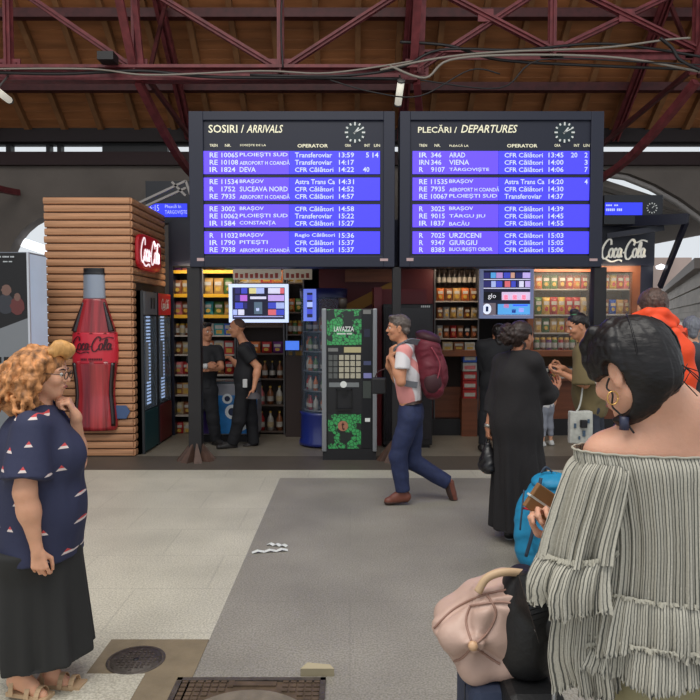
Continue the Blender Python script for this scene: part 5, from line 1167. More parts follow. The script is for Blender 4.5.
# ------------------------------------------------------------------ woman in long black dress
def black_dress():
    Y = 5.15; x0 = px(517, 0, Y)[0]; Fd = unit((.45, .9, 0)); L_ = nv((-Fd[1], Fd[0], 0))
    def at(x, y, dy=0): return px(x, y, Y+dy)
    J = dict(pel=at(516, 427), chest=at(516, 382), neck=at(519, 353), shL=at(501, 363, .10), shR=at(535, 363, -.10), hipL=at(507, 432, .04), hipR=at(525, 432, -.04), knL=at(508, 484, .03), knR=at(524, 484, -.03), ankL=at(510, 527, .03), ankR=at(522, 527, 0),
             toeL=at(513, 531, .16), toeR=at(526, 531, .14), elL=at(495, 398, .10), wrL=at(488, 427, .06), elR=at(547, 396, -.02), wrR=at(556, 389, .20))
    p = Person('person', 'woman in a long black dress with messy brown bun, seen from behind', J, Fd, at(522, 336), (.78, .62, -.02), sc=.93, base=nv((x0, Y, 0)))
    p.body(.007, S_OLIVE, hands=(('L', dict(d=(.0, .0, -1), n=(.9, .1, 0), curl=(1.2, 1.2, 1.2, 1.2), th=.8)), ('R', dict(d=(.3, .7, .25), n=(-.3, .2, .9), curl=(.6, .6, .7, .8)))))
    p.eyes(); p.brows(H_BROWN); p.lips(M('lips_rose'))
    def hr(v):
        ax = (p.hf, p.hl, p.hu); v.ell(p.hp(-.02, 0, .035), nv((.095, .084, .088)), ax, .01); v.cap(p.hp(-.08, 0, .0), p.hp(-.055, 0, -.045), .06, .045, .02)
        r = random.Random(4); bc = p.hp(-.12, .05, .01)
        for i in range(34):
            a = r.uniform(0, 6.28); b = r.uniform(-1.4, 1.4); R_ = .062; q0 = None
            for j in range(5):
                aa = a+j*.42; bb = b+.3*math.sin(j+i); q = bc+nv((math.cos(aa)*math.cos(bb), math.sin(aa)*math.cos(bb), math.sin(bb)))*R_*r.uniform(.85, 1.2)
                if q0 is not None: v.cap(q0, q, .014, .012, .008)
                q0 = q
        v.ell(bc, (.055, .055, .055), None, .02)
        for i in range(8):
            q = p.hp(-.06+.02*r.uniform(-1, 1), .07*r.uniform(-1, 1), -.05); v.chain([q, q+nv((.01, 0, -.03)), q+nv((-.01, 0, -.055))], [.006, .005, .003], .006)
    p.hairmass(.005, H_BROWN, hr, folds(.003, 140, 2))
    mD = M('dress_black', (28, 25, 27), .85, bump=(25, .3))
    v = Vox(p.lo-nv((.12, .12, 0)), p.hi+nv((.12, .12, 0)), .009); p.torso(v, .02)
    for a in 'LR': v.cap(J['sh'+a], J['el'+a]*.9+J['wr'+a]*.1, .06, .062, .04); 
    v.cap(J['elL'], J['elL']*.5+J['wrL']*.5, .058, .06, .03, flat=(0, 1)); v.cap(J['elR'], J['elR']*.45+J['wrR']*.55, .058, .062, .03, flat=(0, 1))
    top = J['pel']+nv((0, 0, .06)); bot = at(517, 539); bot[2] = .10
    v.cap(top, bot+nv((-.0, 0, 0)), .165, .235, .10, flat=(0, 1)); v.cap(J['chest'], top, .145, .165, .08)
    v.cap(J['neck'], p.hp(0, 0, 0), .062, .085, .008, 's')
    c0 = top; 
    def dress_fold(P, N):
        ang = np.arctan2(P[:, 1]-c0[1], P[:, 0]-c0[0]); k = np.clip((c0[2]-P[:, 2])/.8, 0, 1); a = .022*k*(np.sin(9*ang+2*np.sin(2*ang)+P[:, 2]*2)+.5*np.sin(17*ang+1))
        P = folds(.008, 20, 6, .4)(P, N); return P+N*nv((1, 1, 0))*a[:, NX]+nv((1, 0, 0))*((np.clip(.9-P[:, 2], 0, 1)*.06)[:, NX])
    p.add('dress', v, mD, dress_fold)
    m = M('shoe_black', (24, 24, 26), .4); p.shoe('L', .006, m, M('sole_white', (170, 170, 170), .6)); p.shoe('R', .006, m, M('sole_white'))
    w_ = V(J['wrL']); d = V(unit(J['wrL']-J['elL'])); mb = MB(); mb.tube([w_-d*.02, w_+d*.005], .032, 14); obj('wristwatch', mb, M('watch_steel', (150, 146, 140), .3, metal=.7), p.t)
    t = thing('handbag', 'black drawstring handbag hanging from the hand of the woman in black', 'handbag', at(488, 474, .04)); c = at(488, 460, .04)
    v = Vox(c-.25, c+.3, .007); v.ell(c, (.062, .10, .085), None, .02); v.ell(c-nv((0, 0, .05)), (.068, .115, .055), None, .03); v.cap(c, c+nv((.0, 0, .12)), .05, .02, .04)
    obj('bag_body', v.mesh('bag_body', M('bag_leather', (24, 23, 26), .35), folds(.006, 40, 2)), None, t)
    for q in (-.03, .03): obj('bag_strap', MB().tube(crom([c+nv((q, 0, .08)), V(J['wrL'])+V((q*.3, 0, -.10)), V(J['wrL'])+V((q*.2, 0, -.07))], 5), .006, 6), M('bag_leather'), t)
black_dress()
# ------------------------------------------------------------------ olive tee customer
def olive():
    Y = 6.3; at = lambda x, y, dy=0: px(x, y, Y+dy)
    J = dict(pel=at(592, 405), chest=at(591, 368), neck=at(587, 345), shL=at(584, 353, -.15), shR=at(592, 353, .15), hipL=at(590, 411, -.08), hipR=at(594, 411, .08), knL=at(591, 456, -.1), knR=at(596, 456, .1), ankL=at(596, 494, -.1), ankR=at(600, 494, .12),
             toeL=at(582, 501, -.12), toeR=at(586, 501, .14), elL=at(585, 384, -.18), wrL=at(563, 374, -.12), elR=at(589, 384, .18), wrR=at(563, 368, .10))
    p = Person('person', 'person in baggy olive tee with dark topknot looking down at a phone', J, (-1, 0, 0), at(577, 326), (-.93, -.1, -.36), (-.3, 0, 1), sc=.97, base=nv((px(596, 0, Y)[0], Y, 0)))
    p.body(.007, S_TAN, hands=(('L', dict(d=(-1, .2, .15), n=(.1, .5, .8), curl=(.7, .7, .8, .8))), ('R', dict(d=(-1, -.2, .1), n=(.1, -.6, .6), curl=(.8, .8, .8, .8)))))
    p.eyes(); p.brows(H_BLACK); p.lips(M('lips_rose'))
    def hr(v):
        ax = (p.hf, p.hl, p.hu); v.ell(p.hp(-.02, 0, .04), nv((.096, .081, .083)), ax, .01); v.ell(p.hp(-.02, 0, .135), nv((.042, .04, .032)), ax, .01); v.cap(p.hp(-.08, -.03, -.02), p.hp(-.08, .03, -.02), .03, .03, .02)
    p.hairmass(.006, H_BLACK, hr, folds(.003, 130, 2)); c = V(p.hp(-.02, 0, .108)); obj('hair_tie', MB().tube([c+V((.04*math.cos(a*math.pi/6), .04*math.sin(a*math.pi/6), 0)) for a in range(13)], .007, 6), M('tie_green', (60, 130, 90), .5), p.t)
    p.shirt(.008, M('tee_olive', (112, 98, 66), .85, bump=(20, .2)), g=.035, sl=1.0, hem=tuple(at(590, 416)), loose=.03, fold=(.010, 20, 8), nm='tee_shirt', belly=.03)
    p.trousers(.009, M('jeans_dark', (50, 54, 66), .8), J['pel']+nv((0, 0, .06)), g=.012); ms = M('shoe_white', (190, 190, 188), .5); p.shoe('L', .007, ms); p.shoe('R', .007, ms)
    c = V((J['wrL']+J['wrR'])/2)+V((-.10, 0, .03)); single('mobile_phone', MB().box(c.x-.04, c.x+.04, c.y-.06, c.y+.06, c.z-.005, c.z+.005), M('phone_black', (20, 20, 24), .2), 'dark phone held flat by the person in the olive tee', 'phone', c, bevel=.003)
    t = thing('tote_bag', 'white cloth tote bag with small drawings hanging beside the olive tee', 'tote bag', at(575, 444, -.22)); c0, c1 = at(569, 443, -.22), at(591, 411, -.22)
    v = Vox(c0-.1, c1+.2, .007); cc = (c0+c1)/2; v.ell(cc, (.20, .045, .26), None, .02); v.plane(cc+nv((0, 0, .145)), (0, 0, 1)); v.plane(cc-nv((0, 0, .145)), (0, 0, -1)); v.plane(cc-nv((.10, 0, 0)), (-1, 0, 0)); v.plane(cc+nv((.10, 0, 0)), (1, 0, 0))
    obj('bag_body', v.mesh('bag_body', M('tote_white', (186, 186, 178), .85, noise=(30, .12)), folds(.004, 30, 3)), None, t)
    m = MB(); 
    for (a, b, w_) in ((-.06, .02, .02), (.02, -.05, .025), (.06, .06, .018), (-.02, -.09, .015)): m.box(cc[0]+a-w_/2, cc[0]+a+w_/2, cc[1]-.052, cc[1]-.044, cc[2]+b-w_, cc[2]+b+w_)
    obj('printed_drawing', m, M('tote_print', (70, 90, 110), .7), t); obj('strap', MB().tube(crom([cc+nv((-.04, 0, .13)), at(581, 400, -.2), at(586, 352, -.16)], 6), .008, 6), M('tote_white'), t)
    c = at(584, 424, -.29); obj('clip', MB().box(c[0]-.03, c[0]+.03, c[1]-.01, c[1]+.03, c[2]-.035, c[2]+.035), M('bag_black', (22, 22, 26)), t, bevel=.008)
olive()
# ------------------------------------------------------------------ guards
mTee = M('tee_black', (20, 20, 25), .8, bump=(20, .2)); mTr = M('trousers_black', (22, 22, 27), .85); mBoot = M('boot_black', (34, 30, 30), .6)
def guard_left():
    Y = 9.0; at = lambda x, y, dy=0: px(x, y, Y+dy)
    J = dict(pel=at(204, 388), chest=at(206, 364), neck=at(206, 347), shL=at(218, 350, -.02), shR=at(194, 352, .02), hipL=at(210, 391, 0), hipR=at(199, 391, 0), knL=at(213, 418, 0), knR=at(196, 418, 0), ankL=at(216, 441, .05), ankR=at(197, 441, 0),
             toeL=at(224, 444, -.12), toeR=at(192, 445, -.16), elL=at(221, 367, -.10), wrL=at(207, 370, -.24), elR=at(190, 367, -.10), wrR=at(206, 366, -.26))
    p = Person('person', 'dark-haired guard in black tee with arms folded behind the left post', J, (.15, -1, 0), at(206, 332), (.75, -.65, 0), sc=1.0, base=nv((at(206, 0)[0], Y, 0)))
    p.body(.009, S_OLIVE, hands=(('L', dict(d=(-1, -.1, .1), n=(0, 1, 0), curl=(.5,)*4)), ('R', dict(d=(1, -.1, 0), n=(0, 1, 0), curl=(.5,)*4))))
    p.eyes(); p.brows(H_BLACK); p.hairmass(.007, H_BLACK, lambda v: (v.ell(p.hp(-.02, 0, .04), nv((.097, .08, .085)), (p.hf, p.hl, p.hu), .01), v.cap(p.hp(.05, -.03, .1), p.hp(.05, .03, .1), .025, .025, .02)), folds(.003, 120, 1))
    p.shirt(.009, mTee, sl=.7, hem=tuple(J['pel']), nm='tee_shirt'); p.trousers(.01, mTr, J['pel']+nv((0, 0, .08)), loose=.018); p.shoe('L', .008, mBoot); p.shoe('R', .008, mBoot)
    c = V(J['wrR'])+V((.0, -.05, .0)); obj('wristband', MB().tube([c-V((.02, 0, 0)), c+V((.03, 0, 0))], .036, 10), M('band_white', (190, 190, 190), .5), p.t)
guard_left()
def guard_right():
    Y = 8.9; at = lambda x, y, dy=0: px(x, y, Y+dy)
    J = dict(pel=at(246, 386), chest=at(247, 360), neck=at(245, 344), shL=at(243, 350, -.17), shR=at(249, 349, .17), hipL=at(243, 390, -.08), hipR=at(248, 390, .08), knL=at(239, 420, -.08), knR=at(251, 420, .08), ankL=at(232, 444, -.06), ankR=at(254, 444, .1),
             toeL=at(219, 447, -.14), toeR=at(240, 449, .02), elL=at(258, 367, -.16), wrL=at(254, 388, -.26), elR=at(240, 367, .2), wrR=at(230, 358, .24))
    p = Person('person', 'shaven-headed guard in black tee and trousers with a belt bag, facing left', J, (-1, -.2, 0), at(237, 328), (-.97, -.1, -.08), sc=1.02, base=nv((at(244, 0)[0], Y, 0)), build=1.04)
    p.body(.009, S_TAN, hands=(('L', dict(d=(-.15, -.1, -1), n=(-1, 0, 0), curl=(.6,)*4)), ('R', dict(d=(-1, 0, .3), n=(0, -.3, -1), curl=(.5,)*4))), wa=1.15)
    p.eyes(); p.brows(H_BROWN); p.hairmass(.007, M('hair_shaven', (84, 62, 54), .8), lambda v: v.ell(p.hp(-.018, 0, .035), nv((.096, .078, .086)), (p.hf, p.hl, p.hu), .01))
    p.shirt(.009, mTee, sl=.62, hem=tuple(J['pel']+nv((0, 0, .0))), nm='tee_shirt', w=1.15, belly=.02); p.trousers(.01, mTr, J['pel']+nv((0, 0, .08)), loose=.02); p.shoe('L', .008, mBoot); p.shoe('R', .008, mBoot)
    c = V(at(245, 383, -.22)); obj('keys', MB().box(c.x-.03, c.x+.03, c.y-.01, c.y+.02, c.z-.06, c.z+.05), M('band_white', (190, 190, 190), .5), p.t, bevel=.01)
    c = V(at(254, 396, -.26)); single('cap', MB().lathe([(0, .05), (.05, .045), (.08, .0), (.09, -.03)], tuple(c), 14, sx=1.1), M('cap_grey', (70, 66, 70), .7), 'dark grey cap held low by the shaven-headed guard', 'cap', c)
guard_right()
# ------------------------------------------------------------------ toddler
def toddler():
    x, y, _ = px(552, 0, 9.0); J, f, HC, P = joints_standing(x, y, 120, .95); 
    HC = px(549, 380, 9.0); nk = px(550, 391, 9.0); J['neck'] = nk
    p = Person('person', 'small child in white tee and grey shorts standing at the kiosk counter', J, f, HC, (.1, .9, .1), sc=.62); p.sc = .6
    p.body(.008, S_LIGHT, wl=1.0)
    p.sc = .74; p.hairmass(.007, H_BROWN, lambda v: (v.ell(p.hp(-.015, 0, .03), nv((.1, .085, .088))*.8, (p.hf, p.hl, p.hu), .01), v.cap(p.hp(-.05, 0, 0), p.hp(-.06, 0, -.08), .05, .03, .02)), folds(.003, 120, 1)); p.sc = .6
    p.shirt(.008, M('tee_white', (210, 208, 208), .8), sl=.5, nm='tee_shirt', hem=tuple(J['pel'])); p.trousers(.008, M('shorts_grey', (140, 144, 156), .8), J['pel']+nv((0, 0, .05)), t=.05, loose=.01, nm='shorts'); ms = M('shoe_white', (190, 190, 188)); p.shoe('L', .007, ms); p.shoe('R', .007, ms)
toddler()
# ------------------------------------------------------------------ dark figure leaning at the counter
def leaner():
    Y = 8.6; at = lambda x, y, dy=0: px(x, y, Y+dy); J, f, HC, P = joints_standing(at(498, 0)[0], Y, 80, 1.66)
    J['elR'] = at(512, 366, .1); J['wrR'] = at(512, 352, .4); J['elL'] = at(484, 368, .05); J['wrL'] = at(488, 354, .4)
    p = Person('person', 'person all in black facing the kiosk, mostly behind the woman in the dress', J, f, at(499, 333), (.2, 1, -.1), sc=.96)
    p.body(.01, S_OLIVE); p.hairmass(.008, H_BLACK, lambda v: (v.ell(p.hp(-.02, 0, .03), nv((.1, .087, .092)), (p.hf, p.hl, p.hu), .01), v.cap(p.hp(-.06, 0, 0), p.hp(-.07, 0, -.14), .06, .05, .02)), folds(.004, 90, 1))
    p.shirt(.01, mTee, long=True, w=1.1, nm='black_jacket', g=.025, hem=tuple(J['pel']-nv((0, 0, .1)))); p.trousers(.01, mTr, J['pel']+nv((0, 0, .05))); p.shoe('L', .01, mBoot); p.shoe('R', .01, mBoot)
leaner()
# ------------------------------------------------------------------ man with orange backpack
def orange_man():
    Y = 3.9; at = lambda x, y, dy=0: px(x, y, Y+dy); J, f, HC, P = joints_standing(at(664, 0)[0], Y, 82, 1.83)
    for a, q in (('L', 1), ('R', -1)): J['el'+a] = P(.10, q*.19, 1.13); J['wr'+a] = P(.28, q*.07, 1.22)
    p = Person('person', 'short-haired man wearing an orange hood and pack straps, seen from behind', J, f, at(652, 309), (.05, 1, -.05), sc=1.0)
    p.body(.008, S_TAN); p.hairmass(.005, hairmat('hair_short_brown', (82, 62, 54), .45, 90), lambda v: (v.ell(p.hp(-.018, 0, .032), nv((.1, .08, .088)), (p.hf, p.hl, p.hu), .01), v.cap(p.hp(-.075, -.03, -.03), p.hp(-.075, .03, -.03), .035, .035, .02)), folds(.003, 150, 1))
    p.shirt(.009, M('tee_charcoal', (52, 54, 62), .8), sl=.7, nm='tee_shirt', hem=tuple(J['pel'])); p.trousers(.01, M('trousers_khaki_grey', (108, 104, 96), .8), J['pel']+nv((0, 0, .08))); p.shoe('L', .009, mBoot); p.shoe('R', .009, mBoot)
    mo = M('pack_orange', (238, 74, 26), .6, bump=(30, .2)); c = nv(J['neck'])
    t = thing('backpack', 'bright orange backpack with rolled hood worn by the short-haired man', 'backpack', at(668, 400, -.2))
    def put(nm, fn_, m, h=.008, fo=None):
        v = Vox(c-.6, c+.45, h); fn_(v); return obj(nm, v.mesh(nm, m, fo), None, t)
    put('rolled_top', lambda v: (v.chain([at(634, 316, -.10), at(648, 313, -.15), at(664, 313, -.15), at(675, 322, -.12)], [.018, .028, .03, .024], .02), v.chain([at(638, 322, -.13), at(655, 322, -.17), at(672, 327, -.15)], [.022, .034, .028], .02)), mo, fo=folds(.005, 34, 3))
    put('main_sack', lambda v: (v.ell(at(662, 380, -.20), (.12, .08, .27), None, .03),), M('pack_char', (66, 56, 58), .6), fo=folds(.006, 30, 5))
    put('side_panel', lambda v: (v.chain([at(676, 333, -.24), at(683, 350, -.24), at(687, 375, -.24), at(687, 398, -.24), at(681, 410, -.24)], [.03, .055, .05, .042, .035], .03)), mo, fo=folds(.006, 30, 7))
    for q in (-1, 1):
        P_ = crom([at(665+q*8, 330, -.16), at(664+q*19, 330, -.02), at(664+q*19, 345, .14), at(664+q*18, 375, .12), at(664+q*16, 392, -.1)], 6); m = MB()
        for a, b_ in zip(P_[:-1], P_[1:]): m.bar(a, b_, .05, .014, up=(0, -1, .5))
        obj('shoulder_strap', m, mo, t)
orange_man()
# ------------------------------------------------------------------ people beyond, right edge
def far(x, Y, yaw, H, label, hair, top, py, leg=(60, 62, 70)):
    J, f, HC, P = joints_standing(px(x, 0, Y)[0], Y, yaw, H); HCp = HC
    p = Person('person', label, J, f, HC, (math.cos(math.radians(yaw)), math.sin(math.radians(yaw)), 0), sc=H/1.72)
    p.body(.012, S_LIGHT); p.hairmass(.009, hairmat('hair_%d' % hair[0], hair, .3), lambda v: (v.ell(p.hp(-.02, 0, .035), nv((.1, .084, .09)), (p.hf, p.hl, p.hu), .01), v.cap(p.hp(-.06, 0, 0), p.hp(-.065, 0, -.06), .055, .045, .02)), folds(.004, 100, 1))
    p.shirt(.012, M('top_%d_%d' % top[:2], top, .8), sl=.6, nm='top', hem=tuple(J['pel'])); p.trousers(.012, M('legs_%d' % leg[0], leg, .8), J['pel']+nv((0, 0, .08))); p.shoe('L', .012, mBoot); p.shoe('R', .012, mBoot)
far(683, 7.6, 100, 1.66, 'person with pale grey hair and dark top beyond the orange backpack', (190, 180, 170), (60, 66, 78), 0)
far(699, 6.8, 80, 1.72, 'person with grey hair in grey-blue top at the right edge', (120, 122, 130), (86, 96, 112), 0)
# ================================================================== LEFT WOMAN
def left_woman():
    Y = 3.1; at = lambda x, y, dy=0: px(x, y, Y+dy)
    J = dict(pel=at(36, 540), chest=at(38, 452), neck=at(38, 412), shR=at(30, 430, -.17), shL=at(36, 432, .17), hipR=at(34, 560, -.09), hipL=at(40, 560, .09), knR=at(30, 618, -.10), ankR=at(20, 672, -.12), toeR=at(42, 695, -.14),
             knL=at(56, 615, .06), ankL=px(50, 672, 3.07), toeL=px(76, 689, 3.06), elR=at(25, 492, -.24), wrR=at(37, 550, -.22), elL=at(76, 462, .12), wrL=at(76, 416, .02))
    p = Person('person', 'curly fair-haired woman in navy printed blouse and black skirt, hand at her chin', J, (1, 0, 0), at(47, 373), (1, .05, -.12), sc=.93, base=nv((at(40, 0)[0], Y, 0)), build=1.28)
    p.body(.0055, S_LIGHT, hands=(('R', dict(d=(.15, -.05, -1), n=(-.2, 1, .1), curl=(.7, .8, .85, .9), th=.5)), ('L', dict(d=(-.40, -.15, 1), n=(-.9, -.2, -.2), curl=(1.0, 1.3, 1.4, 1.4), th=.3))), wa=1.22, wl=1.0, belly=.05, bust=.03)
    p.eyes((70, 60, 50)); p.brows(H_BROWN); p.lips(M('lips_rose'))
    # curly hair
    mh = hairmat('hair_ginger_blonde', (178, 122, 76), .7, 38, (1, 1, .5), .55)
    def hr(v):
        ax = (p.hf, p.hl, p.hu); r = random.Random(11)
        v.ell(p.hp(-.03, 0, .035), nv((.105, .092, .09)), ax, .02); v.ell(p.hp(-.07, 0, -.05), nv((.09, .105, .11)), ax, .04); v.ell(p.hp(-.09, 0, -.14), nv((.11, .115, .095)), ax, .04)
        for i in range(170):
            th = r.uniform(-2.6, 2.6)+math.pi; ph = r.uniform(-.35, 1.35)
            d = nv((math.cos(th)*math.cos(ph), math.sin(th)*math.cos(ph), math.sin(ph)))
            if d[0] > .45 and d[2] < .75: continue
            q = p.hp(-.02+d[0]*.09, d[1]*.085, .03+d[2]*.085); o = p.hf*d[0]+p.hl*d[1]; vel = o*1.1+p.hu*d[2]*.4-p.hf*.35; ln = r.uniform(.12, .30); n = 9; f = r.uniform(3, 6); ph0 = r.uniform(0, 6); pts = [q]; rad = [.014]; A = r.uniform(.009, .017)
            for j in range(1, n+1):
                t = j/n; vel = vel*.78+nv((0, 0, -1))*.42+nv((-.12, 0, 0)); vv = unit(vel); q = q+vv*ln/n; sd = unit(np.cross(vv, (0.2, 1, .3)))
                pts.append(q+sd*A*math.sin(ph0+f*2*t*2)+np.cross(vv, sd)*A*math.cos(ph0+f*2*t*2)); rad.append(.0135*(1-t)+.0055)
            v.chain(pts, rad, .006)
    p.hairmass(.0045, mh, hr, folds(.003, 90, 5), lo=p.HC-.33, hi=p.HC+.24, ear=False, cut=-.01)
    c = at(60, 350); v = Vox(c-.1, c+.1, .0045); v.chain([at(53, 352, -.04), at(60, 347, -.02), at(67, 350, 0), at(66, 356, .03)], [.026, .031, .030, .02], .02)
    def roll(P, N): return folds(.003, 60, 3)(P, N)
    p.add('fringe_roll', v, hairmat('hair_pale_blonde', (204, 152, 90), .35, 40, (1, 1, .4), .5), roll)
    # glasses
    m = MB()
    for q in (-1, 1):
        c = p.hp(.105, q*.032, .002); m.tube([V(c+p.hl*.022*math.cos(a*math.pi/8)+p.hu*.017*math.sin(a*math.pi/8)) for a in range(17)], .0018, 6)
        m.tube([V(p.hp(.105, q*.055, .006)), V(p.hp(.06, q*.078, .008)), V(p.hp(.0, q*.084, .004))], .002, 6)
    m.tube([V(p.hp(.108, -.01, .004)), V(p.hp(.112, 0, .007)), V(p.hp(.108, .01, .004))], .0018, 6); obj('glasses', m, M('glasses_dark', (50, 44, 44), .3), p.t)
    # blouse with small two-tone motifs
    mb_ = M('blouse_navy', (42, 46, 74), .8, bump=(24, .25)); nt = mb_.node_tree; b = nt.nodes['Principled BSDF']
    tc = nt.nodes.new('ShaderNodeTexCoord'); mp = nt.nodes.new('ShaderNodeMapping'); mp.inputs['Scale'].default_value = (9.0, 0, 8.0); vo = nt.nodes.new('ShaderNodeTexVoronoi'); vo.inputs['Scale'].default_value = 1.0; vo.inputs['Randomness'].default_value = .55
    sb = nt.nodes.new('ShaderNodeVectorMath'); sb.operation = 'SUBTRACT'; sp = nt.nodes.new('ShaderNodeSeparateXYZ')
    L = nt.links.new; L(tc.outputs['Object'], mp.inputs[0]); L(mp.outputs[0], vo.inputs['Vector']); L(mp.outputs[0], sb.inputs[0]); L(vo.outputs['Position'], sb.inputs[1]); L(sb.outputs[0], sp.inputs[0])
    def mth(op, a, b2=None, c_=None):
        n = nt.nodes.new('ShaderNodeMath'); n.operation = op
        for i, q in enumerate((a, b2, c_)):
            if q is None: continue
            if isinstance(q, (int, float)): n.inputs[i].default_value = q
            else: L(q, n.inputs[i])
        return n.outputs[0]
    ax_ = mth('ABSOLUTE', sp.outputs[0]); z = sp.outputs[2]
    tri = mth('MULTIPLY', mth('LESS_THAN', ax_, mth('MULTIPLY', mth('SUBTRACT', .11, z), .75)), mth('MULTIPLY', mth('GREATER_THAN', z, -.09), mth('LESS_THAN', z, .11)))
    red = mth('GREATER_THAN', z, -.005)
    m1 = nt.nodes.new('ShaderNodeMix'); m1.data_type = 'RGBA'; m1.inputs[6].default_value = lin((214, 200, 196)); m1.inputs[7].default_value = lin((196, 70, 72)); L(red, m1.inputs[0])
    m2 = nt.nodes.new('ShaderNodeMix'); m2.data_type = 'RGBA'; m2.inputs[6].default_value = lin((42, 46, 74)); L(m1.outputs[2], m2.inputs[7]); L(tri, m2.inputs[0]); L(m2.outputs[2], b.inputs['Base Color'])
    def ex(v):
        v.cap(J['elL']*.3+J['shL']*.7, J['elL'], .075, .062, .03, flat=(0, 1)); v.cap(J['pel']+nv((.02, 0, -.08)), J['chest'], .19, .16, .08, sq=None)
    p.shirt(.007, mb_, g=.014, sl=.80, hem=tuple(at(40, 552)), loose=.034, w=1.25, fold=(.009, 15, 8), nm='blouse', belly=.06, bust=.055, extra=ex, neckcut=.058)
    # skirt
    v = Vox(p.lo-nv((.1, .1, 0)), p.hi+nv((.14, .1, 0)), .009); v.ell(J['pel'], (.165, .23, .19), None, .04); v.cap(J['pel']+nv((0, 0, .04)), at(47, 668), .195, .20, .05, flat=(0, 1)); v.plane(at(40, 541), (0, 0, 1)); v.plane(at(46, 655), (.10, 0, -1))
    c0 = at(42, 545)
    def sk(P, N):
        ang = np.arctan2(P[:, 1]-c0[1], P[:, 0]-c0[0]); k = np.clip((c0[2]-P[:, 2])/.5, 0, 1); return folds(.006, 14, 6, .4)(P, N)+N*nv((1, 1, 0))*(.022*k*(np.sin(7*ang+1.5*np.sin(2*ang)+2)+.4*np.sin(15*ang)))[:, NX]
    p.add('skirt', v, M('skirt_black', (38, 38, 38), .85, bump=(20, .2)), sk)
    ms = M('sandal_beige', (186, 156, 122), .6)
    for a in 'LR':
        an, to = V(J['ank'+a]), V(J['toe'+a]); d = (to-an); dh = V((d.x, d.y, 0)).normalized(); m = MB()
        heel = V((an.x, an.y, 0))-dh*.05; e = V((to.x, to.y, 0))+dh*.035; zb_ = max(0, to.z-.035); hz = zb_+(.0 if a == 'L' else max(0, an.z-.10))
        sd = V((-dh.y, dh.x, 0)); P = [heel+V((0, 0, hz)), heel.lerp(e, .4)+V((0, 0, hz*.6+zb_*.4)), e+V((0, 0, zb_))]; W = (.034, .030, .042)
        for i in range(2):
            A, B = P[i], P[i+1]; wa, wb = W[i], W[i+1]; vs = [A-sd*wa, A+sd*wa, B+sd*wb, B-sd*wb]; m.add(vs+[q+V((0, 0, .018)) for q in vs], [(0, 1, 2, 3), (4, 7, 6, 5), (0, 4, 5, 1), (1, 5, 6, 2), (2, 6, 7, 3), (3, 7, 4, 0)])
        so = obj('sandal', m, ms, p.t)
        for f_, hh in ((.55, .055), (.8, .045), (.15, .10)):
            c = P[0].lerp(P[2], f_); arc = [c+sd*(.040*math.cos(q*math.pi/8))+V((0, 0, .01+(hh+.0)*math.sin(q*math.pi/8))) for q in range(9)]; m = MB()
            for A, B in zip(arc[:-1], arc[1:]): m.bar(A, B, .004, .022, up=tuple(dh))
            obj('strap', m, ms, so)
left_woman()
# ================================================================== FOREGROUND WOMAN IN STRIPED TOP
def loft(rings, m, nseg, disp, hem=None, seed=0, wave=0.0):
    """rings: (centre, axis x, axis y, rx, ry); disp(theta, t) pushes outward; hem: fringe length"""
    n = len(rings); C_ = [V(tuple(r[0])) for r in rings]; RX = [V((r[3], r[4], 0)) for r in rings]
    Cs = crom(C_, m); Rs = crom(RX, m); AX = crom([V(tuple(r[1])) for r in rings], m); AY = crom([V(tuple(r[2])) for r in rings], m)
    th = np.linspace(0, 2*np.pi, nseg+1); N = len(Cs); P = np.zeros((N, nseg+1, 3)); rs = np.random.RandomState(seed)
    for i in range(N):
        t = i/(N-1); dd = disp(th, t); c = nv(Cs[i]); ax, ay = nv(AX[i]), nv(AY[i]); rx, ry = Rs[i].x, Rs[i].y
        P[i] = c+ax*((rx+dd)*np.cos(th))[:, NX]+ay*((ry+dd)*np.sin(th))[:, NX]
    P[:, :, 2] += ((np.linspace(0, 1, N)**2)[:, NX])*(wave*(np.sin(3*th+seed)+.6*np.sin(5*th+2*seed)))[NX, :]
    if hem:
        L = rs.uniform(.1, 1.0, nseg+1)*hem; L[-1] = L[0]; P[-1] = P[-1]+nv((0, 0, -1))*L[:, NX]+rs.normal(0, .0018, (nseg+1, 3))
    P[:, -1] = P[:, 0]
    me = bpy.data.meshes.new('loft'); vs = P.reshape(-1, 3).tolist(); fs = [(i*(nseg+1)+j, i*(nseg+1)+j+1, (i+1)*(nseg+1)+j+1, (i+1)*(nseg+1)+j) for i in range(N-1) for j in range(nseg)]
    me.from_pydata(vs, [], fs); uv = me.uv_layers.new(name='UVMap'); li = np.zeros(len(me.loops), np.int32); me.loops.foreach_get('vertex_index', li)
    jj = li % (nseg+1); ii = li//(nseg+1); uv.data.foreach_set('uv', np.stack([jj/nseg, ii/(N-1)], 1).astype(np.float32).ravel()); me.polygons.foreach_set('use_smooth', [True]*len(me.polygons)); return me
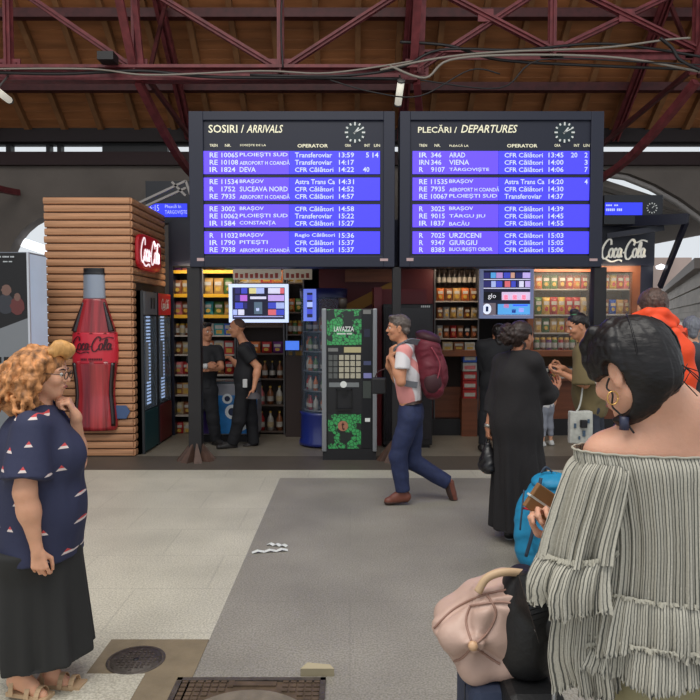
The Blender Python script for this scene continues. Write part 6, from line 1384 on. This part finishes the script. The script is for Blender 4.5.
def stripe_mat(key, N, light=(206, 201, 186), dark=(92, 92, 86)):
    m = M(key, light, .85); nt = m.node_tree; b = nt.nodes['Principled BSDF']; L = nt.links.new
    uv = nt.nodes.new('ShaderNodeUVMap'); sp = nt.nodes.new('ShaderNodeSeparateXYZ'); L(uv.outputs[0], sp.inputs[0])
    no = nt.nodes.new('ShaderNodeTexNoise'); no.inputs['Scale'].default_value = 9; L(uv.outputs[0], no.inputs['Vector'])
    def mth(op, a, b2=None):
        n = nt.nodes.new('ShaderNodeMath'); n.operation = op
        for i, q in enumerate((a, b2)):
            if q is None: continue
            if isinstance(q, (int, float)): n.inputs[i].default_value = q
            else: L(q, n.inputs[i])
        return n.outputs[0]
    u = mth('ADD', mth('MULTIPLY', sp.outputs[0], N), mth('MULTIPLY', no.outputs['Fac'], .4)); fr = mth('FRACT', u)
    r = nt.nodes.new('ShaderNodeValToRGB'); e = r.color_ramp.elements; e[0].position = 0; e[0].color = lin(light); e[1].position = 1; e[1].color = lin(light)
    for ps, c in ((.48, light), (.58, dark), (.78, dark), (.88, light)): q = e.new(ps); q.color = lin(c)
    L(fr, r.inputs[0])
    n2 = nt.nodes.new('ShaderNodeTexNoise'); n2.inputs['Scale'].default_value = 260; tc = nt.nodes.new('ShaderNodeTexCoord'); L(tc.outputs['Object'], n2.inputs['Vector'])
    mx = nt.nodes.new('ShaderNodeMix'); mx.data_type = 'RGBA'; mx.blend_type = 'MULTIPLY'; mx.inputs[0].default_value = .45; L(r.outputs[0], mx.inputs[6]); L(n2.outputs['Fac'], mx.inputs[7]); L(mx.outputs[2], b.inputs['Base Color'])
    bp = nt.nodes.new('ShaderNodeBump'); bp.inputs['Strength'].default_value = .5; bp.inputs['Distance'].default_value = .003; L(fr, bp.inputs['Height']); L(bp.outputs[0], b.inputs['Normal']); return m
def striped_woman():
    Y = 1.6; at = lambda x, y, dy=0: px(x, y, Y+dy)
    J = dict(pel=at(684, 660), chest=at(683, 500, -.0), neck=at(676, 426, .0), shL=at(605, 455, -.01), shR=at(760, 455, -.01), hipL=at(650, 690), hipR=at(716, 690), knL=at(648, 870, .03), knR=at(718, 870, .03), ankL=at(648, 1005, .0), ankR=at(718, 1005, .0),
             toeL=at(645, 1025, .16), toeR=at(722, 1025, .16), elL=at(586, 590, .03), wrL=px(563, 541, 1.84), elR=at(772, 590, .03), wrR=px(745, 541, 1.84))
    for k, z in (('ankL', .085), ('ankR', .085), ('toeL', .03), ('toeR', .03), ('knL', .48), ('knR', .48)): J[k][2] = z
    p = Person('person', 'dark-haired woman in striped off-shoulder top with ruffles, seen from behind in the foreground', J, (0, 1, 0), at(632, 370, -.02), (-.50, .74, -.46), sc=.94, base=nv((at(684, 0)[0], Y, 0)))
    S_F = skin('skin_foreground', (212, 160, 134))
    p.lo = np.minimum(p.lo, nv((.40, 1.3, 0)))
    # body, finer than the others
    v = Vox(p.lo, p.hi, .006); p.torso(v); p.neck(v); c = p.sc
    v.cap(J['neck']+nv((.0, .0, -.02)), p.hp(-.04, 0, -.04), .062, .052, .03)
    for q in ('L', 'R'): v.cap(J['sh'+q]*.45+J['neck']*.55, J['neck']+nv((0, .0, .035)), .045, .045, .06); v.ell(J['sh'+q]*.55+J['chest']*.45+nv((0, -.035, .03)), (.075, .05, .10), None, .05)
    for q in 'LR': p.arm(v, q, w=1.05); p.leg(v, q, w=1.1); p.foot(v, q)
    p.head(v); p.hand(v, 'L', (-.45, .15, .85), (-.3, -.8, -.1), (.9, 1.0, 1.0, 1.1), .7); p.hand(v, 'R', (-.5, .2, .8), (-.4, -.8, 0), (.9, 1, 1, 1), .7); v.plane((0, 0, .004), (0, 0, -1))
    p.add('body', v, S_F); p.eyes(); p.brows(H_BLACK); p.lips(M('lips_rose'))
    # hair swept from the right over the nape to a low side tail on the left
    gat = at(641, 394, -.055); tail = [gat, at(632, 402, -.05), at(624, 410, -.03), at(619, 418, .02), at(620, 434, .08)]
    def hr(v):
        ax = (p.hf, p.hl, p.hu); v.ell(p.hp(-.018, 0, .030), nv((.100, .086, .095)), ax, .01); v.ell(p.hp(-.045, .0, -.02), nv((.055, .066, .068)), ax, .04)
        v.chain(tail, [.040, .035, .030, .024, .012], .03); v.cap(p.hp(-.06, .01, -.04), gat, .036, .036, .05)
        r = random.Random(5); C0 = p.hp(-.018, 0, .030); R_ = nv((.100, .086, .095))
        g = nv([float((gat-C0)@a_) for a_ in (p.hf, p.hl, p.hu)]); g = unit(g/R_)
        for i in range(75):
            a = r.uniform(-1.9, 2.6); b = r.uniform(.0, 1.25); s0 = nv((math.cos(b)*math.cos(a)*-.6+.55, -math.cos(b)*math.sin(a)*.9+.1, math.sin(b)*.9+.12)); s0 = unit(s0)
            if i < 22: s0 = unit(nv((.8-.05*i, -.5+.07*i, .75)))
            om = math.acos(max(-1, min(1, float(s0@g)))); pts = []; rad = []
            for j in range(9):
                t = j/8; q = (math.sin((1-t)*om)*s0+math.sin(t*om)*g)/max(math.sin(om), 1e-3); rr = R_*(.99+r.uniform(-.004, .012)); w3 = C0+p.hf*q[0]*rr[0]+p.hl*q[1]*rr[1]+p.hu*q[2]*rr[2]; pts.append(w3); rad.append(.0085*(1-.2*t))
            v.chain(pts, rad, .006)
        for i in range(11): # fringe falling over the forehead
            o = i*.0075; dz = .012*math.sin(i*2.1); v.chain([p.hp(.02, -.01+o, .116), p.hp(.062, .0+o*.7, .096), p.hp(.090-.0022*i, .004+o*.72, .055), p.hp(.094-.0030*i, .006+o*.74, .02), p.hp(.092-.0036*i, .006+o*.74, -.005+dz)], [.010, .010, .009, .007, .003], .012)
        for i in range(5): v.chain([p.hp(.02, .064, .075-.006*i), p.hp(.045-.004*i, .070, .04), p.hp(.05-.005*i, .072, .0), p.hp(.045-.006*i, .074, -.018)], [.010, .010, .008, .004], .010)
    v = Vox(p.HC-.20, p.HC+.20, .0032); hr(v)
    v.ell(p.hp(.10, 0, -.045), nv((.075, .085, .062)), (p.hf, p.hl, p.hu), .01, 's'); v.ell(p.hp(.040, .075, -.055), nv((.055, .04, .052)), (p.hf, p.hl, p.hu), .008, 's'); v.ell(p.hp(-.002, .092, -.014), nv((.024, .026, .037)), (p.hf, p.hl, p.hu), .006, 's')
    mh = M('hair_blue_black', (17, 13, 15), .44, noise=(70, .5), bump=(110, .22), stretch=(.35, .35, 1), spec=.4); p.add('hair', v, mh, folds(.0012, 160, 3))
    r = random.Random(31); C0 = p.hp(-.018, 0, .030); R_ = nv((.1045, .0905, .0995)); g = unit(nv([float((gat-C0)@a_) for a_ in (p.hf, p.hl, p.hu)])/R_); sm = MB()
    for i in range(420):
        b = r.uniform(-.1, 1.45); a = r.uniform(-2.2, 2.9); s0 = unit(nv((math.cos(b)*math.cos(a)*-.6+.52, -math.cos(b)*math.sin(a)*.9+.1, math.sin(b)*.9+.12)))
        om = math.acos(max(-1, min(1, float(s0@g)))); pts = []; off = r.uniform(.985, 1.012); sw = r.uniform(-.05, .05)
        for j in range(11):
            t = j/10; q = (math.sin((1-t)*om)*s0+math.sin(t*om)*g)/max(math.sin(om), 1e-3); q = unit(q+sw*math.sin(t*math.pi)*np.cross(s0, g)); rr = R_*off; w3 = C0+p.hf*q[0]*rr[0]+p.hl*q[1]*rr[1]+p.hu*q[2]*rr[2]; pts.append(w3)
        if any(float((w3-p.hp(.0, .088, -.014))@(w3-p.hp(.0, .088, -.014))) < .045**2 for w3 in pts[:-1]): continue
        if any(((w3-p.HC)@p.hf > .035*p.sc and (w3-p.HC)@p.hu < .03*p.sc) for w3 in pts): continue
        ra = r.uniform(.0009, .0024); sm.tube(pts, [ra*(.35+.65*math.sin(math.pi*min(1, .12+j/11))) for j in range(11)], 5)
    so_ = obj('hair_strands', sm, mh, p.t); so_['kind'] = 'stuff'
    r = random.Random(9)
    for i in range(26):   # stray
        if i % 2 == 0 and i % 8: continue
        a = p.hp(-.10+.02*r.uniform(-1, 1), -.05+.05*r.random(), -.03-.03*r.random()); b = a+nv((.03+.03*r.random(), -.01, -.02-.03*r.random())); c_ = b+nv((.02*r.uniform(-.4, 1), 0, -.02*r.random()))
        if i % 2: b = a*.5+gat*.5+nv((r.uniform(-.01, .01), -.03, r.uniform(-.02, .0))); c_ = gat+nv((r.uniform(-.02, .02), -.03, r.uniform(-.01, .02)))
        obj('stray_strand', MB().tube(crom([a, b, c_], 4), [.0012]*9, 4), mh, p.t)
    # ear ring, cord
    e = p.hp(.0, .088, -.05); mg = M('gold', (214, 170, 96), .25, metal=.8)
    obj('earring', MB().tube([V(e+p.hf*.0+nv((-.012+.012*math.cos(q*math.pi/8), 0, -.016+.015*math.sin(q*math.pi/8)))) for q in range(17)], .0016, 6), mg, p.t)
    if 0: obj('necklace', MB().tube(crom([p.hp(.02, .06, -.10), p.hp(-.01, .07, -.095), p.hp(-.03, .065, -.09)], 4), .0015, 6), mg, p.t)
    cd = [p.hp(.012, .084, -.012), p.hp(.03, .082, -.03), p.hp(.022, .082, -.05), p.hp(.04, .075, -.075), p.hp(.035, .065, -.10), p.hp(.03, .05, -.15)]; obj('earphone_cord', MB().tube(crom(cd, 5), .0022, 6), M('cord_black', (24, 22, 26), .5), p.t)
    c_ = V(p.hp(.035, .062, -.118)); obj('cord_slider', MB().tube([c_+V((0, 0, .012)), c_-V((0, 0, .018))], .011, 8), M('slider_blue', (48, 52, 76), .4), p.t)
    # trousers
    p.trousers(.010, M('trousers_olive', (150, 142, 108), .85, bump=(40, .2)), J['pel']+nv((0, 0, .05)), g=.014, w=1.12, loose=.02); ms = M('shoe_white', (190, 190, 188)); p.shoe('L', .009, ms); p.shoe('R', .009, ms)
    # ---- blouse: every tier a gathered tube of striped cotton
    X_, Yc = nv((1, 0, 0)), nv((0, -1, 0)); Zp = lambda y, Yr=1.5: float(pt(0, y, Yr).z); X0 = float(at(684, 0)[0])
    def R3(z, dx, dy, rx, ry): return ((X0+dx, Y+dy, z), X_, Yc, rx, ry)
    def gather(n, a0, a1, seed, k=1.0):
        rs = np.random.RandomState(seed); ph = rs.uniform(0, 6.28, 6)
        def f(th, t):
            w_ = 1.6*np.sin(2*th+ph[0])+.8*np.sin(5*th+ph[1]); s = np.sin(n*th+w_*2+ph[2])+.6*np.sin(n*1.9*th-w_*3+ph[3]+1.5*t)+.35*np.sin(n*3.3//1*th+ph[4]); low = np.sin(7*th+ph[5]+1.2*t)+.6*np.sin(11*th+ph[1]-t)
            return (a0+(a1-a0)*t**k)*s+(a1*2.2)*t*low
        return f
    mS1 = stripe_mat('stripes_body', 190); mS2 = stripe_mat('stripes_tier', 210); mS3 = stripe_mat('stripes_sleeve', 84); mF = M('fringe_cotton', (172, 168, 154), .9)
    zn = Zp(458)
    bo = obj('blouse', loft([R3(zn+.002, 0, -.005, .238, .105), R3(zn-.03, 0, -.005, .232, .122), R3(Zp(500), 0, 0, .212, .128), R3(Zp(545), 0, 0, .196, .132), R3(Zp(600), 0, 0, .205, .140)], 14, 900, gather(46, .0014, .0042, 1)), mS1, p.t)
    obj('neckline_elastic', MB().tube([V((X0+.240*math.cos(q*math.pi/60), Y-.005-.108*math.sin(q*math.pi/60)*1.0, zn+.003+.0010*math.sin(q*1.7))) for q in range(121)], .0028, 6), mF, bo)
    obj('ruffle_tier', loft([R3(Zp(598), 0, 0, .206, .142), R3(Zp(610), 0, 0, .216, .152), R3(Zp(630), 0, 0, .224, .160), R3(Zp(650), 0, 0, .230, .164)], 8, 1000, gather(34, .0018, .0052, 2), hem=.012, seed=2, wave=.012), mS2, bo)
    obj('ruffle_tier', loft([R3(Zp(640), 0, 0, .210, .146), R3(Zp(652), 0, 0, .222, .156), R3(Zp(673), 0, 0, .236, .166)], 10, 1000, gather(32, .002, .0055, 3), hem=.016, seed=4, wave=.012), mS2, bo)
    def frill(rings, n, seed, par, amp=.004):   # raw edged seam standing out above a ruffle
        obj('frayed_seam', loft(rings, 3, n, lambda th, t: amp*.6*np.sin(60*th+3*np.sin(7*th))+.0015*np.sin(131*th), hem=.006, seed=seed), mF, par)
    frill([R3(Zp(596), 0, 0, .207, .143), R3(Zp(598.5), 0, 0, .211, .147)], 700, 8, bo); frill([R3(Zp(639), 0, 0, .228, .163), R3(Zp(641), 0, 0, .231, .166)], 700, 9, bo)
    for sgn in (1, -1):
        def A(x, y, rx, ry, dy=0, tilt=0.0):
            c = at(x, y, dy); 
            if sgn < 0: c[0] = 2*X0-c[0]
            ax = unit((1, 0, tilt*sgn)); return (c, ax, Yc, rx, ry)
        slv = obj('sleeve', loft([A(606, 458, .066, .090), A(602, 470, .078, .10), A(594, 500, .082, .10), A(586, 530, .086, .10, 0, .12), A(582, 550, .088, .102, 0, .18)], 12, 520, gather(26, .002, .006, 5)), mS3, p.t)
        obj('ruffle_tier', loft([A(582, 546, .086, .104, 0, .2), A(577, 556, .096, .112, 0, .22), A(573, 574, .104, .118, 0, .25), A(573, 590, .100, .118, 0, .28)], 8, 600, gather(20, .002, .0055, 6), hem=.014, seed=6, wave=.010), mS3, slv)
        frill([A(581, 543, .088, .106, 0, .2), A(580, 546, .092, .109, 0, .2)], 420, 11, slv, .003)
        obj('ruffle_tier', loft([A(590, 582, .066, .088, .02, .2), A(588, 600, .074, .096, .02, .25), A(586, 640, .080, .10, .02, .3), A(590, 672, .074, .095, .02, .3)], 9, 560, gather(18, .002, .005, 7), hem=.018, seed=7, wave=.014), mS3, slv)
        frill([A(590, 621, .078, .100, .02, .3), A(590, 624, .081, .103, .02, .3)], 420, 12, slv, .003)
    c = V(J['wrL'])+V((-.045, .0, .10)); t = thing('wallet', 'brown wallet with pale edge held by the woman in the striped top', 'wallet', c)
    m = MB().bar(c+V((-.045, 0, .03)), c+V((.04, .02, -.03)), .018, .075, up=(.3, 0, 1)); obj('cover', m, M('wallet_brown', (130, 92, 54), .6), t, bevel=.003); obj('edge', MB().bar(c+V((-.050, 0, .03)), c+V((.035, .02, -.03)), .02, .006, up=(.3, 0, 1)), M('tote_white', (208, 208, 202)), t)
striped_woman()
# ================================================================== LUGGAGE
def luggage():
    # blue backpack on the floor
    Y = 4.6; at = lambda x, y, dy=0: px(x, y, Y+dy); c = at(541, 520); c[2] = .33
    t = thing('backpack', 'bright blue backpack standing on the floor with dark piping and red tag', 'backpack', (c[0], Y, 0)); mB = M('pack_blue', (30, 140, 186), .55, bump=(40, .25), noise=(5, .12)); mD = M('pack_slate', (52, 66, 84), .6)
    def add(nm, f, m, fo=None, lb=None):
        v = Vox(c-.5, c+.5, .007); f(v); v.plane((0, 0, .004), (0, 0, -1)); return obj(nm, v.mesh(nm, m, fo), None, t, lb)
    add('main_sack', lambda v: (v.ell(c+nv((.0, 0, -.06)), (.185, .15, .29), None, .02), v.ell(c+nv((.05, 0, .17)), (.13, .12, .13), None, .06), v.cap(c+nv((-.06, 0, -.24)), c+nv((.1, 0, -.24)), .11, .10, .05)), mB, folds(.008, 20, 9))
    add('front_pocket', lambda v: v.ell(c+nv((.02, -.12, -.10)), (.12, .08, .17), None, .02), mB, folds(.006, 24, 5)); add('lid', lambda v: (v.ell(c+nv((.06, -.01, .26)), (.13, .13, .055), (nv((1, 0, .1)), nv((0, 1, 0)), nv((-.1, 0, 1))), .02)), mB, folds(.005, 30, 4))
    obj('piping', MB().tube(crom([at(541, 478, -.13), at(537, 500, -.17), at(533, 530, -.22), at(526, 556, -.17)], 6), .012, 6), mD, t); obj('zip', MB().tube(crom([at(524, 490, -.10), at(522, 510, -.15), at(520, 530, -.15)], 6), .006, 6), mD, t)
    obj('compression_strap', MB().tube([V(at(522, 508, -.12)), V(at(534, 510, -.20))], .008, 6), M('strap_red', (190, 40, 50), .5), t); obj('grab_loop', MB().tube(crom([at(541, 473, -.03), at(546, 467, -.03), at(552, 472, -.03)], 5), .008, 6), mD, t)
    obj('pocket_flap', MB().prism([(at(540, 0)[0], at(0, 492)[2]), (at(564, 0)[0], at(0, 500)[2]), (at(564, 0)[0], at(0, 516)[2]), (at(556, 0)[0], at(0, 512)[2])], Y-.21, Y-.16), M('flap_brown', (120, 88, 48), .6), t); obj('flap_edge', MB().bar(at(538, 491, -.22), at(557, 513, -.22), .012, .02), M('tote_white'), t)
    # navy suitcase carrying the rose backpack, black suitcase and bag beside it
    Y = 1.95; at = lambda x, y, dy=0: px(x, y, Y+dy)
    x0, x1 = at(468, 0)[0], at(532, 0)[0]; z1 = at(0, 684, -.1)[2]
    s1 = thing('suitcase', 'navy fabric suitcase under the rose backpack at the bottom edge', 'suitcase', ((x0+x1)/2, Y, 0)); obj('shell', MB().box(x0, x1, Y-.13, Y+.13, .05, z1-.004), M('case_navy', (40, 50, 74), .7, bump=(40, .3)), s1, bevel=.03)
    obj('zip', MB().box(x0-.002, x1+.002, Y-.05, Y-.044, .08, z1-.03), M('case_zip', (20, 22, 30), .5), s1)
    for a in (x0+.03, x1-.03):
        for b in (-.1, .1): obj('wheel', MB().tube([V((a-.012, Y+b, .028)), V((a+.012, Y+b, .028))], .028, 12), mBlack, s1)
    Y2 = 1.74; x0, x1 = px(517, 0, Y2)[0], px(580, 0, Y2)[0]; zt = .70
    s2 = thing('suitcase', 'tall black suitcase between the rose backpack and the striped top', 'suitcase', ((x0+x1)/2, Y2+.15, 0)); mK = M('case_black', (18, 18, 20), .55, bump=(60, .2)); obj('shell', MB().box(x0, x1, Y2, Y2+.28, .05, zt), mK, s2, bevel=.025)
    for a in (x0+.03, x1-.03):
        for b in (.04, .24): obj('wheel', MB().tube([V((a-.012, Y2+b, .028)), V((a+.012, Y2+b, .028))], .028, 12), mBlack, s2)
    for xx in (560,): obj('telescopic_handle', MB().tube([V(px(xx, 0, Y2+.02)*nv((1, 1, 0)))+V((0, -.035, .40)), V(px(xx, 0, Y2+.02)*nv((1, 1, 0)))+V((0, -.035, .92))], .007, 8), M('chrome', (150, 150, 152), .25, metal=.8), s2)
    t = thing('travel_bag', 'black soft travel bag with metal buckle standing on the black suitcase', 'bag', ((x0+x1)/2, Y2+.14, zt)); c = nv(((x0+x1)/2, Y2+.16, zt+.13)); v = Vox(c-.35, c+.4, .007)
    v.ell(c, (.085, .12, .165), None, .02); v.cap(c+nv((-.02, 0, -.08)), c+nv((.03, 0, -.08)), .065, .065, .05); v.chain([px(531, 577, Y2+.1), px(541, 597, Y2+.05), px(560, 620, Y2)], [.022, .045, .06], .04); v.plane(nv((0, 0, zt+.003)), (0, 0, -1)); obj('bag_body', v.mesh('bag_body', mK, folds(.008, 22, 6)), None, t)
    b = px(543, 631, Y2-.01); obj('buckle', MB().tube([V(b+nv((-.022, 0, 0))), V(b+nv((0, 0, .008))), V(b+nv((.022, 0, .002)))], .005, 6), M('chrome'), t); 
    m = MB(); P = crom([px(528, 574, Y2+.02), px(533, 590, Y2-.0), px(540, 612, Y2-.03), px(548, 640, Y2-.02)], 6)
    for a, b_ in zip(P[:-1], P[1:]): m.bar(a, b_, .05, .012, up=(0, -1, .2))
    obj('wide_strap', m, mK, t)
    # rose leather backpack
    Y = 1.93; at = lambda x, y, dy=0: px(x, y, Y+dy); c = at(493, 626)
    t = thing('backpack', 'rose beige leather backpack with crossed seams slumped on the navy suitcase', 'backpack', at(493, 682)); mR = M('leather_rose', (188, 158, 144), .48, noise=(7, .10), bump=(26, .3), spec=.5); mSe = M('leather_seam', (150, 116, 102), .5)
    cor = [(441, 628), (476, 592), (518, 580), (538, 604), (533, 648), (505, 664), (466, 668)]
    v = Vox(c-.34, c+.34, .0055)
    for i in range(len(cor)):
        a = at(*cor[i]); b = at(*cor[(i+1) % len(cor)]); v.cap(a+nv((0, -.0, 0)), b, .022, .022, .012); v.cap(a*.75+c*.25+nv((0, -.05, 0)), b*.75+c*.25+nv((0, -.05, 0)), .045, .045, .03); v.cap(a*.7+c*.3+nv((0, .06, 0)), b*.7+c*.3+nv((0, .06, 0)), .045, .045, .04)
    v.ell(c, (.12, .105, .09), None, .04); kn = at(473, 646, -.12); v.ell(kn, (.03, .02, .03), None, .04)
    SE = ([(470, 606), (466, 622), (473, 646)], [(473, 646), (462, 658), (452, 662)], [(473, 646), (490, 658), (500, 664)], [(434, 628), (455, 608), (486, 594), (518, 588)], [(486, 594), (496, 612), (488, 632), (473, 646)], [(470, 606), (500, 602), (530, 606)])
    for q in SE: v.chain([nv(x) for x in crom([at(a, b, -.16) for a, b in q], 4)], [.012]*40, .035, 's') if 0 else None
    me = v.mesh('bag_body', mR, folds(.011, 15, 12)); from mathutils.bvhtree import BVHTree
    bv = BVHTree.FromPolygons([x.co.copy() for x in me.vertices], [tuple(x.vertices) for x in me.polygons])
    def proj(a, b, off=.001):
        q = V(at(a, b)); o = V((0, 0, CAMZ)); d = (q-o).normalized(); h = bv.ray_cast(o, d)[0]; return (h-d*off) if h else None
    import mathutils
    # pull the leather in along the seams so that it creases there
    sp = []
    for q in SE: sp += [x for x in (proj(x_.x, x_.y) for x_ in crom([(a, b, 0) for a, b in q], 10)) if x]
    kd = mathutils.kdtree.KDTree(len(sp))
    for i_, x in enumerate(sp): kd.insert(x, i_)
    kd.balance(); cc = V(c)
    for x in me.vertices:
        dd = kd.find(x.co)[2]
        if dd < .05: x.co = x.co.lerp(cc, .10*math.exp(-(dd/.016)**2))
    bv = BVHTree.FromPolygons([x.co.copy() for x in me.vertices], [tuple(x.vertices) for x in me.polygons])
    bo = obj('bag_body', me, None, t)
    # (mesh is now in the thing's own frame)
    for q in SE:
        P = [x for x in (proj(x_.x, x_.y) for x_ in crom([(a, b, 0) for a, b in q], 8)) if x]
        if len(P) > 2: obj('seam', MB().tube(P, .0035, 6), mSe, bo)
    kp = proj(473, 646, .012); obj('knob', MB().lathe([(0, -.014), (.010, -.010), (.014, 0), (.010, .010), (0, .014)], tuple(kp), 12), M('knob_tan', (206, 166, 130), .4), t)
    obj('top_handle', MB().tube(crom([at(478, 592, -.06), at(487, 578, -.06), at(505, 572, -.06), at(528, 574, -.05)], 6), .012, 8), M('handle_tan', (196, 166, 132), .5), t)
luggage()
